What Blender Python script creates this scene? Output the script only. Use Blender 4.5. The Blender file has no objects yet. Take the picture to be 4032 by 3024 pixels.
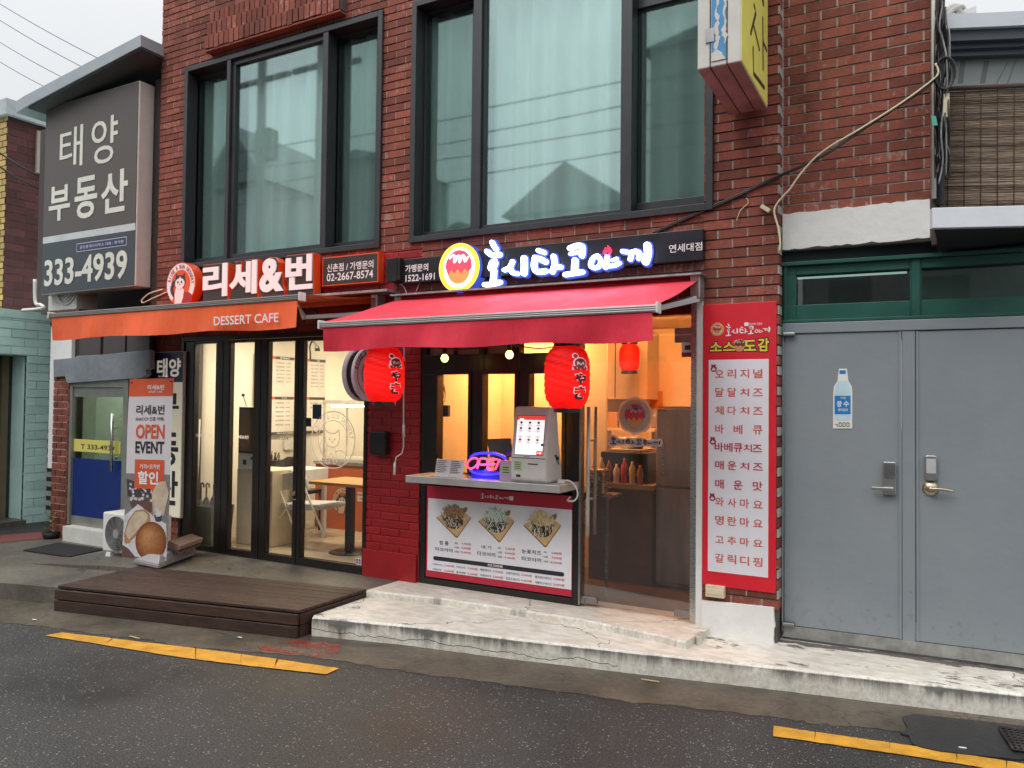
import bpy, bmesh, math, random
from mathutils import Vector, Matrix
random.seed(7)
SC = bpy.context.scene
COL = SC.collection
rad = math.radians
# ------------------------------------------------------------------ camera
FPX, TH, PT, RL, CAMY, CAMZ = 3030.0, rad(28.62), rad(1.368), rad(0.615), -5.3, 1.7
fw = Vector((-math.sin(TH)*math.cos(PT), math.cos(TH)*math.cos(PT), math.sin(PT)))
r0 = Vector((math.cos(TH), math.sin(TH), 0)); u0 = r0.cross(fw)
RT = r0*math.cos(RL)+u0*math.sin(RL); UP = -r0*math.sin(RL)+u0*math.cos(RL)
CAMP = Vector((0, CAMY, CAMZ))
cam = bpy.data.objects.new('camera', bpy.data.cameras.new('camera')); COL.objects.link(cam)
cam.matrix_world = Matrix(((RT.x, UP.x, -fw.x, CAMP.x), (RT.y, UP.y, -fw.y, CAMP.y), (RT.z, UP.z, -fw.z, CAMP.z), (0, 0, 0, 1)))
cam.data.sensor_width = 36; cam.data.lens = 36*FPX/4032; cam.data.clip_end = 500; cam.data.clip_start = .05
SC.camera = cam
# ------------------------------------------------------------------ sky and light: bright overcast evening
SUN_EL, SUN_ROT = rad(50), rad(200)
W = bpy.data.worlds.new('World'); SC.world = W; W.use_nodes = True
nt = W.node_tree; nt.nodes.clear()
sky = nt.nodes.new('ShaderNodeTexSky'); sky.sky_type = 'NISHITA'; sky.sun_disc = False
sky.sun_elevation = SUN_EL; sky.sun_rotation = SUN_ROT; sky.air_density = 1.0; sky.dust_density = 5
bg1 = nt.nodes.new('ShaderNodeBackground'); bg1.inputs[1].default_value = .02
hs = nt.nodes.new('ShaderNodeHueSaturation'); hs.inputs['Saturation'].default_value = .25
nt.links.new(sky.outputs[0], hs.inputs['Color']); nt.links.new(hs.outputs[0], bg1.inputs[0])
bg2 = nt.nodes.new('ShaderNodeBackground')
tc = nt.nodes.new('ShaderNodeTexCoord'); sx = nt.nodes.new('ShaderNodeSeparateXYZ'); rp = nt.nodes.new('ShaderNodeValToRGB')
nt.links.new(tc.outputs['Generated'], sx.inputs[0]); nt.links.new(sx.outputs[2], rp.inputs[0])
e = rp.color_ramp.elements; e[0].color = (.20, .215, .225, 1); e[0].position = .05; e[1].color = (1, 1, 1, 1); e[1].position = 1
x = e.new(.42); x.color = (.27, .275, .28, 1)   # overcast: zenith several times the horizon
nz = nt.nodes.new('ShaderNodeTexNoise'); nz.inputs['Scale'].default_value = 2.2; nz.inputs['Detail'].default_value = 4
mm = nt.nodes.new('ShaderNodeMixRGB'); mm.blend_type = 'MULTIPLY'; mm.inputs[0].default_value = .25
nt.links.new(tc.outputs['Generated'], nz.inputs[0]); nt.links.new(rp.outputs[0], mm.inputs[1]); nt.links.new(nz.outputs[0], mm.inputs[2])
nt.links.new(mm.outputs[0], bg2.inputs[0]); bg2.inputs[1].default_value = 2.3
ad = nt.nodes.new('ShaderNodeAddShader'); wo = nt.nodes.new('ShaderNodeOutputWorld')
nt.links.new(bg1.outputs[0], ad.inputs[0]); nt.links.new(bg2.outputs[0], ad.inputs[1]); nt.links.new(ad.outputs[0], wo.inputs[0])
sl = bpy.data.lights.new('sun', 'SUN'); sl.energy = .5; sl.angle = rad(25); sl.color = (1, .96, .92)
so = bpy.data.objects.new('sun', sl); COL.objects.link(so)
sd = Vector((math.sin(SUN_ROT)*math.cos(SUN_EL), math.cos(SUN_ROT)*math.cos(SUN_EL), math.sin(SUN_EL)))
so.rotation_euler = sd.to_track_quat('Z', 'Y').to_euler(); so.location = (0, -5, 20)
SC.view_settings.view_transform = 'Standard'; SC.view_settings.look = 'None'; SC.view_settings.gamma = 1
SC.view_settings.exposure = 0.55
SC.render.engine = 'CYCLES'
SC.cycles.use_denoising = True; SC.cycles.max_bounces = 7; SC.cycles.diffuse_bounces = 3; SC.cycles.glossy_bounces = 4
SC.cycles.transparent_max_bounces = 12; SC.cycles.caustics_reflective = False; SC.cycles.caustics_refractive = False
SC.cycles.sample_clamp_indirect = 4

# ------------------------------------------------------------------ materials
MC = {}
def nodes(name):
    m = bpy.data.materials.new(name); m.use_nodes = True
    n = m.node_tree.nodes; return m, m.node_tree, n, n['Principled BSDF'], m.node_tree.links
def mat(name, c, r=.6, m=0, var=.12, sc=6, bump=0, bsc=60, es=0, ec=None, isl=0, stretch=None, spec=.5, rv=.15):
    if name in MC: return MC[name]
    M, t, n, b, L = nodes(name)
    b.inputs['Roughness'].default_value = r; b.inputs['Metallic'].default_value = m
    b.inputs['Specular IOR Level'].default_value = spec
    t_c = n.new('ShaderNodeTexCoord'); src = t_c.outputs['Object']
    if stretch:
        mp = n.new('ShaderNodeMapping'); mp.inputs['Scale'].default_value = stretch; L.new(src, mp.inputs[0]); src = mp.outputs[0]
    no = n.new('ShaderNodeTexNoise'); no.inputs['Scale'].default_value = sc; no.inputs['Detail'].default_value = 6; no.inputs['Roughness'].default_value = .65
    L.new(src, no.inputs[0])
    mr = n.new('ShaderNodeMapRange'); mr.inputs[1].default_value = .3; mr.inputs[2].default_value = .7
    mr.inputs[3].default_value = 1-var; mr.inputs[4].default_value = 1+var; L.new(no.outputs[0], mr.inputs[0])
    val = mr.outputs[0]
    if isl:
        g = n.new('ShaderNodeNewGeometry'); m2 = n.new('ShaderNodeMapRange'); m2.inputs[3].default_value = 1-isl; m2.inputs[4].default_value = 1+isl
        L.new(g.outputs['Random Per Island'], m2.inputs[0]); mu = n.new('ShaderNodeMath'); mu.operation = 'MULTIPLY'
        L.new(val, mu.inputs[0]); L.new(m2.outputs[0], mu.inputs[1]); val = mu.outputs[0]
    mx = n.new('ShaderNodeVectorMath'); mx.operation = 'SCALE'; mx.inputs[0].default_value = c[:3]; L.new(val, mx.inputs['Scale'])
    L.new(mx.outputs[0], b.inputs['Base Color'])
    if rv:
        r2 = n.new('ShaderNodeMapRange'); r2.inputs[1].default_value = .3; r2.inputs[2].default_value = .7
        r2.inputs[3].default_value = max(.02, r*(1-rv)); r2.inputs[4].default_value = min(1, r*(1+rv)); L.new(no.outputs[0], r2.inputs[0]); L.new(r2.outputs[0], b.inputs['Roughness'])
    if bump:
        bn = n.new('ShaderNodeTexNoise'); bn.inputs['Scale'].default_value = bsc; bn.inputs['Detail'].default_value = 5; L.new(src, bn.inputs[0])
        bp = n.new('ShaderNodeBump'); bp.inputs['Strength'].default_value = bump; bp.inputs['Distance'].default_value = .01
        L.new(bn.outputs[0], bp.inputs['Height']); L.new(bp.outputs[0], b.inputs['Normal'])
    if es:
        b.inputs['Emission Color'].default_value = (*(ec or c)[:3], 1); b.inputs['Emission Strength'].default_value = es
    MC[name] = M; return M
def glass(name, tint, refl, gt=(1, 1, 1), ior=1.5, rough=.0):
    if name in MC: return MC[name]
    M, t, n, b, L = nodes(name); n.remove(b)
    tr = n.new('ShaderNodeBsdfTransparent'); tr.inputs[0].default_value = (*tint, 1)
    gl = n.new('ShaderNodeBsdfGlossy'); gl.inputs[0].default_value = (*gt, 1); gl.inputs['Roughness'].default_value = rough
    fr = n.new('ShaderNodeLayerWeight'); pw = n.new('ShaderNodeMath'); pw.operation = 'POWER'; pw.inputs[1].default_value = 5; L.new(fr.outputs['Facing'], pw.inputs[0])
    ma = n.new('ShaderNodeMath'); ma.operation = 'MULTIPLY_ADD'; ma.use_clamp = True; ma.inputs[1].default_value = .9-refl; ma.inputs[2].default_value = .03+refl; L.new(pw.outputs[0], ma.inputs[0])
    mi = n.new('ShaderNodeMixShader'); L.new(ma.outputs[0], mi.inputs[0]); L.new(tr.outputs[0], mi.inputs[1]); L.new(gl.outputs[0], mi.inputs[2])
    L.new(mi.outputs[0], n['Material Output'].inputs[0]); MC[name] = M; return M
def ramp(n, L, src, stops):
    r = n.new('ShaderNodeValToRGB'); e = r.color_ramp.elements
    e[0].position, e[0].color = stops[0][0], (*stops[0][1], 1); e[1].position, e[1].color = stops[-1][0], (*stops[-1][1], 1)
    for p, c in stops[1:-1]:
        x = e.new(p); x.color = (*c, 1)
    L.new(src, r.inputs[0]); return r
def noise(n, L, src, sc, det=6, stretch=None, rough=.6):
    if stretch:
        mp = n.new('ShaderNodeMapping'); mp.inputs['Scale'].default_value = stretch; L.new(src, mp.inputs[0]); src = mp.outputs[0]
    x = n.new('ShaderNodeTexNoise'); x.inputs['Scale'].default_value = sc; x.inputs['Detail'].default_value = det; x.inputs['Roughness'].default_value = rough
    L.new(src, x.inputs[0]); return x.outputs[0]
def mixc(n, L, f, a, b, mode='MIX'):
    x = n.new('ShaderNodeMixRGB'); x.blend_type = mode
    for s, v in ((0, f), (1, a), (2, b)):
        if hasattr(v, 'is_linked'): L.new(v, x.inputs[s])
        else: x.inputs[s].default_value = v if s == 0 else (*v, 1)
    return x.outputs[0]
def bumpn(n, L, b, h, st, d=.01):
    bp = n.new('ShaderNodeBump'); bp.inputs['Strength'].default_value = st; bp.inputs['Distance'].default_value = d
    L.new(h, bp.inputs['Height']); L.new(bp.outputs[0], b.inputs['Normal'])
def m_asphalt():
    M, t, n, b, L = nodes('wet asphalt'); o = n.new('ShaderNodeTexCoord').outputs['Object']
    big = noise(n, L, o, .7, 5); fine = noise(n, L, o, 110, 4, None, .75)
    vo = n.new('ShaderNodeTexVoronoi'); vo.inputs['Scale'].default_value = 120; L.new(o, vo.inputs[0])
    base = ramp(n, L, big, [(.35, (.015, .0148, .0148)), (.65, (.031, .0295, .0285))])
    g = ramp(n, L, fine, [(.36, (.4, .4, .4)), (.5, (.9, .9, .9)), (.64, (3.8, 3.7, 3.6))])
    c1 = mixc(n, L, 1.0, base.outputs[0], g.outputs[0], 'MULTIPLY')
    # light chips of aggregate
    v2 = n.new('ShaderNodeTexVoronoi'); v2.inputs['Scale'].default_value = 75; v2.inputs['Randomness'].default_value = 1; L.new(o, v2.inputs[0])
    sc = n.new('ShaderNodeSeparateXYZ'); L.new(v2.outputs['Color'], sc.inputs[0])
    k1 = n.new('ShaderNodeMath'); k1.operation = 'LESS_THAN'; k1.inputs[1].default_value = .34; L.new(v2.outputs['Distance'], k1.inputs[0])
    k2 = n.new('ShaderNodeMath'); k2.operation = 'GREATER_THAN'; k2.inputs[1].default_value = .9; L.new(sc.outputs[0], k2.inputs[0])
    k3 = n.new('ShaderNodeMath'); k3.operation = 'MULTIPLY'; L.new(k1.outputs[0], k3.inputs[0]); L.new(k2.outputs[0], k3.inputs[1])
    c2 = mixc(n, L, k3.outputs[0], c1, (.2, .19, .17)); L.new(c2, b.inputs['Base Color'])
    rr = ramp(n, L, big, [(.36, (.4, .4, .4)), (.6, (.75, .75, .75))]); L.new(rr.outputs[0], b.inputs['Roughness'])
    bumpn(n, L, b, vo.outputs['Distance'], .4, .005); return M
def m_concrete(name, a, c, wet=.55, crack=True):
    M, t, n, b, L = nodes(name); o = n.new('ShaderNodeTexCoord').outputs['Object']
    f = noise(n, L, o, 1.6, 8, rough=.7); f2 = noise(n, L, o, 30, 4)
    r = ramp(n, L, f, [(.32, a), (.68, c)]); g = ramp(n, L, f2, [(.3, (.75, .75, .75)), (.7, (1.15, 1.15, 1.15))])
    cc = mixc(n, L, 1.0, r.outputs[0], g.outputs[0], 'MULTIPLY')
    if crack:
        v = n.new('ShaderNodeTexVoronoi'); v.feature = 'DISTANCE_TO_EDGE'; v.inputs['Scale'].default_value = .9
        dn = n.new('ShaderNodeTexNoise'); dn.inputs['Scale'].default_value = 4; L.new(o, dn.inputs[0])
        dm = n.new('ShaderNodeMixRGB'); dm.blend_type = 'ADD'; dm.inputs[0].default_value = .35; L.new(o, dm.inputs[1]); L.new(dn.outputs['Color'], dm.inputs[2]); L.new(dm.outputs[0], v.inputs[0])
        k = n.new('ShaderNodeMath'); k.operation = 'LESS_THAN'; k.inputs[1].default_value = .003; L.new(v.outputs['Distance'], k.inputs[0])
        cc = mixc(n, L, k.outputs[0], cc, (.03, .028, .025))
    L.new(cc, b.inputs['Base Color']); b.inputs['Roughness'].default_value = wet; bumpn(n, L, b, f2, .4, .006); return M
def m_painted_step(side):
    M, t, n, b, L = nodes('weathered white step side' if side else 'weathered white step top'); o = n.new('ShaderNodeTexCoord').outputs['Object']
    f = noise(n, L, o, 2.2, 7, rough=.7); base = ramp(n, L, f, [(.3, (.6, .56, .49)), (.68, (.8, .77, .7))])
    cc = base.outputs[0]
    if side:
        sz = n.new('ShaderNodeSeparateXYZ'); L.new(o, sz.inputs[0])
        A = noise(n, L, o, 2.6, 5, (1, 1, .2), .6); B = noise(n, L, o, 22, 6, (1, 1, .1), .7); C = noise(n, L, o, 30, 6, None, .75)
        hz = ramp(n, L, sz.outputs[2], [(.02, (.0, .0, .0)), (.07, (.1, .1, .1)), (.122, (.3, .3, .3)), (.134, (.05, .05, .05))])
        def M2(op, a, b_, c_=None):
            q = n.new('ShaderNodeMath'); q.operation = op
            for k_, v_ in enumerate((a, b_, c_)):
                if v_ is None: continue
                if hasattr(v_, 'is_linked'): L.new(v_, q.inputs[k_])
                else: q.inputs[k_].default_value = v_
            return q.outputs[0]
        t1 = M2('MULTIPLY_ADD', A, .9, hz.outputs[0]); t2 = M2('MULTIPLY_ADD', B, .55, t1); t3 = M2('MULTIPLY_ADD', C, .35, t2)
        k = ramp(n, L, t3, [(1.02, (0, 0, 0)), (1.19, (.88, .88, .88))]) if 0 else ramp(n, L, M2('MULTIPLY', t3, .5), [(.5, (0, 0, 0)), (.6, (.85, .85, .85))]); cc = mixc(n, L, k.outputs[0], cc, (.075, .075, .07))
        g = ramp(n, L, C, [(.35, (.7, .69, .66)), (.6, (1.02, 1.02, 1.02))]); cc = mixc(n, L, 1.0, cc, g.outputs[0], 'MULTIPLY')
        cr1 = noise(n, L, o, 2.4, 5, (1, .02, .02), .6); zc_ = M2('MULTIPLY_ADD', cr1, .16, -.032); df = M2('ABSOLUTE', M2('SUBTRACT', sz.outputs[2], zc_), 0)
        ck = M2('MULTIPLY', M2('LESS_THAN', df, .0022), M2('LESS_THAN', sz.outputs[0], -1.75)); cc = mixc(n, L, ck, cc, (.03, .03, .03))
    else:
        st = noise(n, L, o, 3.4, 9, (1, 2.4, 1), .8); k = ramp(n, L, st, [(.655, (0, 0, 0)), (.675, (1, 1, 1))])
        sy = n.new('ShaderNodeSeparateXYZ'); L.new(o, sy.inputs[0])
        # bare concrete shows where the paint has flaked along the joint at the right
        ln = n.new('ShaderNodeMath'); ln.operation = 'MULTIPLY_ADD'; L.new(sy.outputs[0], ln.inputs[0]); ln.inputs[1].default_value = .075; ln.inputs[2].default_value = .137
        wv = noise(n, L, o, 2, 3); dd = n.new('ShaderNodeMath'); dd.operation = 'SUBTRACT'; L.new(sy.outputs[1], dd.inputs[0]); L.new(ln.outputs[0], dd.inputs[1])
        d2 = n.new('ShaderNodeMath'); d2.operation = 'MULTIPLY_ADD'; L.new(wv, d2.inputs[0]); d2.inputs[1].default_value = .12; d2.inputs[2].default_value = -.06; d3 = n.new('ShaderNodeMath'); d3.operation = 'ADD'; L.new(dd.outputs[0], d3.inputs[0]); L.new(d2.outputs[0], d3.inputs[1])
        d4 = n.new('ShaderNodeMath'); d4.operation = 'ABSOLUTE'; L.new(d3.outputs[0], d4.inputs[0]); bd_ = n.new('ShaderNodeMapRange'); bd_.inputs[1].default_value = 0; bd_.inputs[2].default_value = .05; bd_.inputs[3].default_value = .26; bd_.inputs[4].default_value = 0; L.new(d4.outputs[0], bd_.inputs[0])
        sm = n.new('ShaderNodeMath'); sm.operation = 'ADD'; L.new(st, sm.inputs[0]); L.new(bd_.outputs[0], sm.inputs[1]); k = ramp(n, L, sm.outputs[0], [(.565, (0, 0, 0)), (.59, (1, 1, 1))])
        q = n.new('ShaderNodeMapRange'); q.inputs[1].default_value = -1.45; q.inputs[2].default_value = -1.3; L.new(sy.outputs[0], q.inputs[0])
        kk = mixc(n, L, 1.0, k.outputs[0], q.outputs[0], 'MULTIPLY'); cc = mixc(n, L, kk, cc, (.14, .12, .11))
        d = noise(n, L, o, 9, 6, (1, 2, 1)); g = ramp(n, L, d, [(.35, (.78, .76, .72)), (.6, (1, 1, 1))]); cc = mixc(n, L, 1.0, cc, g.outputs[0], 'MULTIPLY')
    v = n.new('ShaderNodeTexVoronoi'); v.feature = 'DISTANCE_TO_EDGE'; v.inputs['Scale'].default_value = .4
    dn = n.new('ShaderNodeTexNoise'); dn.inputs['Scale'].default_value = 5; dn.inputs['Detail'].default_value = 4; L.new(o, dn.inputs[0])
    dm = n.new('ShaderNodeMixRGB'); dm.blend_type = 'ADD'; dm.inputs[0].default_value = .3; L.new(o, dm.inputs[1]); L.new(dn.outputs['Color'], dm.inputs[2]); L.new(dm.outputs[0], v.inputs[0])
    k = n.new('ShaderNodeMath'); k.operation = 'LESS_THAN'; k.inputs[1].default_value = .0016; L.new(v.outputs['Distance'], k.inputs[0])
    if not side: cc = mixc(n, L, k.outputs[0], cc, (.2, .18, .16))
    L.new(cc, b.inputs['Base Color']); b.inputs['Roughness'].default_value = .5; bumpn(n, L, b, f, .5, .012); return M
def m_grey_door():
    M, t, n, b, L = nodes('grey painted steel'); o = n.new('ShaderNodeTexCoord').outputs['Object']
    f = noise(n, L, o, 1.4, 6, (1, 1, .6)); base = ramp(n, L, f, [(.3, (.215, .247, .268)), (.7, (.265, .292, .312))])
    sz = n.new('ShaderNodeSeparateXYZ'); L.new(o, sz.inputs[0])
    hz = n.new('ShaderNodeMapRange'); hz.inputs[1].default_value = .2; hz.inputs[2].default_value = .62; hz.inputs[3].default_value = .12; hz.inputs[4].default_value = 0; L.new(sz.outputs[2], hz.inputs[0])
    s = noise(n, L, o, 16, 7, None, .75); a = n.new('ShaderNodeMath'); a.operation = 'ADD'; L.new(s, a.inputs[0]); L.new(hz.outputs[0], a.inputs[1])
    k = ramp(n, L, a.outputs[0], [(.66, (0, 0, 0)), (.86, (.6, .6, .6))]); cc = mixc(n, L, k.outputs[0], base.outputs[0], (.09, .095, .095))
    L.new(cc, b.inputs['Base Color']); b.inputs['Roughness'].default_value = .38; bumpn(n, L, b, noise(n, L, o, 3.2, 4), .3, .02); return M
def m_bamboo():
    M, t, n, b, L = nodes('weathered bamboo'); o = n.new('ShaderNodeTexCoord').outputs['Object']
    f = noise(n, L, o, 5, 6, (2, 2, 60)); r = ramp(n, L, f, [(.3, (.1, .065, .045)), (.5, (.26, .19, .135)), (.72, (.46, .37, .28))])
    L.new(r.outputs[0], b.inputs['Base Color']); b.inputs['Roughness'].default_value = .7; bumpn(n, L, b, f, .8, .006); return M
def m_fabric(name, c, var=.1):
    M, t, n, b, L = nodes(name); o = n.new('ShaderNodeTexCoord').outputs['Object']
    f = noise(n, L, o, 3, 6, (1, 1, 1.5)); r = ramp(n, L, f, [(.3, tuple(x*(1-var) for x in c)), (.7, tuple(min(1, x*(1+var)) for x in c))])
    L.new(r.outputs[0], b.inputs['Base Color']); b.inputs['Roughness'].default_value = .65; b.inputs['Sheen Weight'].default_value = .1
    w = noise(n, L, o, 4, 4, (1.6, .5, .5)); bumpn(n, L, b, w, .55, .03)
    st = noise(n, L, o, 9, 6, (1, .25, .2), .7); k = ramp(n, L, st, [(.3, (.9, .89, .89)), (.5, (1, 1, 1))]); L.new(mixc(n, L, 1.0, r.outputs[0], k.outputs[0], 'MULTIPLY'), b.inputs['Base Color']); return M
ASPH = m_asphalt(); GUT = m_concrete('wet gutter concrete', (.036, .029, .021), (.135, .112, .083), .42); PAVE = m_concrete('worn pavement concrete', (.075, .067, .055), (.16, .145, .12), .5)
STOP, SSIDE = m_painted_step(0), m_painted_step(1)
GDOOR, BAMB = m_grey_door(), m_bamboo()
REDF, ORF = m_fabric('red awning cloth', (.7, .016, .045)), m_fabric('orange awning cloth', (.92, .125, .025))
def m_brick(name, c, isl, eff):
    M = mat(name, c, .8, var=.22, sc=9, bump=.5, bsc=45, isl=isl, spec=.3); n, L = M.node_tree.nodes, M.node_tree.links; b = n['Principled BSDF']; o = n.new('ShaderNodeTexCoord').outputs['Object']
    src = b.inputs['Base Color'].links[0].from_socket; g = n.new('ShaderNodeNewGeometry')
    w = noise(n, L, o, 26, 5, (1, 1, .6), .7); a = n.new('ShaderNodeMath'); a.operation = 'MULTIPLY_ADD'; a.inputs[1].default_value = .16; L.new(g.outputs['Random Per Island'], a.inputs[0]); L.new(w, a.inputs[2])
    big = noise(n, L, o, 1.1, 4); a2 = n.new('ShaderNodeMath'); a2.operation = 'MULTIPLY_ADD'; a2.inputs[1].default_value = .3; L.new(big, a2.inputs[0]); L.new(a.outputs[0], a2.inputs[2])
    k = ramp(n, L, a2.outputs[0], [(eff, (0, 0, 0)), (eff+.07, (.6, .6, .6))]); c1 = mixc(n, L, k.outputs[0], src, (.42, .33, .28))
    s1 = noise(n, L, o, 1.6, 6, (1.5, 1, .35), .7); k2 = ramp(n, L, s1, [(.3, (.55, .53, .53)), (.55, (1, 1, 1))]); L.new(mixc(n, L, 1.0, c1, k2.outputs[0], 'MULTIPLY'), b.inputs['Base Color']); return M
BRICK = m_brick('red brick', (.25, .074, .05), .3, .865)
MORT = mat('pale mortar', (.37, .34, .31), .9, var=.3, sc=14, bump=.4)
MORTD = mat('dark mortar', (.1, .085, .08), .9, var=.4, sc=8, bump=.4)
REDP = mat('red masonry paint', (.3, .01, .014), .42, var=.12, sc=5, bump=.35, bsc=25, isl=.1)
DARKBR = mat('maroon brick', (.085, .024, .024), .85, var=.3, sc=4, isl=.3, bump=.4)
YELBR = mat('yellow tile', (.42, .27, .07), .5, var=.2, isl=.2)
TURQ = mat('turquoise brick paint', (.64, .92, .86), .5, var=.1, sc=4, isl=.08, bump=.25, bsc=18)
FRAME = mat('anthracite frame', (.028, .031, .036), .42, var=.15)
BLACKF = mat('black brown frame', (.012, .009, .008), .35, var=.2)
STEEL = mat('brushed steel', (.55, .55, .54), .28, 1, var=.1, sc=9, stretch=(1, 1, 20))
STEELB = mat('satin steel', (.55, .55, .53), .4, .45, var=.1, sc=5)
STEELD = mat('dull steel', (.33, .33, .33), .4, 1, var=.2, sc=4)
ALU = mat('awning aluminium', (.5, .48, .47), .42, .7, var=.1)
WHITE = mat('white plastic', (.72, .71, .68), .4, var=.06)
WPAINT = mat('white wall paint', (.74, .74, .72), .6, var=.07, sc=3, bump=.3, bsc=20)
OFFW = mat('off white metal', (.6, .57, .53), .45, var=.08)
BLACK = mat('black plastic', (.012, .012, .013), .35, var=.2)
RUB = mat('black rubber', (.01, .01, .011), .6, var=.2)
CREAM = mat('cream plastic', (.68, .6, .42), .45, var=.08)
GREEN = mat('green frame paint', (.008, .085, .062), .4, var=.2, sc=4)
PRED = mat('poster red', (.68, .018, .035), .4, var=.05)
PWHITE = mat('poster white', (.76, .75, .8), .42, var=.03)
INK = mat('black ink', (.018, .018, .024), .5, var=.1)
INKR = mat('red ink', (.52, .035, .05), .5, var=.1)
INKO = mat('orange ink', (.72, .13, .075), .5, var=.1)
PW = mat('white print', (.8, .78, .78), .45, var=.03)
ORP = mat('orange acrylic', (.75, .085, .02), .35, var=.06)
DGREY = mat('dark grey panel', (.042, .038, .038), .35, var=.1)
CHALK = mat('pale sign lettering', (.68, .68, .6), .5, var=.08)
NAVY = mat('navy sign', (.02, .022, .1), .4, var=.15)
YEL = mat('yellow road paint', (.5, .25, .02), .6, var=.3, sc=7, bump=.4, bsc=70)
DECK = mat('dark brown deck boards', (.043, .021, .014), .5, var=.35, sc=3, stretch=(1.2, 9, 9), isl=.25, bump=.35, bsc=30)
SHOPG = glass('clear shop glass', (.97, .97, .96), .0)
DOORG = glass('door glass', (.88, .87, .86), .05, (.95, .97, 1), rough=.05)
TEALG = glass('teal coated glass', (.88, .968, .955), .19, (.72, .92, .91), rough=.03)
SCREEN = glass('insect screen', (.84, .86, .85), .0, (.2, .25, .24), rough=.6)

# ------------------------------------------------------------------ geometry helpers
class Fr:
    """A vertical plane through o turned by ang; local a runs right, b up, c out of the wall."""
    def __init__(s, o, ang=0):
        s.o = Vector(o); A = rad(ang); s.u = Vector((math.cos(A), math.sin(A), 0)); s.n = Vector((math.sin(A), -math.cos(A), 0)); s.v = Vector((0, 0, 1))
        s.M = Matrix(((s.u.x, 0, s.n.x, s.o.x), (s.u.y, 0, s.n.y, s.o.y), (0, 1, 0, s.o.z), (0, 0, 0, 1)))
    def px(s, x, y, c=0):
        d = RT*((x-2016)/FPX)-UP*((y-1512)/FPX)+fw
        o = s.o+s.n*c; t = (o-CAMP).dot(s.n)/d.dot(s.n); p = CAMP+d*t-s.o
        return p.dot(s.u), p.dot(s.v)
    def R(s, tl, br, c=0):
        a = s.px(*tl, c); b = s.px(*br, c); return a[0], b[0], b[1], a[1]
def gnd(x, y, z=0):
    d = RT*((x-2016)/FPX)-UP*((y-1512)/FPX)+fw; t = (z-CAMZ)/d.z; p = CAMP+d*t; return p.x, p.y
F0 = Fr((0, 0, 0)); FY = lambda y, ang=0: Fr((0, y, 0), ang)
def catmull(P, k=5):
    if len(P) < 3: return [Vector(p) for p in P]
    P = [Vector(p) for p in P]; Q = []
    for i in range(len(P)-1):
        a, b, c, d = P[max(i-1, 0)], P[i], P[i+1], P[min(i+2, len(P)-1)]
        for j in range(k):
            t = j/k; Q.append(.5*((2*b)+(c-a)*t+(2*a-5*b+4*c-d)*t*t+(3*b-3*c+d-a)*t**3))
    return Q+[P[-1]]
TXT = {}
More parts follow.
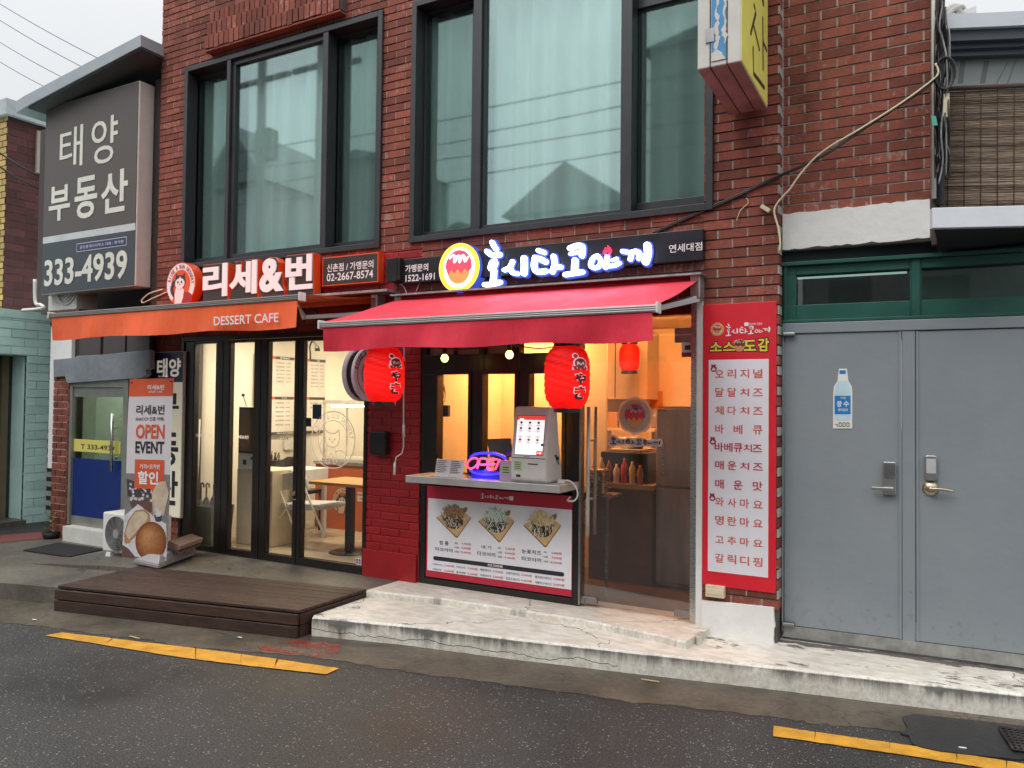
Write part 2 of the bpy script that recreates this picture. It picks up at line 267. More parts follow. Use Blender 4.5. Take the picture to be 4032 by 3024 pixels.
class MB:
    def __init__(s, fr=None): s.v, s.f, s.m, s.sm, s.M, s.mi, s.k = [], [], [], [], (fr.M if fr else Matrix()), 0, 0
    def add(s, vs, fs, smooth=False):
        o = len(s.v); s.v += [s.M @ Vector(v) for v in vs]; s.f += [[i+o for i in f] for f in fs]; s.m += [s.mi]*len(fs); s.sm += [smooth]*len(fs); return s
    def box(s, x0, x1, y0, y1, z0, z1):
        return s.add([(x, y, z) for x in (x0, x1) for y in (y0, y1) for z in (z0, z1)], [(0, 1, 3, 2), (4, 6, 7, 5), (0, 4, 5, 1), (2, 3, 7, 6), (0, 2, 6, 4), (1, 5, 7, 3)])
    def rbox(s, R, c0, c1): return s.box(R[0], R[1], R[2], R[3], c0, c1)
    def hexa(s, q0, q1):      # two quads joined to a solid
        return s.add(list(q0)+list(q1), [(0, 1, 2, 3), (7, 6, 5, 4), (0, 4, 5, 1), (1, 5, 6, 2), (2, 6, 7, 3), (3, 7, 4, 0)])
    def poly(s, pts, c0, c1):
        n = len(pts); vs = [(p[0], p[1], c0) for p in pts]+[(p[0], p[1], c1) for p in pts]
        return s.add(vs, [list(range(n))[::-1], list(range(n, 2*n))]+[(i, (i+1) % n, n+(i+1) % n, n+i) for i in range(n)])
    def prism_z(s, pts, z0, z1): return s.poly(pts, z0, z1)
    def ell(s, cx, cy, rx, ry, c0, c1, n=40, a0=0): return s.poly([(cx+rx*math.cos(a0+2*math.pi*i/n), cy+ry*math.sin(a0+2*math.pi*i/n)) for i in range(n)], c0, c1)
    def ring(s, cx, cy, rx, ry, w, c0, c1, n=48, a0=0, a1=360):
        N = n; full = abs(a1-a0) >= 359.9; A = [rad(a0+(a1-a0)*i/N) for i in range(N+(0 if full else 1))]
        vs = []
        for a in A:
            for k, c in ((1, c0), (1, c1), (0, c1), (0, c0)):
                q = 1 if k else 1-w/rx; q2 = 1 if k else 1-w/ry; vs.append((cx+rx*q*math.cos(a), cy+ry*q2*math.sin(a), c))
        m = len(A); fs = []
        for i in range(m if full else m-1):
            j = (i+1) % m
            for k in range(4): fs.append((4*i+k, 4*j+k, 4*j+(k+1) % 4, 4*i+(k+1) % 4))
        if not full: fs += [(0, 1, 2, 3), tuple(4*(m-1)+k for k in (3, 2, 1, 0))]
        return s.add(vs, fs)
    def rrect(s, R, r, c0, c1, n=5):
        x0, x1, y0, y1 = R; P = []
        for cx, cy, a in ((x1-r, y1-r, 0), (x0+r, y1-r, 90), (x0+r, y0+r, 180), (x1-r, y0+r, 270)):
            P += [(cx+r*math.cos(rad(a+90*i/n)), cy+r*math.sin(rad(a+90*i/n))) for i in range(n+1)]
        return s.poly(P, c0, c1)
    def stroke(s, pts, w, c0, c1, smooth=True, cap=6):
        P = catmull([(p[0], p[1], 0) for p in pts]) if smooth else [Vector((p[0], p[1], 0)) for p in pts]
        n = len(P); ws = [w]*n if not hasattr(w, '__len__') else [w[0]+(w[1]-w[0])*i/(n-1) for i in range(n)]
        Lf, Rt = [], []
        for i, p in enumerate(P):
            d = (P[min(i+1, n-1)]-P[max(i-1, 0)]); d = d.normalized() if d.length > 1e-9 else Vector((1, 0, 0)); q = Vector((-d.y, d.x, 0))*ws[i]/2; Lf.append(p+q); Rt.append(p-q)
        d = (P[-1]-P[-2]).normalized(); a = math.atan2(d.y, d.x)
        E1 = [P[-1]+Vector((math.cos(a+math.pi/2-math.pi*i/cap), math.sin(a+math.pi/2-math.pi*i/cap), 0))*ws[-1]/2 for i in range(1, cap)]
        d = (P[0]-P[1]).normalized(); a = math.atan2(d.y, d.x)
        E0 = [P[0]+Vector((math.cos(a+math.pi/2-math.pi*i/cap), math.sin(a+math.pi/2-math.pi*i/cap), 0))*ws[0]/2 for i in range(1, cap)]
        s.k += 1; e = (s.k % 7)*.00012
        return s.poly([(p.x, p.y) for p in Lf+E1+Rt[::-1]+E0], c0, c1+e)
    def tube(s, pts, r, n=8, closed=False, smooth=True, sub=False):
        P = catmull(pts) if sub else [Vector(p) for p in pts]; m = len(P); rs = r if hasattr(r, '__len__') else [r]*m
        if sub and hasattr(r, '__len__'): rs = [r[0]+(r[-1]-r[0])*i/(m-1) for i in range(m)]
        vs, prev = [], None
        for i, p in enumerate(P):
            d = (P[(i+1) % m]-P[i-1]) if closed else (P[min(i+1, m-1)]-P[max(i-1, 0)]); d.normalize()
            if prev is None:
                a = Vector((0, 0, 1)) if abs(d.z) < .9 else Vector((1, 0, 0)); x = d.cross(a).normalized()
            else: x = (prev-d*prev.dot(d)).normalized()
            prev = x; y = d.cross(x)
            vs += [p+(x*math.cos(2*math.pi*k/n)+y*math.sin(2*math.pi*k/n))*rs[i] for k in range(n)]
        fs = [(i*n+k, i*n+(k+1) % n, ((i+1) % m)*n+(k+1) % n, ((i+1) % m)*n+k) for i in range(m if closed else m-1) for k in range(n)]
        if not closed: fs += [list(range(n))[::-1], [(m-1)*n+k for k in range(n)]]
        return s.add(vs, fs, smooth)
    def lathe(s, prof, c, n=24, axis='z', smooth=True):
        vs, fs = [], []; m = len(prof)
        for i in range(n):
            a = 2*math.pi*i/n
            for r, h in prof:
                x, y, z = r*math.cos(a), r*math.sin(a), h
                if axis == 'y': x, y, z = x, h, y
                if axis == 'x': x, y, z = h, x, y
                vs.append((c[0]+x, c[1]+y, c[2]+z))
        for i in range(n):
            j = (i+1) % n
            for k in range(m-1): fs.append((i*m+k, j*m+k, j*m+k+1, i*m+k+1))
        return s.add(vs, fs, smooth)
    def grid(s, f, nu, nv, smooth=True):
        vs = [f(i/nu, j/nv) for i in range(nu+1) for j in range(nv+1)]
        return s.add(vs, [(i*(nv+1)+j, (i+1)*(nv+1)+j, (i+1)*(nv+1)+j+1, i*(nv+1)+j+1) for i in range(nu) for j in range(nv)], smooth)
    def text(s, body, R, c=.001, bold=.01, depth=0, res=3, T=None):
        key = (body, bold, res)
        if key not in TXT:
            cu = bpy.data.curves.new('lettering', 'FONT'); cu.body = body; cu.offset = bold; cu.resolution_u = res; ob = bpy.data.objects.new('lettering', cu)
            me = ob.to_mesh(); TXT[key] = ([tuple(v.co) for v in me.vertices], [tuple(p.vertices) for p in me.polygons]); ob.to_mesh_clear(); bpy.data.objects.remove(ob); bpy.data.curves.remove(cu)
        vs, fs = TXT[key]
        if not vs: return s
        X = [v[0] for v in vs]; Y = [v[1] for v in vs]; x0, x1, y0, y1 = min(X), max(X), min(Y), max(Y)
        sx_, sy_ = (R[1]-R[0])/max(x1-x0, 1e-6), (R[3]-R[2])/max(y1-y0, 1e-6)
        q = [(R[0]+(v[0]-x0)*sx_, R[2]+(v[1]-y0)*sy_) for v in vs]
        if T: q = [T(*p) for p in q]
        if depth:
            n = len(q); ed = {}
            for f in fs:
                for i in range(len(f)):
                    a, b = f[i], f[(i+1) % len(f)]; ed[(a, b)] = ed.get((a, b), 0)+1
            side = [(a, b, b+n, a+n) for (a, b) in ed if (b, a) not in ed]
            return s.add([(*p, c+depth) for p in q]+[(*p, c) for p in q], [tuple(f) for f in fs]+side)
        return s.add([(*p, c) for p in q], fs)
    def arctext(s, body, cx, cy, r, h, a0, a1, c, bold=.02, sq=1):
        n = len(body)
        for i, ch in enumerate(body):
            if ch == ' ': continue
            a = rad(a0+(a1-a0)*i/(n-1)); w = h*.62*(.35 if ch in 'iI' else 1)
            def T(x, y, a=a): return (cx+(math.cos(a)*(r+y)+math.cos(a-math.pi/2)*x)*sq, cy+math.sin(a)*(r+y)+math.sin(a-math.pi/2)*x)
            s.text(ch, (-w/2, w/2, 0, h), c, bold, T=T)
        return s
    def bricks(s, R, holes=(), proud=.008, L=.2, H=.067, j=.011, mats=(0, 1), thick=.03, vj=True, off=0.0, skip=0):
        a0, a1, b0, b1 = R; row = 0; b = b0
        while b < b1-.005:
            t = min(b+H-j, b1); mid = (b+t)/2; cuts = [(h[0], h[1]) for h in holes if h[2] < mid < h[3]]
            x = a0-((row % 2)*L/2)-off
            while x < a1:
                segs = [(max(x, a0), min(x+L-j, a1))]
                for c0_, c1_ in cuts:
                    ns = []
                    for p, q in segs:
                        if c1_ <= p or c0_ >= q: ns.append((p, q)); continue
                        if p < c0_: ns.append((p, c0_))
                        if q > c1_: ns.append((c1_, q))
                    segs = ns
                for p, q in segs:
                    if q-p > .012 and random.random() >= skip:
                        s.mi = mats[0]; d = random.uniform(-.0025, .0025); e = random.uniform(-.002, .002); s.box(p, q, b+e, t+e, -thick, proud+d)
                if vj:
                    xj = x+L-j
                    if a0 < xj < a1-j and not any(c0_ < xj+j and c1_ > xj for c0_, c1_ in cuts):
                        s.mi = mats[1]; s.box(xj-.001, xj+j+.001, b, t, -thick, proud-.005)
                x += L
            b += H; row += 1
        return s
    def slab(s, R, c0, c1, holes=()):
        a0, a1, b0, b1 = R; X = sorted({a0, a1, *[min(max(v, a0), a1) for h in holes for v in h[:2]]}); Z = sorted({b0, b1, *[min(max(v, b0), b1) for h in holes for v in h[2:]]})
        for i in range(len(X)-1):
            for k in range(len(Z)-1):
                mx_, mz = (X[i]+X[i+1])/2, (Z[k]+Z[k+1])/2
                if any(h[0] < mx_ < h[1] and h[2] < mz < h[3] for h in holes): continue
                s.box(X[i], X[i+1], Z[k], Z[k+1], c0, c1)
        return s
    def frame(s, R, w, c0, c1):
        a0, a1, b0, b1 = R; s.box(a0, a0+w, b0, b1, c0, c1); s.box(a1-w, a1, b0, b1, c0, c1); s.box(a0+w, a1-w, b0, b0+w, c0, c1); s.box(a0+w, a1-w, b1-w, b1, c0, c1); return s
    def build(s, name, mats, parent=None, bevel=0, loc=None):
        mats = mats if isinstance(mats, (list, tuple)) else [mats]
        if parent is not None: org = ORG[parent.name]
        elif loc is not None: org = Vector(loc)
        else:
            xs = [v.x for v in s.v]; ys = [v.y for v in s.v]; zs = [v.z for v in s.v]; org = Vector(((min(xs)+max(xs))/2, (min(ys)+max(ys))/2, min(zs)))
        me = bpy.data.meshes.new(name); me.from_pydata([v-org for v in s.v], [], s.f)
        for m in mats: me.materials.append(m)
        me.polygons.foreach_set('material_index', s.m); me.polygons.foreach_set('use_smooth', s.sm)
        bm = bmesh.new(); bm.from_mesh(me); bmesh.ops.recalc_face_normals(bm, faces=bm.faces); bm.to_mesh(me); bm.free(); me.update()
        o = bpy.data.objects.new(name, me); COL.objects.link(o)
        if parent is not None: o.parent = parent
        else: o.location = org
        ORG[o.name] = org
        if bevel:
            b = o.modifiers.new('bevel', 'BEVEL'); b.width = bevel; b.segments = 2; b.limit_method = 'ANGLE'; b.angle_limit = rad(50)
        return o
ORG = {}
def thing(name, label, cat, loc, group=None):
    o = bpy.data.objects.new(name, None); COL.objects.link(o); o.location = loc; o.empty_display_size = .1; ORG[o.name] = Vector(loc)
    o['label'] = label; o['category'] = cat
    if group: o['group'] = group
    return o
def tag(o, label, cat, group=None):
    o['label'] = label; o['category'] = cat
    if group: o['group'] = group
    return o
def struct(o, kind='structure'): o['kind'] = kind; return o
def dup(o, d, label=None, parent=None):
    c = o.copy(); COL.objects.link(c); ORG[c.name] = ORG[o.name]+Vector(d)
    if parent is not None: c.parent = parent
    else: c.location = Vector(o.location)+Vector(d)
    if label: c['label'] = label
    for ch in o.children: dup(ch, d, None, c)
    return c
def lamp(name, kind, loc, power, color, parent=None, size=.5, size_y=None, rot=None):
    l = bpy.data.lights.new(name, kind); l.energy = power; l.color = color
    if kind == 'AREA':
        l.size = size
        if size_y: l.shape = 'RECTANGLE'; l.size_y = size_y
    else: l.shadow_soft_size = size
    o = bpy.data.objects.new(name, l); COL.objects.link(o)
    if parent is not None: o.parent = parent; o.location = Vector(loc)-ORG[parent.name]
    else: o.location = loc
    if rot: o.rotation_euler = rot
    return o

# ------------------------------------------------------------------ ground
b = MB(); b.add([(-80, -60, 0), (80, -60, 0), (80, 60, 0), (-80, 60, 0)], [(0, 1, 2, 3)]); struct(b.build('street', ASPH, loc=(0, 0, 0)))
edge = [(0, 2451), (184, 2468), (348, 2493), (472, 2508), (597, 2523), (711, 2549), (845, 2557), (1000, 2567), (1099, 2575), (1298, 2598), (1447, 2623), (1646, 2652), (1945, 2692), (2199, 2725), (2497, 2767), (2746, 2792), (3100, 2829), (3199, 2849), (3333, 2863), (3533, 2880), (4032, 2928)]
E0 = [gnd(*p) for p in edge]; E1 = []
for i in range(len(E0)-1):
    for k in range(5):
        t = k/5; E1.append((E0[i][0]*(1-t)+E0[i+1][0]*t, E0[i][1]*(1-t)+E0[i+1][1]*t+random.uniform(-.018, .018)))
E1 = [(-30, -6.6), (-12, -2.95)]+E1+[E0[-1], (6, .1), (12, 1.2)]
b = MB(); b.poly(E1+[(12, 3), (-30, 3)], -.02, .004); struct(b.build('gutter_strip', GUT, loc=(0, 0, 0)))
b = MB(); k0 = gnd(0, 2361); k1 = gnd(208, 2379)
b.poly([k1, k0, (-9.5, -2.22), (-13, -2.9), (-30, -6.2), (-30, 6), (-6.1, 6), (-6.1, -1.5)], -.02, .14)
b.hexa([(-6.5, -.9, .02), (-3.97, -.4, .02), (-3.97, .1, .02), (-6.5, .1, .02)], [(-6.5, -.9, .186), (-3.97, -.4, .186), (-3.97, .1, .186), (-6.5, .1, .186)]); b.hexa([(-7.5, -1.1, .02), (-6.5, -.9, .02), (-6.5, .1, .02), (-7.5, .1, .02)], [(-7.5, -1.1, .1395), (-6.5, -.9, .186), (-6.5, .1, .186), (-7.5, .1, .1395)])
struct(b.build('pavement', PAVE, loc=(0, 0, 0)))
# far side street patch with red paving and white marks at the left
b = MB(); b.add([(*gnd(-300, 2165, .144), .144), (*gnd(200, 2118, .144), .144), (*gnd(195, 2090, .144), .144), (*gnd(-300, 2130, .144), .144)], [(0, 1, 2, 3)])
struct(b.build('red_paving', mat('red paving', (.17, .05, .045), .7, var=.3, sc=20), loc=(0, 0, 0)))
b = MB(); b.add([(*gnd(-300, 2130, .146), .146), (*gnd(195, 2090, .146), .146), (*gnd(205, 2050, .146), .146), (*gnd(-300, 2075, .146), .146)], [(0, 1, 2, 3)])
struct(b.build('side_street', ASPH, loc=(0, 0, 0)))
# yellow line: two dashes, worn edges and cracks
def dash(pts_top, pts_bot, name):
    T = [gnd(*p) for p in pts_top]; B = [gnd(*p) for p in pts_bot]; n = 46
    def lerp(P, t):
        t *= len(P)-1; i = min(int(t), len(P)-2); t -= i; return P[i][0]*(1-t)+P[i+1][0]*t, P[i][1]*(1-t)+P[i+1][1]*t
    b = MB(); i = 0
    while i < n:
        L = random.choice((5, 7, 9, 12)); j = min(i+L, n); sk = random.uniform(-.25, .25)
        row = []
        for q in range(i, j+1):
            t0 = (q+(.06 if q == i and i else 0)+(sk if 0 < q < n and q in (i, j) else 0))/n; t1 = q/n
            a = lerp(T, min(max(t0, 0), 1)); c = lerp(B, min(max(t1, 0), 1)); row += [(a[0], a[1]+random.uniform(-.003, .003), .006), (c[0], c[1]+random.uniform(-.003, .003), .006)]
        b.add(row, [(2*q, 2*q+1, 2*q+3, 2*q+2) for q in range(len(row)//2-1)]); i = j
    return struct(b.build(name, YEL, loc=(0, 0, 0)))
dash([(244, 2493), (700, 2547), (1000, 2585), (1335, 2635)], [(178, 2505), (700, 2590), (1000, 2627), (1285, 2658)], 'road_marking')
dash([(3046, 2862), (3600, 2942), (4100, 3022)], [(3044, 2902), (3600, 2983), (4100, 3065)], 'road_marking')
# black tar patch and drain grate at the lower right
P = [gnd(*p) for p in [(3553, 2830), (3600, 2818), (3700, 2830), (3850, 2845), (4060, 2870), (4120, 3000), (4000, 2998), (3850, 2982), (3700, 2965), (3630, 2950), (3590, 2935), (3580, 2905), (3545, 2895), (3575, 2872), (3560, 2850)]]
b = MB(); b.poly(P, -.01, .012); struct(b.build('tar_patch', mat('fresh tar', (.018, .018, .019), .42, var=.3, sc=12, bump=.4), loc=(0, 0, 0)))
G = [gnd(*p) for p in [(3935, 2880), (4120, 2905), (4170, 2990), (3990, 2968)]]
gr = thing('drain_grate', 'dark iron drain grate in the gutter beside the black tar patch', 'drain grate', (*G[0], 0))
b = MB(); b.add([(*q, .016) for q in G], [(0, 1, 2, 3)]); b.build('pit', RUB, gr)
b = MB(); V = [Vector((*q, .02)) for q in G]
for k in range(9):
    t = k/8; b.tube([V[0].lerp(V[1], t), V[3].lerp(V[2], t)], .008, 5); b.tube([V[0].lerp(V[3], t), V[1].lerp(V[2], t)], .008, 5)
b.build('bars', mat('rusty iron', (.035, .03, .028), .5, .6, var=.4), gr)
# pinkish paint stain on the gutter by the deck corner
b = MB()
M_ = nodes('faded red paint'); bb = M_[3]; no = noise(M_[2], M_[4], M_[2].new('ShaderNodeTexCoord').outputs['Object'], 7, 7, None, .75)
rr = ramp(M_[2], M_[4], no, [(.47, (0, 0, 0)), (.6, (.7, .7, .7))]); M_[4].new(rr.outputs[0], bb.inputs['Alpha']); bb.inputs['Base Color'].default_value = (.3, .05, .04, 1); bb.inputs['Roughness'].default_value = .4
b.poly([gnd(*p) for p in [(1010, 2545), (1190, 2520), (1345, 2530), (1330, 2575), (1290, 2595), (1120, 2575), (1020, 2560)]], .005, .0075)
struct(b.build('paint_stain', M_[0], loc=(0, 0, 0)))
# white concrete steps in front of the shops
top = [gnd(*p, .14) for p in [(1221, 2428), (1600, 2463), (2000, 2512), (2500, 2567), (3032, 2624), (3500, 2676), (4032, 2735)]]
edge2 = []
for i in range(len(top)-1):
    for k in range(12):
        t = k/12; edge2.append((top[i][0]*(1-t)+top[i+1][0]*t, top[i][1]*(1-t)+top[i+1][1]*t+random.uniform(-.0025, .0025)))
edge2 += [(2.6, .17)]
edge2 = [(top[0][0]-.005, top[0][1]+.03)]+[(top[0][0]+.02, top[0][1]-.003)]+edge2[1:]
P = edge2+[(2.6, .6), (-3.95, .3)]
b = MB(); n = len(P)
def wob(z): return [(p[0], p[1]+(random.uniform(-.0012, .0012) if i < n-2 else 0), z) for i, p in enumerate(P)]
rings = [wob(-.02), wob(.05), wob(.1), [(p[0], p[1]+(.002 if i < n-2 else 0), .128) for i, p in enumerate(P)], [(p[0], p[1]+(.016 if i < n-2 else 0), .14) for i, p in enumerate(P)]]
for r in range(4):
    b.mi = 1; b.add(rings[r]+rings[r+1], [(i, (i+1) % n, n+(i+1) % n, n+i) for i in range(n)])
b.mi = 0; b.add(rings[4], [list(range(n))])
ip = [gnd(*p, .19) for p in [(1440, 2325), (1475, 2328), (1750, 2358), (2000, 2394), (2300, 2440), (2600, 2500), (2700, 2527), (2745, 2500)]]
q = []
for i in range(len(ip)-1):
    for k in range(8):
        t = k/8; q.append((ip[i][0]*(1-t)+ip[i+1][0]*t, ip[i][1]*(1-t)+ip[i+1][1]*t+random.uniform(-.005, .005)))
q += [(-1.33, -.33), (-1.33, .2), (-3.93, .2)]; n = len(q)
rg = [[(p[0], p[1], .13) for p in q], [(p[0], p[1]+.003, .178) for p in q], [(p[0], p[1]+.014, .19) for p in q]]
for r in range(2):
    b.mi = 1; b.add(rg[r]+rg[r+1], [(i, (i+1) % n, n+(i+1) % n, n+i) for i in range(n)])
b.mi = 0; b.add(rg[2], [list(range(n))])
struct(b.build('step', [STOP, SSIDE], loc=(0, 0, 0)))
# ------------------------------------------------------------------ brown timber deck
dk = thing('wooden_deck', 'dark brown timber deck platform in front of the folding glass doors', 'deck', (-5, -1.1, 0))
P0, P1, P2, P3 = Vector((-6.135, -1.625, 0)), Vector((-3.965, -1.185, 0)), Vector((-3.955, -.43, 0)), Vector((*gnd(545, 2229, .2), 0))
NB = 8
b = MB()
for i in range(NB):
    t0, t1 = i/NB+.004, (i+1)/NB-.006; j0, j1 = random.uniform(0, .012), random.uniform(0, .006)
    A, B_, C_, D_ = P0.lerp(P3, t0), P1.lerp(P2, t0), P1.lerp(P2, t1), P0.lerp(P3, t1); d = (B_-A).normalized(); A += d*j0; D_ += d*j0; B_ -= d*j1; C_ -= d*j1
    if i == 0: A += Vector((0, .02, 0)); B_ += Vector((0, .02, 0))
    z = .2+random.uniform(-.001, .001); b.hexa([(*p.xy, z-.022) for p in (A, B_, C_, D_)], [(*p.xy, z) for p in (A, B_, C_, D_)])
b.build('deck_boards', DECK, dk, bevel=.003)
b = MB(); nrm = Vector((.2, -1, 0)).normalized()
for z0, z1, o_ in ((.0, .088, .002), (.092, .172, 0)):
    q = [P0+nrm*o_, P1+nrm*o_, P1-nrm*.025, P0-nrm*.025]; b.hexa([(*p.xy, z0+.004) for p in q], [(*p.xy, z1) for p in q])
b.build('front_fascia', DECK, dk, bevel=.004)
b = MB(); nx = Vector((1, 0, 0))
for z0, z1 in ((.004, .088), (.092, .172)):
    q = [P1+Vector((-.03, .03, 0)), P1+Vector((0, .03, 0)), P2, P2+Vector((-.03, 0, 0))]; b.hexa([(*p.xy, z0) for p in q], [(*p.xy, z1) for p in q])
b.build('side_fascia', DECK, dk); b = MB()
q = [P0+Vector((.0, .03, 0)), P0+Vector((.03, .03, 0)), P3+Vector((.03, 0, 0)), P3]; b.hexa([(*p.xy, .004) for p in q], [(*p.xy, .172) for p in q])
b.build('side_fascia', DECK, dk)

# ------------------------------------------------------------------ brick building
bd = thing('brick_building', 'red brick building with black framed windows above the two lit shops', 'building', (-4, .1, 0))
WL, WR = (-6.76, -4.2, 3.03, 5.115), (-3.885, -1.32, 3.04, 5.105)
CO, TO = (-6.74, -4.32, .1, 2.33), (-3.76, -1.385, .1, 2.43)
holes = [WL, WR, CO, TO]
b = MB(F0); b.mi = 2; b.slab((-7.16, -.893, .0, 6.6), -.25, 0, holes)  # dark backing puts the shadow of the recessed joints into the mortar colour
b.bricks((-7.16, -1.385, 3.0, 6.55), holes, mats=(0, 1)); b.bricks((-1.385, -.885, .36, 6.55), (), mats=(0, 1), thick=.1)
b.bricks((-7.16, -6.74, .19, 3.0), (), mats=(0, 1))
b.bricks((-6.74, -4.9, 2.33, 3.0), holes, mats=(0, 1)); b.bricks((-3.76, -1.385, 2.43, 3.0), holes, mats=(0, 1))
b.mi = 1
b.box(-7.16, -6.95, 0, 6.6, -6, -.25); b.box(-6.95, -.9, 6.3, 6.6, -6, -.25); b.box(-.9, -.893, .0, 6.6, -.5, -.25)
b.build('wall', [BRICK, MORT, MORTD], bd)
b = MB(F0); b.box(-4.318, -3.762, .15, 2.45, -.01, .003); b.slab((-4.898, -3.762, 2.452, 2.995), -.01, .003, [CO]); b.bricks((-4.32, -3.76, .42, 2.45), (), mats=(0, 0), proud=.01, off=.03); b.bricks((-4.9, -3.76, 2.45, 2.995), [CO], mats=(0, 0), proud=.01)
b.box(-4.335, -3.77, .13, .42, 0, .03); b.build('red_painted_pillar', REDP, bd, bevel=.003)
# corbelled soldier-course lintel over the left window
b = MB(F0); n = 25; x0, x1 = -6.39, -4.63
for r, (z0, z1, c) in enumerate(((5.19, 5.33, .1), (5.335, 5.475, .07), (5.48, 5.6, .04))):
    for i in range(n):
        a = x0+(x1-x0)*i/n; w_ = (x1-x0)/n-.011; e = random.uniform(-.004, .004); b.mi = 0; b.box(a+.002, a+w_, z0+e+random.uniform(0, .02)*(r == 0), z1+e, -.02, c+random.uniform(-.003, .003))
    b.mi = 1; b.box(x0, x1, z0+.012, z1-.004, -.02, c-.02)
b.mi = 0; b.box(x0, x1, 5.175, 5.19, -.02, .095)
b.build('brick_lintel', [BRICK, MORTD], bd)
# recessed right-hand stretch of brick with its white painted band
FRW = FY(.1)
b = MB(FRW); b.mi = 1; b.box(-.892, .0, 2.738, 6.6, -.2, 0); b.bricks((-.875, -.005, 2.985, 6.6), (), mats=(0, 1), off=.06)
b.mi = 1; b.box(-.886, -.872, 2.985, 6.6, 0, .004)
b.build('wall', [BRICK, MORT], bd)
b = MB(FRW); n = 24
vs = [(-.878+.87*i/n, 2.745+random.uniform(-.008, .008) if 0 < i < n else 2.745) for i in range(n+1)]+[(-.008-.87*i/n, 2.985+random.uniform(-.006, .006)) for i in range(n+1)]
b.poly(vs, 0, .02); b.build('white_band', WPAINT, bd)
b = MB(FRW); b.box(.0, .028, 2.7, 6.6, -.2, .02); b.build('corner_board', mat('old brown board', (.07, .04, .035), .8, var=.4, sc=5, stretch=(1, 1, .2)), bd)
b = MB(F0); n = 20
pp = [(-1.384+.47*i/n, .19-.07*0) for i in range(n+1)]
b.poly([(-1.384, .12), (-.905, .12)]+[(-.905+random.uniform(-.008, .006), .14+.235*i/8) for i in range(9)]+[(-.91, .377), (-1.384, .362)], -.02, .03); b.build('white_plinth', WPAINT, bd, bevel=.004)

def win_glass(b, R, c): b.rbox(R, c-.006, c)
def window(R, mull, mid, left, right):
    b = MB(F0); a0, a1, z0, z1 = R
    b.frame(R, .05, -.12, .035)
    for m0, m1 in mull: b.box(m0, m1, z0+.05, z1-.05, -.12, .03)
    b.box(mull[0][1], mull[1][0], mid[3], z1-.05, -.12, .0); b.box(mull[0][1], mull[1][0], z0+.05, mid[2], -.12, .0)
    b.box(mull[0][1], mid[0], mid[2], mid[3], -.12, 0); b.box(mid[1], mull[1][0], mid[2], mid[3], -.12, 0)
    w = b.build('window', FRAME, bd, bevel=.004)
    for (s0, s1), g in (((a0+.05, mull[0][0]), left), ((mull[1][1], a1-.05), right)):
        b = MB(F0); b.box(s0, g[0], z0+.05, z1-.05, -.2, -.09); b.box(g[1], s1, z0+.05, z1-.05, -.2, -.09); b.box(g[0], g[1], z0+.05, g[2], -.2, -.09); b.box(g[0], g[1], g[3], z1-.05, -.2, -.09)
        b.build('sash', FRAME, w, bevel=.003)
        b = MB(F0); win_glass(b, g, -.13); b.build('pane', TEALG, w)
        b = MB(F0); b.rbox(g, -.104, -.103); b.build('insect_screen', SCREEN, w)
    b = MB(F0); win_glass(b, mid, -.03); b.build('pane', TEALG, w)
    cm = mat('pale net curtain', (.8, .84, .82), .85, var=.1, sc=3, stretch=(1, 1, .3))
    b = MB(F0); f = lambda u, v: (a0+.05+(a1-a0-.1)*u, z0+.02+(z1-z0-.04)*v, -.2+.03*math.sin(u*78+1.3*math.sin(u*17))+.018*math.sin(u*31+v*.6))
    b.grid(f, 220, 6); b.build('curtain', cm, w)
    b = MB(F0); b.box(a0-.1, a1+.1, z0-.15, z1+.1, -.95, -.9); b.box(a0-.1, a1+.1, z0-.17, z0-.15, -.9, -.25); b.box(a0-.1, a1+.1, z1+.08, z1+.1, -.9, -.25); b.box(a0-.12, a0-.1, z0-.15, z1+.1, -.9, -.25); b.box(a1+.1, a1+.12, z0-.15, z1+.1, -.9, -.25)
    b.build('room', mat('dim room wall', (.3, .3, .28), .9), w)
def pr(l, r, t, bt, lim): q = (F0.px(*l, -.13)[0], F0.px(*r, -.13)[0], F0.px(*bt, -.13)[1], F0.px(*t, -.13)[1]); return (q[0], min(q[1], lim[1]), q[2], min(q[3], lim[0]))
window(WL, [(-6.14, -6.09), (-4.885, -4.82)], (-6.05, -4.9, 3.13, 5.015), pr((783, 700), (899, 700), (899, 290), (891, 1010), (5.05, -6.15)), pr((1330, 500), (1490, 500), (1493, 118), (1484, 943), (5.05, -4.26)))
window(WR, [(-3.268, -3.19), (-1.995, -1.91)], (-3.175, -2.0, 3.125, 5.05), pr((1684, 500), (1866, 500), (1873, 16), (1863, 899), (5.04, -3.28)), pr((2492, 500), (2782, 500), (2700, 0), (2770, 775), (5.05, -1.38)))
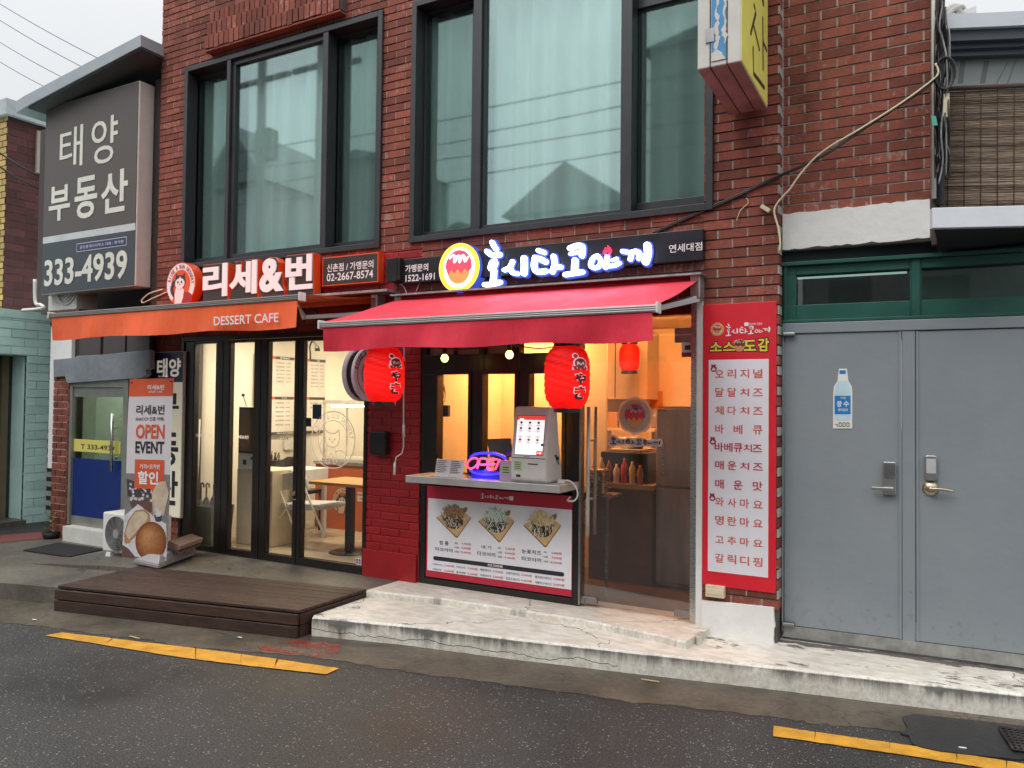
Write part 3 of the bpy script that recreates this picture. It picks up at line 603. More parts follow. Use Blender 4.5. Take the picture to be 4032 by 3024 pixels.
def cat_logo(b, cx, cz, r, c, mats, sq=1, txt=True, big=True):
    """round emblem: plain disc, white crescent ring, generic black and white cat. mats = indices disc, white, black, red"""
    X = lambda a, z: (cx+a*r*sq, cz+z*r)
    b.mi = mats[0]; b.ell(cx, cz, r*sq, r, c, c+.0015)
    b.mi = mats[1]; b.ring(cx, cz, r*.97*sq, r*.97, .3*r*sq if sq < 1 else .3*r, c+.001, c+.003, a0=-35, a1=232)
    if txt:
        b.mi = mats[3]; b.arctext('RiiSE & BUN DESSERT', cx, cz, r*.72, r*.19, 166, 2, c+.0045, .03, sq)
    S = lambda pts: [X(*p) for p in pts]
    b.mi = mats[2]; b.stroke(S([(-.2, -.75), (-.42, -.55), (-.62, -.25), (-.5, .05), (-.42, .08)]), .2*r, c+.003, c+.005)
    b.mi = mats[1]; b.poly(S([(-.38, -.95), (-.4, -.5), (-.3, -.15), (.1, -.15), (.25, -.3), (.2, -.65), (.05, -.95)]), c+.003, c+.006)
    b.mi = mats[3]; b.ell(*X(.45, -.7), .36*r*sq, .3*r, c+.0025, c+.0045, 20)
    b.mi = mats[2]; b.poly(S([(-.38, .1), (-.32, .52), (-.12, .33), (.08, .33), (.26, .5), (.3, .1)]), c+.005, c+.007); b.ell(*X(-.03, .12), .36*r*sq, .3*r, c+.005, c+.0072, 24)
    b.mi = mats[1]; b.ell(*X(-.03, .02), .33*r*sq, .25*r, c+.007, c+.009, 24); b.poly(S([(-.12, .1), (-.02, .38), (.08, .1)]), c+.007, c+.0092)
    b.mi = mats[2]
    for p in ((-.16, .08), (.1, .08)): b.ell(*X(*p), .05*r*sq, .06*r, c+.009, c+.0105, 10)
    b.ell(*X(-.03, -.02), .035*r*sq, .03*r, c+.009, c+.0105, 8)

# café folding doors
Z0, Z1 = .172, 2.33; ST = [-6.735, -6.138, -5.622, -5.137, -4.318]
PN = [(-6.563, -6.226, .24, 2.258), (-6.05, -5.71, .247, 2.255), (-5.535, -5.185, .25, 2.25), (-5.09, -4.36, .258, 2.245)]
b = MB(F0); b.box(-6.74, -6.7, .13, 2.33, -.09, .02); b.box(-4.345, -4.318, .13, 2.33, -.09, .02); b.box(-6.7, -4.345, 2.285, 2.33, -.09, .02); b.box(-6.7, -4.345, .13, .168, -.09, .015)
b.build('door_frame', BLACKF, bd, bevel=.003)
def vinyl(name, c, k):
    M, t, n, b, L = nodes(name); b.inputs['Base Color'].default_value = (*c, 1); b.inputs['Roughness'].default_value = .6
    tr = n.new('ShaderNodeBsdfTranslucent'); tr.inputs[0].default_value = (*c, 1); m = n.new('ShaderNodeMixShader'); m.inputs[0].default_value = k
    L.new(b.outputs[0], m.inputs[1]); L.new(tr.outputs[0], m.inputs[2]); L.new(m.outputs[0], n['Material Output'].inputs[0]); MC[name] = M; return M
HASH = vinyl('pale vinyl decal', (.86, .8, .84), .75)
for i, g in enumerate(PN):
    b = MB(F0); s0, s1 = ST[i]+.004, ST[i+1]-.004
    s0 = max(s0, -6.698); s1 = min(s1, -4.347)
    b.box(s0, g[0], Z0, 2.28, -.06, .006); b.box(g[1], s1, Z0, 2.28, -.06, .006); b.box(g[0], g[1], Z0, g[2], -.06, .006); b.box(g[0], g[1], g[3], 2.28, -.06, .006)
    b.box(g[0], g[0]+.008, g[2], g[3], -.05, 0); b.box(g[1]-.008, g[1], g[2], g[3], -.05, 0)
    d = b.build('folding_door', BLACKF, bd, bevel=.002)
    b = MB(F0); b.rbox(g, -.034, -.028); b.build('pane', SHOPG, d)
    if i < 3:
        b = MB(F0)
        tx, tl, br = (('DESSERT CAFE', (772, 1708), (840, 1722)), ('리세&번', (920, 1712), (978, 1729)), ('DESSERT CAFE', (1058, 1718), (1136, 1733)))[i]
        b.text(tx, F0.R(tl, br, -.026), -.026, .012); b.build('lettering', HASH if i < 2 else mat('grey decal', (.25, .22, .2), .6), d)
    else:
        b = MB(F0); cx, cz = F0.px(1311, 1732, -.026); r = .228; X = lambda a, z: (cx+a*r, cz+z*r); S = lambda P: [X(*p) for p in P]; c = -.026
        b.ring(cx, cz, r*1.14, r*1.14, .01, c, c+.001); b.ring(cx, cz, r*.78, r*.78, .008, c, c+.001, a0=-30, a1=225); b.arctext('RiiSE & BUN DESSERT', cx, cz, r*.84, r*.2, 158, 8, c+.001, .02)
        for st in ([(-.4, .05), (-.42, .4), (-.2, .28), (.1, .26), (.3, .38), (.32, 0), (.2, -.22), (-.05, -.3), (-.3, -.2), (-.4, .05)], [(-.3, -.25), (-.32, -.6), (-.35, -.9), (-.2, -.95), (-.15, -.6), (.0, -.6), (.05, -.92), (.2, -.85), (.15, -.4)], [(-.45, -.75), (-.62, -.5), (-.66, -.2), (-.52, .02), (-.45, -.2), (-.35, -.45)], [(.2, -.45), (.5, -.42), (.66, -.65), (.55, -.95), (.3, -1)]):
            b.stroke(S(st), .008, c, c+.001)
        for p in ((-.18, .02), (.1, .02), (-.04, -.08)): b.ell(*X(*p), .008, .01, c, c+.001, 8)
        b.build('cat_decal', HASH, d)
        b = MB(F0); R = F0.R((1401, 2197), (1430, 2226), -.026); b.rbox(R, -.0275, -.0265)
        b.build('card_sticker', PW, d)
        b = MB(F0); w = (R[1]-R[0])/3
        for k in range(3):
            b.mi = k; b.rrect((R[0]+w*k+.004, R[0]+w*(k+1)-.002, R[2]+.008, R[3]-.006), .006, -.0265, -.0255)
            b.mi = 3; b.text('JCB'[k], (R[0]+w*k+.008, R[0]+w*(k+1)-.007, (R[2]+R[3])/2-.008, (R[2]+R[3])/2+.007), -.025, .03)
        b.build('card_logo', [mat('card blue', (.01, .06, .4), .5), mat('card red', (.5, .01, .03), .5), mat('card green', (.01, .25, .04), .5), PW], d)
    if i == 2:
        b = MB(F0); x, z = F0.px(1161, 1943, .006); b.ell(x, z, .017, .02, .006, .022, 20); b.box(x-.018, x+.018, z-.062, z-.05, .006, .012); b.build('lock_cylinder', STEEL, d, bevel=.002)
        b = MB(F0)
        for y in (1625, 1725, 1825):
            x, z = F0.px(1164, y, .006)
            for u in range(4):
                for v in range(7): b.box(x-.018+u*.011, x-.013+u*.011, z-.04+v*.012, z-.035+v*.012, .006, .008)
        b.build('push_button_dots', DGREY, d)
    if i == 3:
        b = MB(F0); x0, z0 = F0.px(1192, 1850, .006); x1, z1 = F0.px(1208, 1605, .006); b.box(x0, x1, z0, z1, .03, .05); b.box(x0+.01, x1-.01, z0+.03, z0+.06, .006, .03); b.box(x0+.01, x1-.01, z1-.06, z1-.03, .006, .03); b.build('pull_handle', BLACK, d, bevel=.004)
        b = MB(F0); b.rbox(F0.R((1205, 1645), (1225, 1680), -.026), -.0275, -.0265); b.build('sticker', mat('navy sticker', (.02, .03, .06), .5), d)
        b = MB(F0); b.rbox(F0.R((1231, 1592), (1265, 1650), -.026), -.0275, -.0265); b.build('sticker', mat('teal sticker', (.02, .07, .08), .5), d)
b = MB(F0); b.box(-6.74, -4.32, 2.33, 2.6, -.2, -.02); b.build('shutter_box', BLACKF, bd)

# takoyaki serving window: dark frame with panes
SW = []
for xa, xb in ((1724, 1846), (1902, 2028), (2085, 2215)):
    a = F0.px(xa, 1472)[0]; c = F0.px(xb, 1472)[0]; SW.append((a, c, 1.125, 1.925))
TR_ = []
for xa, xb in ((1681, 1785), (1790, 1886), (1908, 1997), (2044, 2178)):
    a = F0.px(xa, 1392)[0]; c = F0.px(xb, 1392)[0]; TR_.append((a, c, 2.085, 2.36))
b = MB(F0); b.slab((-3.755, -2.312, 1.0, 2.43), -.09, .0, SW+TR_); b.slab((-3.755, -2.312, .17, 1.0), -.09, 0, [(-3.7, -2.36, .24, 1.0)]); b.box(-3.7, -2.36, .24, 1.0, -.09, -.02)
for g in SW: b.frame((g[0]-.03, g[1]+.03, g[2]-.03, g[3]+.03), .03, 0, .012)
sw = b.build('serving_window', BLACKF, bd, bevel=.003)
for g in SW:
    b = MB(F0); b.rbox(g, -.05, -.044); b.build('pane', SHOPG, sw)
for i, g in enumerate(TR_):
    b = MB(F0); b.rbox(g, -.05, -.044); b.build('transom_pane', DOORG if i == 3 else mat('frosted grey pane', (.3, .27, .29), .35), sw)
# entrance: beam, steel post, white strip, glass door with fittings
b = MB(F0); b.box(-2.312, -1.472, 2.33, 2.43, -.1, 0); b.build('door_beam', mat('maroon metal beam', (.12, .018, .018), .35, .3), bd)
b = MB(F0); b.box(-1.472, -1.432, .19, 2.42, -.1, .005); b.build('steel_post', STEEL, bd, bevel=.003)
b = MB(F0); b.box(-1.431, -1.386, .15, 2.42, -.05, .012); b.build('white_trim', WPAINT, bd, bevel=.003)
b = MB(F0); b.box(-2.312, -2.298, .2, 2.33, -.06, .004); b.build('door_jamb', STEELD, bd)
DG = (-2.294, -1.474, .207, 2.19)
b = MB(F0); b.rbox(DG, -.044, -.034); gd = b.build('glass_door', DOORG, bd)
b = MB(F0); b.box(-2.296, -1.474, 2.2, 2.328, -.044, -.034); b.build('transom_pane', DOORG, bd)
b = MB(F0)
for R in (F0.R((2284, 2347), (2349, 2383), -.02), F0.R((2652, 2400), (2722, 2436), -.02), F0.R((2656, 1320), (2727, 1347), -.02), F0.R((2656, 1292), (2727, 1316), -.02)): b = MB(F0); b.rrect(R, .008, -.05, -.022); b.build('patch_fitting', STEELD, gd, bevel=.002)
b = MB(F0); x, z = F0.px(2294, 2366, -.02); b.ell(x, z, .018, .02, -.022, -.012, 20); b.build('lock', STEELD, gd)
for c_, y0, y1, px_ in ((.035, 1602, 2110, 2318), (-.11, 1602, 2105, 2345)):
    x, z1 = F0.px(px_, y0, c_); _, z0 = F0.px(px_, y1, c_); b = MB(F0); b.tube([(x, z0, c_), (x, z1, c_)], .0135, 14)
    for zz in (z0+.27, z1-.25): b.tube([(x, zz, c_), (x, zz, -.034 if c_ > 0 else -.044)], .008, 8)
    b.build('pull_handle', STEELB, gd)
b = MB(F0); b.rbox(F0.R((2684, 1350), (2726, 1405), -.033), -.0335, -.0325); b.build('card_sticker', mat('card sticker', (.62, .6, .58), .5), gd)
b = MB(F0); R = F0.R((2684, 1388), (2726, 1405), -.032); b.mi = 0; b.rbox(R, -.0325, -.0318); R = F0.R((2696, 1360), (2718, 1378), -.032); b.mi = 1; b.rrect((R[0], R[1], R[2]+.004, R[3]), .004, -.0325, -.0318); b.mi = 0; b.box(R[0], R[1], R[2], R[2]+.008, -.0325, -.0316); b.build('card_mark', [mat('sticker maroon', (.25, .02, .03), .5), INK], gd)

# ------------------------------------------------------------------ signs on the facade
GLOW = mat('lit white letter face', (.9, .95, 1), .4, var=0, es=5, ec=(.55, .72, 1.0), rv=0)
GLOWY = mat('lit yellow sign face', (.9, .6, .05), .4, var=0, es=1.0, ec=(1, .55, .03), rv=0)
GLOWW = mat('lit white disc face', (.9, .9, .9), .4, var=0, es=1.2, ec=(1, .95, .92), rv=0)
GLOWR = mat('lit red disc face', (.7, .05, .08), .4, var=0, es=.75, ec=(.9, .06, .1), rv=0)
GLOWB = mat('lit brown disc face', (.5, .2, .06), .4, var=0, es=.6, ec=(.75, .3, .08), rv=0)
EDGE = mat('blue halo glow rim', (.02, .025, .12), .4, var=0, es=.35, ec=(.08, .16, 1.0))  # backing glows blue itself, standing in for the halo light around the letters
def logo_strokes():
    A = lambda P, w: ([(1700+x/4.022, 880+y/4.022) for x, y in P], w/4.022)
    B = lambda P, w: ([(2200+x/3.568, 860+y/3.568) for x, y in P], w/3.568)
    return [A([(948, 295), (975, 350), (1012, 405)], 74), A([(868, 440), (950, 500), (1065, 490)], 82), A([(1002, 580), (1008, 640), (965, 715), (922, 730), (912, 680), (945, 600), (1000, 575)], 44), A([(975, 745), (970, 840), (958, 930)], 92), A([(830, 968), (950, 960), (1072, 928)], 76),
            A([(1270, 598), (1225, 690), (1142, 735)], 66), A([(1228, 695), (1270, 775), (1345, 792)], 70), A([(1453, 550), (1458, 660), (1452, 785)], 100),
            A([(1682, 425), (1772, 455)], 72), A([(1628, 540), (1720, 565), (1790, 603)], 88), A([(1620, 555), (1612, 690), (1665, 762), (1792, 752)], 84), A([(1922, 520), (1937, 640), (1902, 762)], 82), A([(1950, 688), (2032, 685)], 74),
            B([(150, 418), (250, 382), (325, 395), (318, 520)], 72), B([(150, 500), (275, 468)], 32), B([(220, 590), (213, 740)], 84), B([(85, 788), (200, 770), (325, 750)], 66),
            B([(545, 522), (585, 600), (545, 680), (470, 690), (440, 640), (480, 550), (545, 522)], 52), B([(676, 530), (667, 610), (648, 690)], 50), B([(742, 588), (812, 557)], 30), B([(690, 667), (775, 660), (848, 622)], 48),
            B([(890, 460), (965, 472), (1008, 505), (998, 575)], 54), B([(1015, 475), (1085, 458), (1128, 490), (1115, 562)], 56), B([(1238, 378), (1247, 490), (1215, 605)], 96)]
LS = logo_strokes()
FLAME = [(2200+x/3.568, 860+y/3.568) for x, y in [(622, 500), (622, 465), (645, 432), (650, 405), (666, 425), (666, 450), (684, 440), (682, 375), (712, 405), (734, 440), (722, 485), (705, 495), (690, 462), (655, 470), (642, 505)]]
FS = FY(-.12)
LSM = [([FS.px(*p) for p in P], w*.0017) for P, w in LS]; FLM = [FS.px(*p) for p in FLAME]
lx = [p[0] for P, w in LSM for p in P]; lz = [p[1] for P, w in LSM for p in P]; LB = (min(lx), max(lx), min(lz), max(lz))
def logo(b, R, c, d=.001, grow=0, sq=None):
    sx_ = (R[1]-R[0])/(LB[1]-LB[0]); sz_ = (R[3]-R[2])/(LB[3]-LB[2])
    T = lambda p: (R[0]+(p[0]-LB[0])*sx_, R[2]+(p[1]-LB[2])*sz_)
    for P, w in LSM: b.stroke([T(p) for p in P], w*(sx_+sz_)/2+grow, c, c+d)
    return T
def dumpling(b, cx, cz, r, c, mi):
    """plain stand-in emblem: a cream ball with a red sauce cap; mi = white, red, brown"""
    b.mi = mi[0]; b.ell(cx, cz-.12*r, .66*r, .66*r, c, c+.0015, 36)
    b.mi = mi[2]; b.ell(cx, cz-.16*r, .52*r, .52*r, c+.001, c+.003, 32)
    b.mi = mi[1]; P = [(cx+.62*r*math.cos(rad(a)), cz+.02*r+.66*r*math.sin(rad(a))) for a in range(-8, 190, 9)]+[(cx+r*x, cz+r*z) for x, z in ((-.5, -.3), (-.36, -.1), (-.2, -.26), (-.04, -.05), (.12, -.3), (.28, -.08), (.45, -.22))]
    b.poly(P, c+.002, c+.0045)
    b.mi = mi[0]; b.stroke([(cx+r*x, cz+r*z) for x, z in ((-.42, .38), (-.22, .5), (-.2, .2), (0, .46), (.04, .18), (.22, .46), (.3, .2), (.44, .36))], .085*r, c+.004, c+.006)

sg = thing('shop_sign', 'long black shop sign with glowing white brush letters above red awning', 'sign', (-2.65, -.04, 2.69))
b = MB(F0); T0 = F0.R((2005, 993), (2795, 1024), .08); b.box(-3.92, -3.3, 2.69, 2.895, .0, .075); b.box(-3.3, -1.375, 2.69, 2.905, .0, .08)
for P, w in LSM: pass
b.build('panel', DGREY if 0 else mat('black sign panel', (.014, .014, .02), .35, var=.15), sg, bevel=.004)
b = MB(F0); c = .09
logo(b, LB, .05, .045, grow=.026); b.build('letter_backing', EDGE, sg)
b = MB(F0); logo(b, LB, .096, .03); b.build('lit_letters', GLOW, sg)
b = MB(F0); b.poly(FLM, .096, .124); b.build('lit_flame', mat('lit red flame', (.8, .03, .06), .4, var=0, es=1.0, ec=(.95, .03, .1)), sg)
cx, cz = FS.px(1807, 1054); b = MB(F0); b.mi = 0; b.ell(cx, cz, .195, .2, 0, .118, 56); b.mi = 1; b.ell(cx, cz, .192, .197, .118, .12, 56)
b.mi = 2; b.ell(cx, cz, .15, .165, .12, .1215, 40); dumpling(b, cx, cz+.005, .2, .1215, (2, 3, 4))
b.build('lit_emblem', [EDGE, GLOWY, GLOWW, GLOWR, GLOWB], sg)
b = MB(F0); c = .082
b.text('가맹문의', F0.R((1596, 1044), (1686, 1066), c), c, .022); b.text('1522-1691', F0.R((1597, 1083), (1712, 1101), c), c, .02)
b.text('연세대점', F0.R((2634, 964), (2765, 985), c), c, .012)
b.build('lettering', PW, sg)

cs = thing('cafe_sign', 'white Korean channel letters on dark backing with orange sides and round cat emblem', 'sign', (-5.6, -.06, 2.6))
FC = FY(-.15); b = MB(F0); ci = (712, 1118); cx, cz = FC.px(*ci); r = FC.px(712, 1035)[1]-cz
b.mi = 0; b.ell(cx, cz, r*1.02, r*1.02, .05, .148, 56); cat_logo(b, cx, cz, r, .149, (0, 1, 2, 3)); b.build('cat_emblem', [ORP, PW, DGREY, mat('dark red print', (.35, .02, .02), .5)], cs)
z3 = 3.456; XY = lambda x, y: (640+x/z3, 980+y/z3)
def pts(P): return [FC.px(*XY(*p)) for p in P]
shapes = [[(560, 215), (880, 185), (886, 710), (870, 735), (560, 760), (548, 740), (548, 410), (560, 400), (655, 390), (655, 372), (552, 378), (550, 225)],
          [(975, 175), (1060, 165), (1065, 315), (1105, 305), (1108, 155), (1190, 140), (1290, 135), (1297, 665), (1285, 700), (935, 735), (905, 700), (915, 590), (975, 530)],
          [(1390, 150), (1460, 110), (1535, 115), (1580, 180), (1575, 320), (1630, 315), (1640, 500), (1665, 560), (1660, 620), (1600, 660), (1400, 675), (1335, 650), (1318, 590), (1330, 420), (1360, 350), (1355, 220)],
          [(1690, 90), (1800, 80), (1930, 65), (2050, 50), (2058, 600), (2040, 635), (1720, 650), (1690, 620), (1690, 450), (1670, 400), (1675, 120)]]
for s_ in shapes:
    q = pts(s_); mx_, mz = sum(p[0] for p in q)/len(q), sum(p[1] for p in q)/len(q)
    b = MB(F0); b.mi = 0; b.poly(q, .055, .146); b.mi = 1; b.poly([(mx_+(p[0]-mx_)*.965, mz+(p[1]-mz)*.975) for p in q], .146, .149)
    b.build('letter_box', [ORP, DGREY], cs, bevel=.004)
LT = mat('warm white letter face', (.78, .72, .73), .35, var=.02, es=.12, ec=(1, .9, .9))
for ch, tl, br in (('리', (565, 225), (885, 640)), ('세', (925, 190), (1287, 605)), ('&', (1335, 145), (1650, 575)), ('번', (1688, 105), (2045, 540))):
    b = MB(F0); b.text(ch, FC.R(XY(*tl), XY(*br)), .151, .034 if ch != '&' else .036, depth=.012); b.build('letter_face', LT, cs)
b = MB(F0); R = F0.R((1269, 1015), (1488, 1110), .09); b.mi = 0; b.rbox(R, .0, .088); b.mi = 1; b.box(R[0]+.01, R[1]-.01, R[2]+.01, R[3]-.01, .088, .09)
b.build('number_panel', [ORP, DGREY], cs, bevel=.003)
b = MB(F0); b.text('신촌점 / 가맹문의', F0.R((1288, 1041), (1470, 1055), .091), .0915, .014); b.text('02-2667-8574', F0.R((1287, 1078), (1469, 1093), .091), .0915, .012); b.build('lettering', PW, cs)
b = MB(F0); R = F0.R((1520, 1018), (1573, 1104), .12); b.box(R[0], R[1]-.03, R[2], R[3], 0, .12); b.box(R[1]-.028, R[1], R[2]+.004, R[3]-.004, 0, .118)
tag(b.build('junction_box', BLACK, bevel=.004), 'black upright metal box between the two shop signs', 'electrical box')

# ------------------------------------------------------------------ awnings
def awning(name, label, x0, x1, yw, zw, yf, zf, vb, cloth, barm, sag=.012, extra=None):
    t = thing(name, label, 'awning', ((x0+x1)/2, yw, zf), None)
    b = MB(); nu, nv = 40, 8
    fx = lambda u, v, o=0: (x0+(x1-x0)*u, yw+(yf-yw)*v, zw+(zf+.022-zw)*v-sag*4*v*(1-v)+(.006*math.sin(u*31+2*v)+.005*math.sin(u*13+1+5*v))*v*(1-v)*4+o)
    b.grid(fx, nu, nv); b.grid(lambda u, v: fx(u, v, -.003), nu, nv); b.build('canopy', cloth, t)
    b = MB(); h = zf-.022-vb
    va = lambda u, v, o=0: (x0+.025+(x1-x0-.05)*u+(.012*v*(1 if u > .5 else -1)*abs(2*u-1)**6), yf-.012+.011*v*math.sin(u*23+v)+.014*v*math.sin(u*9+1)+.005*v*math.sin(u*61)+o, zf-.022-h*v-.008*v*math.sin(u*15+.6))
    b.grid(va, 90, 6); b.grid(lambda u, v: va(u, v, .003), 90, 6); b.build('valance', cloth, t)
    b = MB(); b.box(x0, x1, yf-.02, yf+.03, zf-.022, zf+.02)
    for k in range(3): b.box(x0, x1, yf-.024, yf-.02, zf-.016+.012*k, zf-.01+.012*k)
    b.build('front_bar', barm, t, bevel=.003)
    for x in (x0-.014, x1):
        b = MB(); b.box(x, x+.014, yf-.034, yf+.04, zf-.032, zf+.034); b.build('end_cap', WHITE, t, bevel=.006)
    b = MB(); b.tube([(x0+.02, yw+.03, zw-.005), (x1-.02, yw+.03, zw-.005)], .035, 14); b.build('roller', cloth, t)
    for s, x in ((1, x0+.02), (-1, x1-.02)):
        b = MB(); zz = zw-.15; e = Vector((x+s*.38, yw+(yf-yw)*.5, zw+(zf-zw)*.5-.16)); b.hexa([(x-.03*s, yw, zz), (x+.03*s, yw, zz), (x+.03*s, yw, zz+.045), (x-.03*s, yw, zz+.045)][::1], [(e.x-.02, e.y, e.z), (e.x+.02, e.y, e.z), (e.x+.02, e.y, e.z+.035), (e.x-.02, e.y, e.z+.035)])
        b.hexa([(e.x-.02, e.y, e.z), (e.x+.02, e.y, e.z), (e.x+.02, e.y, e.z+.035), (e.x-.02, e.y, e.z+.035)], [(x+s*.04, yf+.02, zf-.022), (x+s*.08, yf+.02, zf-.022), (x+s*.08, yf+.02, zf-.004), (x+s*.04, yf+.02, zf-.004)])
        b.build('folding_arm', ALU, t, bevel=.003)
        b = MB(); b.box(x-.035, x+.035, yw-.02, -.0, zw-.13, zw+.03); b.build('bracket', ALU, t, bevel=.008)
    return t
ra = awning('red_awning', 'red cloth awning with grey front bar over the serving window', -3.95, -1.395, -.1, 2.55, -1.0, 2.255, 2.065, REDF, ALU)
b = MB(); b.box(-3.97, -1.36, -.17, -.02, 2.576, 2.59); b.build('cover_strip', mat('galvanised strip', (.5, .5, .5), .35, .8, var=.3, sc=12), ra)
oa = awning('orange_awning', 'orange cloth awning with white lettering over the folding cafe doors', -7.335, -4.16, -.1, 2.58, -1.0, 2.475, 2.245, ORF, mat('weathered awning bar', (.3, .27, .25), .5, .5), .004)
b = MB(); b.box(-5.2, -3.98, -.2, -.02, 2.615, 2.635); b.build('cover_strip', MC['galvanised strip'], oa)
FV = FY(-1.04); b = MB(FV); b.text('DESSERT CAFE', FV.R((842, 1247), (1096, 1268)), 0, .012); b.build('lettering', PW, oa)

# ------------------------------------------------------------------ yellow projecting sign (top right), round projecting sign
ys = thing('projecting_sign', 'yellow box sign with grey lettering and torn blue front strip jutting from brick wall', 'sign', (-1.0, -.3, 3.7))
yx0, yx1, yf, zb, zt = -1.205, -.955, -.86, 3.665, 5.2
slope = .18
b = MB(); b.mi = 0; b.box(yx0, yx1, yf, -.06, zb, zt); b.build('case', OFFW, ys, bevel=.006)
b = MB()
for x in (yx0+.075, yx1-.078): b.box(x-.003, x+.003, yf-.003, yf+.01, zb, zt); b.box(x-.003, x+.003, yf, -.06, zb-.003, zb+.01)
b.build('seam', BLACK, ys)
b = MB(); b.box(yx0+.002, yx1-.002, yf+.004, -.062, zb-.0015, zb+.02); b.build('underside', mat('rusty pink underside', (.36, .22, .19), .6, var=.3, sc=6), ys)
FB = FY(yf); b = MB(FB); n = 40; x0, x1 = yx0+.083, yx1-.084
b.mi = 0; b.box(x0, x1, zb+.03, zt, .0, .004); b.mi = 1
for xa, w_, zlo in ((x0+.03, .012, zb+.03), (x0+.075, .008, zb+.12)):
    P = []; Q = []
    for i in range(30):
        z = zlo+i*(.5/30); k = random.uniform(.3, 2.4)*w_*(2.2 if i < 6 else 1)*(2.4 if i > 24 else 1); P.append((xa-k*.5+.006*math.sin(i), z)); Q.append((xa+k*.6+.006*math.sin(i), z+random.uniform(-.006, .006)))
    b.poly(P+Q[::-1], .004, .0055)
b.poly([(x0, zb+.03), (x1, zb+.03), (x1-.02, zb+.06), (x1-.05, zb+.05), (x1-.06, zb+.1), (x0+.03, zb+.11), (x0+.02, zb+.07), (x0, zb+.08)], .004, .006)
b.build('blue_strip', [mat('faded blue film', (.05, .25, .5), .5), OFFW], ys)
b = MB(FB); R = FB.R((2780, 117), (2813, 164)); b.box(R[0], R[1], R[2], R[3], .002, .008); b.build('hinge', STEELD, ys)
FX = Fr((yx1, 0, 0), 90)
b = MB(FX); b.box(yf+.006, -.068, zb+.008, zt, .0, .004); b.build('yellow_face', mat('yellow sign face', (.62, .56, .11), .4, var=.1, es=.06, ec=(.9, .8, .2)), ys)
b = MB(FX); m = lambda x, y: FX.px(2300+x/2.212, y/2.212, .004)
for P, w in (([m(1480, 50), m(1495, 110), m(1450, 290)], .03), ([m(1480, 240), m(1525, 430)], .024), ([m(1555, 160), m(1557, 600)], .028), ([m(1560, 370), m(1588, 440)], .024), ([m(1470, 420), m(1475, 640), m(1568, 765)], .028), ([m(1540, -60), m(1560, 30)], .04)): b.stroke(P, w, .004, .006, smooth=False)
b.build('lettering', DGREY, ys)
b = MB(); b.box(-1.2, -1.1, -.07, .0, 4.0, 4.06); b.box(-1.2, -1.1, -.07, .0, 4.8, 4.86); b.build('wall_bracket', STEELD, ys)

rs = thing('round_sign', 'round white double disc projecting sign half hidden behind the left lantern', 'sign', (-4.1, -.3, 1.75))
X0, yc, zc, rr_ = FY(-.3).px(1462, 1474)[0], -.3, FY(-.3).px(1462, 1474)[1], .222
for xo, th in ((0, .03), (-.085, .04)):
    b = MB(); b.mi = 0; b.lathe([(.001, -th), (rr_-.004, -th), (rr_, -th+.004), (rr_, -.004), (rr_-.004, 0), (.001, 0)], (X0+xo, yc, zc), 48, 'x', False); b.build('disc', mat('lilac white disc', (.8, .76, .84), .4), rs)
b = MB(); b.lathe([(.001, -.055), (rr_*.93, -.055), (rr_*.93, 0), (.001, 0)], (X0-.03, yc, zc), 40, 'x', False); b.build('dark_core', BLACK, rs)
FXX = Fr((X0, 0, 0), 90); b = MB(FXX); b.mi = 1; b.ring(yc, zc, rr_*.8, rr_*.8, .006, .0, .002); b.arctext('RiiSE & BUN DESSERT', yc, zc, rr_*.8, rr_*.16, 165, 15, .001, .02); b.ring(yc, zc, rr_*.55, rr_*.55, .01, 0, .001); b.build('lettering', [PW, mat('brown print', (.12, .06, .05), .5)], rs)
b = MB(); b.box(X0-.08, X0-.04, yc+.1, 0, zc-.02, zc+.02); b.build('bracket', BLACK, rs)

# ------------------------------------------------------------------ lanterns
LANT, _t, _n, _b, _L = nodes('red lantern paper'); _b.inputs['Base Color'].default_value = (.62, .02, .02, 1); _b.inputs['Roughness'].default_value = .7
_tr = _n.new('ShaderNodeBsdfTranslucent'); _o = _n.new('ShaderNodeTexCoord').outputs['Object']; _f = noise(_n, _L, _o, 9, 5, (1, 1, 4)); _r = ramp(_n, _L, _f, [(.3, (.6, .006, .005)), (.7, (.92, .016, .012))]); _L.new(_r.outputs[0], _tr.inputs[0])
_mx = _n.new('ShaderNodeMixShader'); _mx.inputs[0].default_value = .55; _L.new(_b.outputs[0], _mx.inputs[1]); _L.new(_tr.outputs[0], _mx.inputs[2]); _L.new(_mx.outputs[0], _n['Material Output'].inputs[0]); bumpn(_n, _L, _b, noise(_n, _L, _o, 14, 4, (1, 1, 5)), .5, .006)
LPW = mat('self glowing outline', (.8, .6, .62), .6, var=0, es=.22, ec=(1, .62, .66))  # print glows by itself in place of bulb light passing through the paper
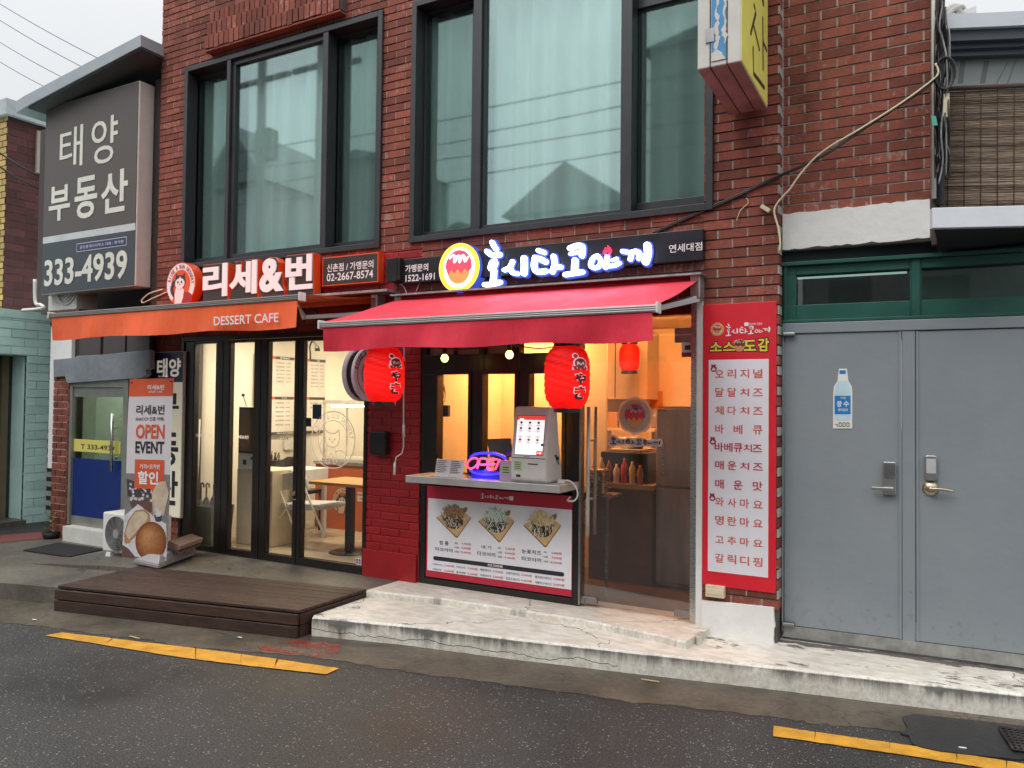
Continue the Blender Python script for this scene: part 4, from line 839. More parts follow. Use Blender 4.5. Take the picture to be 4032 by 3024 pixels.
def lantern(x, y, zc, label, S_=1.0):
    t = thing('paper_lantern', label, 'lantern', (x, y, zc-.24), 'red lanterns hanging under the red awning')
    R_, H = .143*S_, .393*S_; prof = []; n = 62
    for i in range(n+1):
        v = i/n; q = abs(2*v-1); rr = R_*(1-q**4.2*.42)+(.0034 if i % 2 else -.0018); prof.append((rr, zc-H/2+H*v))
    b = MB(); m = 48; vs = []; 
    for i in range(m):
        a = 2*math.pi*i/m
        for k, (rr, z) in enumerate(prof):
            w = .0022*math.sin(a*5+k*.9)+.0016*math.sin(a*11-k*1.7); vs.append((x+(rr+w)*math.cos(a), y+(rr+w)*math.sin(a), z+.001*math.sin(a*4+k)))
    L = len(prof); b.add(vs, [(i*L+k, ((i+1) % m)*L+k, ((i+1) % m)*L+k+1, i*L+k+1) for i in range(m) for k in range(L-1)], True)
    b.build('paper_body', LANT, t)
    for nm, z, h in (('top_cap', zc+H/2-.004, .045), ('bottom_cap', zc-H/2-.026, .03)):
        b = MB(); b.lathe([(.001, 0), (.082, 0), (.085, .004), (.085, h-.004), (.08, h), (.001, h)], (x, y, z), 32, 'z', False); b.build(nm, BLACK, t)
    b = MB(); b.tube([(x, y, zc+H/2+.03), (x, y, zc+.33)], .004, 6); b.build('cord', BLACK, t)
    if S_ < 1: return lamp('lantern_bulb', 'POINT', (x, y, zc), 1.35*S_*S_, (1, .6, .45), t, .035)
    # lettering wrapped on the paper
    def wrap(ang0):
        def T(u, v):
            q = abs(2*((v-(zc-H/2))/H)-1); rr = R_*(1-q**4.2*.42)+.0045; a = ang0+u/R_
            return (x+rr*math.cos(a), y+rr*math.sin(a), v)
        return T
    va = math.atan2(CAMY-y, -x); T = wrap(va+.6)
    def put(bm, body, u0, u1, v0, v1, bold, off):
        tb = MB(); tb.text(body, (u0, u1, v0, v1), 0, bold, res=4)
        q = [T(p.x, p.y) for p in tb.v]; cen = Vector((x, y, 0)); q = [Vector(p)+(Vector((p[0], p[1], 0))-cen).normalized()*off for p in q]; bm.add(q, tb.f)
    W_ = MB(); put(W_, 'や', -.05, .05, zc-.055, zc+.03, .075, 0); put(W_, 'き', -.047, .047, zc-.145, zc-.052, .075, 0.0005)
    W_.build('letter_outline', LPW, t)
    K = MB(); put(K, 'や', -.043, .043, zc-.049, zc+.024, .045, .002); put(K, 'き', -.04, .04, zc-.138, zc-.059, .045, .002); K.build('lettering', INK, t)
    # small octopus-shaped mark above the letters
    def shape(bm, P, off):
        cen = Vector((x, y, 0)); q = [Vector(T(*p)) for p in P]; q = [p+(Vector((p.x, p.y, 0))-cen).normalized()*off for p in q]; bm.add(q, [list(range(len(q)))])
    E = lambda cu, cv, ru, rv: [(1.25*(cu+ru*math.cos(2*math.pi*k/20)), zc+.02+cv+rv*math.sin(2*math.pi*k/20)) for k in range(20)]
    A = MB(); shape(A, E(0, .065, .04, .038), 0); shape(A, E(-.026, .11, .018, .018), .0004); shape(A, [(-.056, zc+.07), (.056, zc+.07), (.056, zc+.044), (-.056, zc+.044)], .0008); A.build('mark_outline', LPW, t)
    A = MB(); A.mi = 0; shape(A, E(0, .066, .033, .03), .002); shape(A, E(-.026, .11, .013, .013), .0022)
    for u in (-.03, -.01, .01, .03): shape(A, E(u, .036, .008, .009), .0024)
    A.mi = 1; shape(A, [(-.036, zc+.103), (.036, zc+.103), (.034, zc+.11), (-.034, zc+.11)], .003)
    shape(A, [(-.026, zc+.07), (-.026, zc+.094), (-.014, zc+.094), (0, zc+.08), (.014, zc+.094), (.026, zc+.094), (.026, zc+.07), (.014, zc+.082), (0, zc+.07), (-.014, zc+.082)], .003)
    A.build('octopus_mark', [mat('dark red print', (.35, .02, .02), .5), PW], t)
    lamp('lantern_bulb', 'POINT', (x, y, zc-.03), 1.35*S_*S_, (1, .6, .45), t, .035)
lantern(-2.026, -.86, 1.861, 'red paper lantern with black Japanese letters hanging in front of the glass door')
lantern(-3.475, -.86, 1.889, 'red paper lantern with black Japanese letters hanging in front of the red pillar')
_q = FY(2.3).px(2478, 1408); lantern(_q[0], 2.3, _q[1], 'small plain red lantern glowing inside behind the glass door', .72)
# bulbs on a string behind the valance
cb = [FY(-.3).px(x, y) for x, y in ((1640, 1345), (1680, 1362), (1756, 1374), (1830, 1376), (1920, 1364), (2000, 1358), (2120, 1372), (2200, 1362))]
b = MB(FY(-.3)); b.tube([(*p, 0) for p in cb], .005, 6, sub=True); tag(b.build('festoon_cable', BLACK), 'thin black cable of the bulb string under the red awning', 'cable')
BULB = mat('lit bulb', (.9, .8, .4), .3, var=0, es=3.5, ec=(1, .68, .16))
fb = None
for px_, lab in (((1751, 1411), 'lit round yellow bulb hanging lower near the red pillar'), ((2006, 1397), 'lit round yellow bulb hanging close to the right lantern')):
    a, z = FY(-.3).px(*px_)
    if fb is None:
        fb = thing('light_bulb', lab, 'bulb', (a, -.3, z), 'bulbs on the string under the red awning')
        b = MB(); b.lathe([(.001, -.031), (.012, -.029), (.024, -.02), (.031, 0), (.026, .017), (.015, .029), (.012, .035)], (a, -.3, z), 20); b.build('globe', BULB, fb)
        b = MB(); b.lathe([(.013, .03), (.017, .034), (.017, .075), (.006, .085), (.001, .085)], (a, -.3, z), 16); b.build('socket', BLACK, fb)
        f0 = Vector((a, -.3, z))
    else: dup(fb, Vector((a, -.3, z))-f0, lab)

# ------------------------------------------------------------------ serving counter and what stands on it
ct = thing('counter_shelf', 'brushed steel shelf under the serving window carrying the order kiosk', 'shelf', (-3, -.17, 1.06))
b = MB(); b.box(-3.655, -2.31, -.345, 0, 1.06, 1.115); b.build('shelf_top', STEELB, ct, bevel=.004)
zc = 1.116
ks = thing('order_kiosk', 'white desktop ordering kiosk with a lit touch screen on the steel shelf', 'kiosk', (-2.55, -.22, zc))
FK = FY(-.32); k0 = FK.px(2010, 1885); k1 = FK.px(2150, 1895); kx0, kx1 = k0[0], k1[0]; kh = .555; lean = .1
b = MB()
def kq(x0, x1, o=0):
    prof = [(-.325, zc+.02), (-.325, zc+.18), (-.325+lean*.55, zc+kh-.02), (-.325+lean*.62, zc+kh), (-.325+lean+.09, zc+kh), (-.1, zc+.3), (-.045, zc+.1), (-.04, zc+.0), (-.3, zc)]
    return [(x0, y, z) for y, z in prof], [(x1, y, z) for y, z in prof]
A, B_ = kq(kx0, kx1); n = len(A); b.add(A+B_, [list(range(n)), list(range(n, 2*n))[::-1]]+[(i, (i+1) % n, n+(i+1) % n, n+i) for i in range(n)]); b.build('case', WHITE, ks, bevel=.018)
tl = math.atan2(lean*.55, kh-.2)
KM = Matrix(((1, 0, 0, 0), (0, math.sin(tl), -math.cos(tl), -.325), (0, math.cos(tl), math.sin(tl), zc+.18), (0, 0, 0, 1)))
kw = kx1-kx0
def KMB():
    b = MB(); b.M = KM; return b
SCW = mat('lit white screen', (.8, .8, .8), .3, var=0, es=.55, ec=(1, .98, 1.0)); SCR = mat('lit red screen', (.7, .05, .05), .3, var=0, es=.5, ec=(.85, .06, .06))
sx0, sx1, sz0, sz1 = kx0+.035, kx1-.03, .025, .31
b = KMB(); b.box(sx0-.004, sx1+.004, sz0-.004, sz1+.004, -.002, .0015); b.build('screen_bezel', BLACK, ks)
b = KMB(); b.mi = 0; b.box(sx0, sx1, sz0, sz1, .001, .003); b.mi = 1; b.box(sx0, sx1, sz1-.03, sz1, .003, .0035); b.box(sx1-.05, sx1, sz0, sz0+.03, .003, .0035)
b.mi = 0; b.box(sx0+.02, sx0+.055, sz1-.033, sz1-.02, .0035, .004); b.mi = 2
for i in range(3):
    for k in range(4):
        x, z = sx0+.035+i*.066*(kw/.27), sz1-.05-.042*k
        if k != 2: b.mi = 2+(k > 0)+(k > 2); b.ell(x, z, .011, .009, .003, .0038, 12)
        b.mi = 5; b.box(x-.018, x+.018, z-.02, z-.017, .003, .0036); b.mi = 1; b.box(x-.008, x+.008, z-.026, z-.0235, .003, .0036)
b.mi = 5; b.box(sx0, sx1, sz0+.108, sz0+.109, .003, .0036); b.mi = 6; b.ell(sx1-.008, sz0+.075, .01, .01, .003, .0045, 16)
b.mi = 0; b.box(sx1-.045, sx1-.03, sz0+.012, sz0+.018, .0036, .0042); b.box(sx1-.025, sx1-.01, sz0+.008, sz0+.022, .0036, .0042)
b.build('screen', [SCW, SCR, mat('food brown', (.16, .075, .03), .6), mat('food green grey', (.16, .17, .09), .6), mat('food straw', (.42, .3, .14), .6), mat('screen grey text', (.35, .34, .36), .6), BLACK], ks)
FKF = FY(-.325); b = MB(FKF)
b.box(kx0+.01, kx1-.006, zc+.178, zc+.182, .0, .0015); b.box(kx0+.135*kw/.27, kx0+.21*kw/.27, zc+.135, zc+.143, .0, .002); b.box(kx0+.05, kx0+.085, zc+.04, zc+.058, 0, .002); b.build('slots', DGREY, ks)
b = MB(FKF); b.rbox((kx0+.03, kx0+.095, zc+.085, zc+.155), 0, .0012); b.build('green_note', mat('green note', (.5, .6, .35), .7), ks)
b = MB(FKF)
for k, (w0, w1) in enumerate(((.012, .045), (.01, .05), (.01, .052), (.012, .05))): b.box(kx0+.03+w0, kx0+.03+w1, zc+.143-k*.014, zc+.147-k*.014, .0012, .0018)
b.build('note_writing', INK, ks)
b = MB(); b.box(kx1-.001, kx1+.006, -.18, -.15, zc+.19, zc+.2); b.lathe([(.001, 0), (.014, 0), (.014, .012), (.001, .012)], (kx1+.003, -.15, zc+.175), 14, 'x'); b.tube([(kx1+.01, -.15, zc+.165), (kx1+.01, -.13, zc+.13)], .004, 6); b.build('key', BLACK, ks)
b = KMB(); b.text('Easy Kiosk', (kx0+.09*kw/.27, kx0+.16*kw/.27, .006, .016), .0015, .01) if 0 else b.box(kx0+.1*kw/.27, kx0+.15*kw/.27, .006, .013, .001, .0018); b.build('maker_plate', mat('screen grey text', (.3, .3, .3)), ks)

# OPEN neon on a clear oval board
on = thing('neon_sign', 'pink neon OPEN sign with blue arcs on a clear oval board', 'sign', (-2.95, -.25, zc))
FN = FY(-.24); n_ = lambda x, y: FN.px(1800+x/4.096, 1560+y/4.096)
PINK = mat('lit pink neon', (1, .2, .3), .4, var=0, es=1.5, ec=(1.0, .05, .16)); BLUE = mat('lit blue neon', (.05, .05, 1), .4, var=0, es=2.6, ec=(.02, .015, 1.0))
b = MB(FN); P = [n_(485+355*math.cos(2*math.pi*k/40), 1090-205*math.sin(2*math.pi*k/40)) for k in range(40)]; b.poly(P, -.012, -.007); b.build('clear_board', glass('clear acrylic', (.88, .88, .95), .02), on)
def tubes(lines, r, nm, m):
    b = MB(FN)
    for L in lines: b.tube([(*n_(*p), 0) for p in L], r, 8, sub=True)
    return b.build(nm, m, on)
tubes([[(250, 1000), (190, 1040), (160, 1110), (195, 1165), (260, 1155), (320, 1100), (335, 1030), (300, 1000), (250, 1000)]], .0075, 'letter_tube', PINK)
tubes([[(320, 1170), (350, 1080), (375, 1010), (460, 1010), (490, 1050), (470, 1095), (420, 1105), (345, 1095)]], .0075, 'letter_tube', PINK)
tubes([[(650, 1020), (560, 1018), (520, 1060), (490, 1160), (540, 1180), (570, 1182)], [(520, 1095), (570, 1095), (610, 1098)]], .0075, 'letter_tube', PINK)
tubes([[(615, 1185), (650, 1100), (680, 1025)], [(680, 1025), (720, 1100), (735, 1185)], [(735, 1185), (770, 1100), (790, 1030)]], .0075, 'letter_tube', PINK)
tubes([[(215, 990), (270, 945), (380, 920), (500, 918), (620, 930), (720, 965), (785, 1005)]], .0085, 'arc_tube', BLUE)
tubes([[(210, 1195), (270, 1235), (390, 1262), (500, 1268), (600, 1262), (690, 1245)]], .0085, 'arc_tube', BLUE)
b = MB(FN); q0, q1 = n_(220, 1340), n_(690, 1300); b.box(q0[0], q1[0], zc, zc+.06, -.02, -.006); b.build('base', mat('blue tinted acrylic', (.08, .06, .5), .3), on)
lamp('neon_glow', 'POINT', (*[(F0.px(2000, 1880)[0]-.08)], -.27, zc+.05), .5, (.08, .05, 1), on, .03)
# acrylic leaflet holder, folded cards, monitor, cable
b = MB(FY(-.28)); R = FY(-.28).R((1968, 1812), (2016, 1890)); b.mi = 0; b.box(R[0], R[1], zc, zc+.15, -.03, 0); b.mi = 1; b.box(R[0]+.015, R[1]-.012, zc+.05, zc+.115, 0, .002); b.mi = 2
for k in range(3): b.box(R[0]+.025, R[1]-.025, zc+.06+k*.018, zc+.067+k*.018, .002, .003)
tag(b.build('leaflet_holder', [mat('pinkish acrylic', (.55, .42, .55), .3), mat('green note', (.5, .6, .35), .7), DGREY]), 'pinkish acrylic leaflet holder between the neon sign and the kiosk', 'leaflet holder')
for k, (tl_, br_, lab) in enumerate((((1712, 1822), (1769, 1876), 'white price card on the shelf, left of two'), ((1770, 1827), (1824, 1879), 'white price card on the shelf next to the neon sign'))):
    FQ = FY(-.28+.01*k); R = FQ.R(tl_, br_); cd = thing('price_card', lab, 'card', (R[0], -.27, zc), 'white cards standing on the steel shelf')
    b = MB(); b.hexa([(R[0], -.28, zc), (R[1], -.285, zc), (R[1], -.282, zc), (R[0], -.277, zc)], [(R[0], -.25, zc+.135), (R[1], -.255, zc+.13), (R[1], -.252, zc+.13), (R[0], -.247, zc+.135)]); b.build('card', PW, cd)
    b = MB()
    for j in range(7):
        z = zc+.12-.014*j; y = -.284+.03*(z-zc)/.135; x1 = R[1]-random.uniform(.01, .06); b.box(R[0]+.012, x1, y-.004, y-.002, z, z+.004)
    b.build('handwriting', mat('pencil grey', (.2, .2, .22)), cd)
b = MB(); zt = zc+.012; e = FY(-.15).px
b.tube([(-2.36, -.2, zt), (-2.31, -.2, zt+.01), (-2.26, -.2, zt-.02), (-2.235, -.2, zt-.08), (-2.26, -.2, zt-.13), (-2.32, -.19, zt-.135), (-2.34, -.1, zt-.12)], .006, 8, sub=True); b.box(-2.39, -2.335, -.212, -.188, zc+.001, zc+.026); tag(b.build('power_cable', WHITE), 'white power cable and plug looping off the shelf end', 'cable')

# ------------------------------------------------------------------ menu board under the shelf
mb_ = thing('menu_board', 'white menu board with red border and three food pictures under the steel shelf', 'menu board', (-3.03, -.02, .25))
c = .0
b = MB(F0); b.box(-3.688, -2.366, .252, 1.03, -.03, 0); b.build('red_panel', mat('menu red', (.46, .018, .045), .4, var=.04), mb_)
b = MB(F0); b.box(-3.672, -2.368, .305, .899, 0, .002); b.build('white_panel', PWHITE, mb_)
m = lambda x, y: (1600+x/2.765, 1850+y/2.765)
RR = lambda x0, y0, x1, y1: F0.R(m(x0, y0), m(x1, y1))
def rows(b, L, bold, sh=0):
    for t, x0, y0, x1, y1 in L: b.text(t, RR(x0, y0, x1, y1), .0035, bold, res=2)
b = MB(F0); rows(b, [('정 통', 360, 768, 463, 826), ('타코야끼', 318, 838, 505, 900), ('네 기', 820, 818, 925, 868), ('타코야끼', 775, 882, 970, 952), ('눈꽃치즈', 1258, 858, 1470, 930), ('타코야끼', 1258, 940, 1468, 1010)], .012); b.build('dish_names', INK, mb_)
b = MB(F0); rows(b, [('8알', 530, 785, 562, 810), ('14알', 527, 830, 575, 857), ('28알', 527, 876, 575, 903), ('8알', 997, 838, 1030, 862), ('14알', 995, 882, 1043, 910), ('28알', 995, 932, 1045, 960), ('8알', 1497, 882, 1530, 907), ('14알', 1495, 932, 1545, 960), ('28알', 1495, 982, 1548, 1010),
    ('아메리카노', 290, 1013, 402, 1049), ('아이스티', 548, 1042, 645, 1080), ('레몬에이드', 806, 1070, 930, 1115), ('오렌지에이드', 1086, 1105, 1238, 1154), ('블루베리에이드', 1402, 1147, 1586, 1200), ('카페라떼', 288, 1068, 380, 1102), ('딸기라떼', 548, 1100, 643, 1139), ('자몽에이드', 806, 1131, 929, 1175), ('청포도에이드', 1086, 1165, 1238, 1214), ('애플망고에이드', 1402, 1208, 1586, 1260)], .004); b.build('item_names', INK, mb_)
b = MB(F0); rows(b, [('5,000원', 605, 788, 705, 825), ('8,000원', 603, 833, 703, 873), ('15,000원', 590, 880, 703, 920), ('5,500원', 1080, 840, 1183, 880), ('9,000원', 1075, 890, 1183, 930), ('17,000원', 1063, 938, 1183, 978), ('6,000원', 1582, 888, 1693, 930), ('9,500원', 1583, 938, 1693, 980), ('18,000원', 1563, 990, 1693, 1032),
    ('3,000원', 415, 1024, 520, 1064), ('3,000원', 670, 1056, 776, 1097), ('3,000원', 944, 1088, 1055, 1131), ('3,000원', 1253, 1127, 1367, 1170), ('3,000원', 1602, 1169, 1722, 1215), ('3,500원', 415, 1081, 518, 1123), ('3,500원', 668, 1114, 774, 1156), ('3,000원', 943, 1147, 1053, 1191), ('3,000원', 1252, 1187, 1367, 1230), ('3,000원', 1602, 1230, 1722, 1277)], .01); b.build('prices', INKR, mb_)
b = MB(F0); a0 = F0.px(*m(295, 958)); a1 = F0.px(*m(1720, 1122)); b.rrect((a0[0], a1[0], a0[1]-.0165, a0[1]+.0165), .016, .002, .0035); b.build('black_bar', INK, mb_)
b = MB(F0); R = RR(890, 1018, 1057, 1056); b.text('ICE DRINK', (R[0], R[1], a0[1]-.009, a0[1]+.01), .0042, .02); b.build('bar_lettering', PW, mb_)
b = MB(F0); R = RR(815, 250, 1110, 330); T = logo(b, R, .002, .0015); R2 = RR(1122, 285, 1165, 335); b.rrect(R2, .006, .002, .0035); b.build('logo_lettering', PW, mb_)
BOARDW = [mat('picture board wood', (.6, .4, .2), .6, var=.2, sc=30), mat('picture board edge', (.28, .15, .06), .6)]
FOOD = {'a': [(.26, .12, .05), (.38, .21, .1), (.52, .34, .19)], 'b': [(.3, .48, .32), (.6, .72, .6), (.72, .8, .72)], 'c': [(.6, .42, .16), (.7, .54, .28), (.78, .66, .42)]}
for (ox, oy, key) in ((0, 0, 'a'), (455, 38, 'b'), (945, 82, 'c')):
    sc_ = 1+.09*(ox/945); q = lambda x, y: F0.px(*m(330+ox+(x-330)*sc_, 515+oy+(y-515)*sc_*1.02))
    b = MB(F0); b.mi = 1; b.poly([q(330, 525), q(338, 512), (q(600, 430)), q(655, 405), q(667, 420), q(660, 450), q(640, 470), q(705, 520), q(700, 540), q(560, 735), q(540, 735)], .002, .0025); b.mi = 0
    b.poly([q(332, 512), q(410, 480), q(640, 470), q(703, 515), q(560, 715), q(540, 715)], .0025, .003); b.build('food_picture', BOARDW, mb_)
    b = MB(F0); ms = [mat('picture food %s%d' % (key, i), c_, .6) for i, c_ in enumerate(FOOD[key])]+[mat('picture sauce', (.03, .02, .015), .5), mat('picture mayo', (.75, .72, .62), .5)]
    b.mi = 3; b.ell(*q(515, 560), .088, .06, .003, .0035, 20); b.mi = 1; b.ell(*q(508, 470), .086, .05, .0031, .0036, 20)
    for k in range(300):
        u, v = random.uniform(-1, 1), random.uniform(-1, 1)
        if u*u+v*v > 1: continue
        X_, Y_ = 512+128*u, 505+125*v+14*u; up_ = v < -.05
        b.mi = random.choice((0, 1, 2)) if up_ else random.choice((3, 4, 4, 1, 3)); a = random.uniform(0, 3.1) if up_ else random.uniform(.9, 2.2); L_ = random.uniform(10, 24)
        b.stroke([q(X_-L_*math.cos(a), Y_-L_*math.sin(a)), q(X_+5*math.sin(a), Y_), q(X_+L_*math.cos(a), Y_+L_*math.sin(a))], .0062 if up_ else .004, .0036+.00001*k, .0042+.00001*k, smooth=False, cap=4)
    b.build('food_picture', ms, mb_)

# ------------------------------------------------------------------ tall red sauce list
po = thing('sauce_poster', 'tall red and white poster listing sauces in Korean beside the grey doors', 'poster', (-1.14, -.02, .47))
b = MB(F0); b.box(-1.385, -.9, .468, 2.388, .004, .016); b.build('red_panel', PRED, po, bevel=.002)
b = MB(F0); b.box(-1.345, -.948, .565, 2.006, .016, .0172); b.build('white_panel', PWHITE, po)
c = .0182; Y1 = lambda y: 1150+y/2.765; Y2 = lambda y: 1700+y/2.765; Xp = lambda x: 2500+x/2.765
x4 = [(880, 975), (1015, 1110), (1150, 1250), (1292, 1397)]; x3 = [(880, 975), (1080, 1178), (1290, 1395)]; x5 = [(875, 972), (978, 1070), (1080, 1180), (1188, 1280), (1285, 1390)]
LI = [('오리지널', Y1(836), Y1(945)), ('달달치즈', Y1(1038), Y1(1146)), ('체다치즈', Y1(1240), Y1(1343)), ('바베큐', Y1(1440), Y1(1552)), ('바베큐치즈', Y2(118), Y2(230)), ('매운치즈', Y2(314), Y2(428)), ('매운맛', Y2(515), Y2(645)), ('와사마요', Y2(712), Y2(840)), ('명란마요', Y2(912), Y2(1045)), ('고추마요', Y2(1128), Y2(1255)), ('갈릭디핑', Y2(1318), Y2(1472))]
for k, (t, y0, y1) in enumerate(LI):
    b = MB(F0); xs = {3: x3, 4: x4, 5: x5}[len(t)]; zt_ = F0.px(2850, y0)[1]; zb_ = F0.px(2985, y1)[1]; h = min(zt_-zb_, .062); zm = (zt_+zb_)/2
    for ch, (xa, xb) in zip(t, xs):
        A = F0.px(Xp(xa), y0)[0]; B2 = F0.px(Xp(xb), y0)[0]; hh = h*(.82 if ch in '오치즈즈요고' else 1); b.text(ch, (A, B2, zm-hh/2, zm+hh/2), c, .02)
    b.build('sauce_name', mat('poster crimson', (.45, .03, .06), .5) if 4 <= k <= 6 else mat('poster coral', (.62, .12, .09), .5), po)
def R_(x0, y0, x1, y1, o=1): return F0.R((2500+x0/2.765, 1150+y0/2.765), (2500+x1/2.765, 1150+y1/2.765))
b = MB(F0); b.mi = 1; 
for ch, R in zip('소스도감', (R_(825, 548, 955, 645), R_(968, 548, 1095, 640), R_(1192, 525, 1325, 640), R_(1345, 505, 1465, 645))):
    b.mi = 1; b.text(ch, (R[0]-.007, R[1]+.007, R[2]-.007, R[3]+.007), .0165, .1); b.mi = 0; b.text(ch, R, .0185, .03)
x, z = F0.px(2500+1143/2.765, 1150+585/2.765); b.mi = 2; b.ell(x, z-.004, .036, .036, .0175, .019, 24); b.mi = 3; b.poly([(x-.036, z), (x-.02, z+.03), (x+.02, z+.03), (x+.036, z), (x+.02, z-.008), (x+.008, z+.002), (x-.008, z-.006), (x-.022, z+.002)], .0185, .0195)
b.mi = 4; b.stroke([(x-.035, z+.02), (x-.018, z+.038), (x-.012, z+.018), (x, z+.04), (x+.006, z+.018), (x+.018, z+.038), (x+.024, z+.02), (x+.034, z+.032)], .006, .0195, .0205); b.build('title', [mat('title yellow', (.75, .62, .06), .5), INK, mat('ball orange', (.6, .26, .1), .5), mat('sauce brown', (.14, .03, .02), .5), mat('mayo cream', (.7, .55, .35), .5)], po)
b = MB(F0); logo(b, R_(1000, 352, 1470, 462), .0165, .0015); R = R_(1197, 335, 1243, 372); b.rrect(R, .005, .0165, .018); b.text('타코야끼 전문점', R_(1250, 340, 1390, 360), .018, .01); b.build('logo_lettering', PW, po)
x, z = F0.px(2500+904/2.765, 1150+408/2.765); b = MB(F0); b.mi = 0; b.ell(x, z, .046, .046, .0165, .018, 28); dumpling(b, x, z, .046, .018, (1, 2, 3)); b.build('emblem', [mat('emblem orange', (.65, .32, .1), .5), PW, INKR, mat('ball orange', (.6, .26, .1), .5)], po)
for px_ in ((Xp(865), Y1(838)), (Xp(855), Y2(105)), (Xp(850), Y2(718))):
    x, z = F0.px(*px_); b = MB(F0); b.mi = 0; b.ell(x, z, .021, .021, .0175, .0188, 20); b.poly([(x-.018, z+.018), (x-.014, z+.034), (x-.002, z+.026), (x+.01, z+.034), (x+.016, z+.018)], .0175, .0186); b.mi = 1; b.poly([(x-.01, z-.01), (x+.009, z-.01), (x+.011, z+.003), (x+.001, z+.003), (x, z+.012), (x-.004, z+.011), (x-.004, z+.002), (x-.01, z+.002)], .0188, .0195)
    b.build('thumb_badge', [mat('badge red', (.33, .01, .04), .5), PW], po)
b = MB(F0); R = F0.R((2777, 2303), (2851, 2358), .05); b.rbox(R, .0, .05); b.box(R[0]+.006, R[1]-.006, R[2]+.02, R[3]-.02, .05, .056); jb = b.build('junction_box', CREAM, bevel=.005); tag(jb, 'cream plastic junction box under the tall red poster', 'electrical box')

# door emblem and lettering (stuck on the glass door)
b = MB(F0); x, z = F0.px(2500, 1637, -.03); P = [(x+(.135+.006*math.sin(k*7))*math.cos(2*math.pi*k/72), z+(.135+.006*math.sin(k*7+1))*math.sin(2*math.pi*k/72)) for k in range(72)]
b.mi = 1; b.poly(P, -.0335, -.0325); b.mi = 0; b.ell(x, z, .118, .12, -.0325, -.031, 40); b.mi = 1; b.ell(x, z-.002, .098, .105, -.031, -.03, 40); dumpling(b, x, z, .125, -.03, (1, 2, 3)); b.build('emblem_sticker', [mat('emblem orange', (.6, .27, .06), .5), vinyl('sticker pale', (.8, .72, .74), .5), INKR, mat('ball orange', (.55, .25, .1), .5)], gd)
b = MB(F0); R = F0.R((2404, 1720), (2598, 1755), -.03); logo(b, R, -.0335, .001, grow=.03); b.build('lettering_outline', MC['sticker pale'], gd)
b = MB(F0); logo(b, R, -.0315, .001); b.build('lettering', INK, gd)

# ------------------------------------------------------------------ café interior
CWALL = mat('warm cafe wall', (.78, .74, .64), .8, var=.04); CFLR = mat('pale vinyl floor', (.55, .46, .34), .3, var=.12, sc=5)
b = MB(); b.box(-6.95, -6.9, .1, 3.9, .17, 2.62); b.box(-6.9, -3.86, 3.85, 3.9, .17, 2.62); b.box(-3.86, -3.8, .12, 3.9, .17, 2.62); b.box(-6.9, -3.86, .1, 3.85, 2.58, 2.62)
b.box(-6.9, -6.74, .06, .1, .17, 2.58); b.box(-4.3, -3.86, .26, .3, .17, 2.58); b.build('cafe_room', CWALL, bd)
b = MB(); b.box(-6.9, -3.86, .1, 3.85, .1, .178); b.build('cafe_floor', CFLR, bd)
def ceiling_lamp(lab, x, y, z, sx_, sy_, power, col, es, grp, tilt=0):
    t = thing('ceiling_light', lab, 'light', (x, y, z), grp)
    b = MB(); b.box(x-sx_/2-.02, x+sx_/2+.02, y-sy_/2-.02, y+sy_/2+.02, z-.025, z); b.build('frame', WHITE, t)
    b = MB(); b.box(x-sx_/2, x+sx_/2, y-sy_/2, y+sy_/2, z-.03, z-.026); b.build('diffuser', mat('lit diffuser %.2f' % col[2], (.8, .8, .8), .5, var=0, es=es, ec=col), t)
    lamp('ceiling_lamp', 'AREA', (x, y, z-.04), power, col, t, sx_, sy_, (rad(tilt), 0, 0)); return t
ceiling_lamp('glowing warm ceiling panel inside the cafe near the doors', -5.8, .8, 2.58, .9, .5, 24, (1, .85, .62), 5, 'ceiling panels inside the cafe')
ceiling_lamp('glowing warm ceiling panel deeper inside the cafe', -5.4, 2.5, 2.58, 1.2, .5, 29, (1, .85, .62), 5, 'ceiling panels inside the cafe')
FWM = Fr((-6.885, 0, 0), 90)
mbd = thing('wall_menu', 'large white wall menu with orange headings on the left cafe wall', 'menu board', (-6.88, 1.8, 1.3))
RM = FWM.R((1000, 1392), (1272, 1704)); b = MB(FWM); b.rbox(RM, 0, .02); b.build('board', mat('menu paper', (.68, .64, .58), .5), mbd)
def sub(u0, u1, v0, v1): return RM[0]+(RM[1]-RM[0])*u0, RM[0]+(RM[1]-RM[0])*u1, RM[3]-(RM[3]-RM[2])*v1, RM[3]-(RM[3]-RM[2])*v0
b = MB(FWM)
for v in (.015, .52): b.mi = 0; b.rbox(sub(0, 1, v, v+.035), .02, .022); b.mi = 1; b.rbox(sub(.27, .52, v, v+.035), .022, .0235); b.rbox(sub(.76, 1, v, v+.035), .022, .0235)
b.rbox(sub(0, 1, .965, 1), .02, .022); b.mi = 2; b.text('BEVERAGE', sub(.33, .46, .022, .043), .0245, .01); b.text('TEA', sub(.86, .91, .022, .043), .0245, .01); b.text('모카번', sub(.36, .43, .528, .549), .0245, .01); b.text('RIISE & BUN DESSERT', sub(.3, .55, .973, .992), .0235, .01)
b.build('headings', [mat('heading orange', (.65, .13, .05), .5), mat('heading grey', (.07, .06, .06), .5), PW], mbd)
b = MB(FWM); N1 = ['아메리카노', '카페라떼', '바닐라라떼', '딸기라떼', '얼그레이', '페퍼민트']; PR = ['3,500', '3,000', '4,000', '4,500']
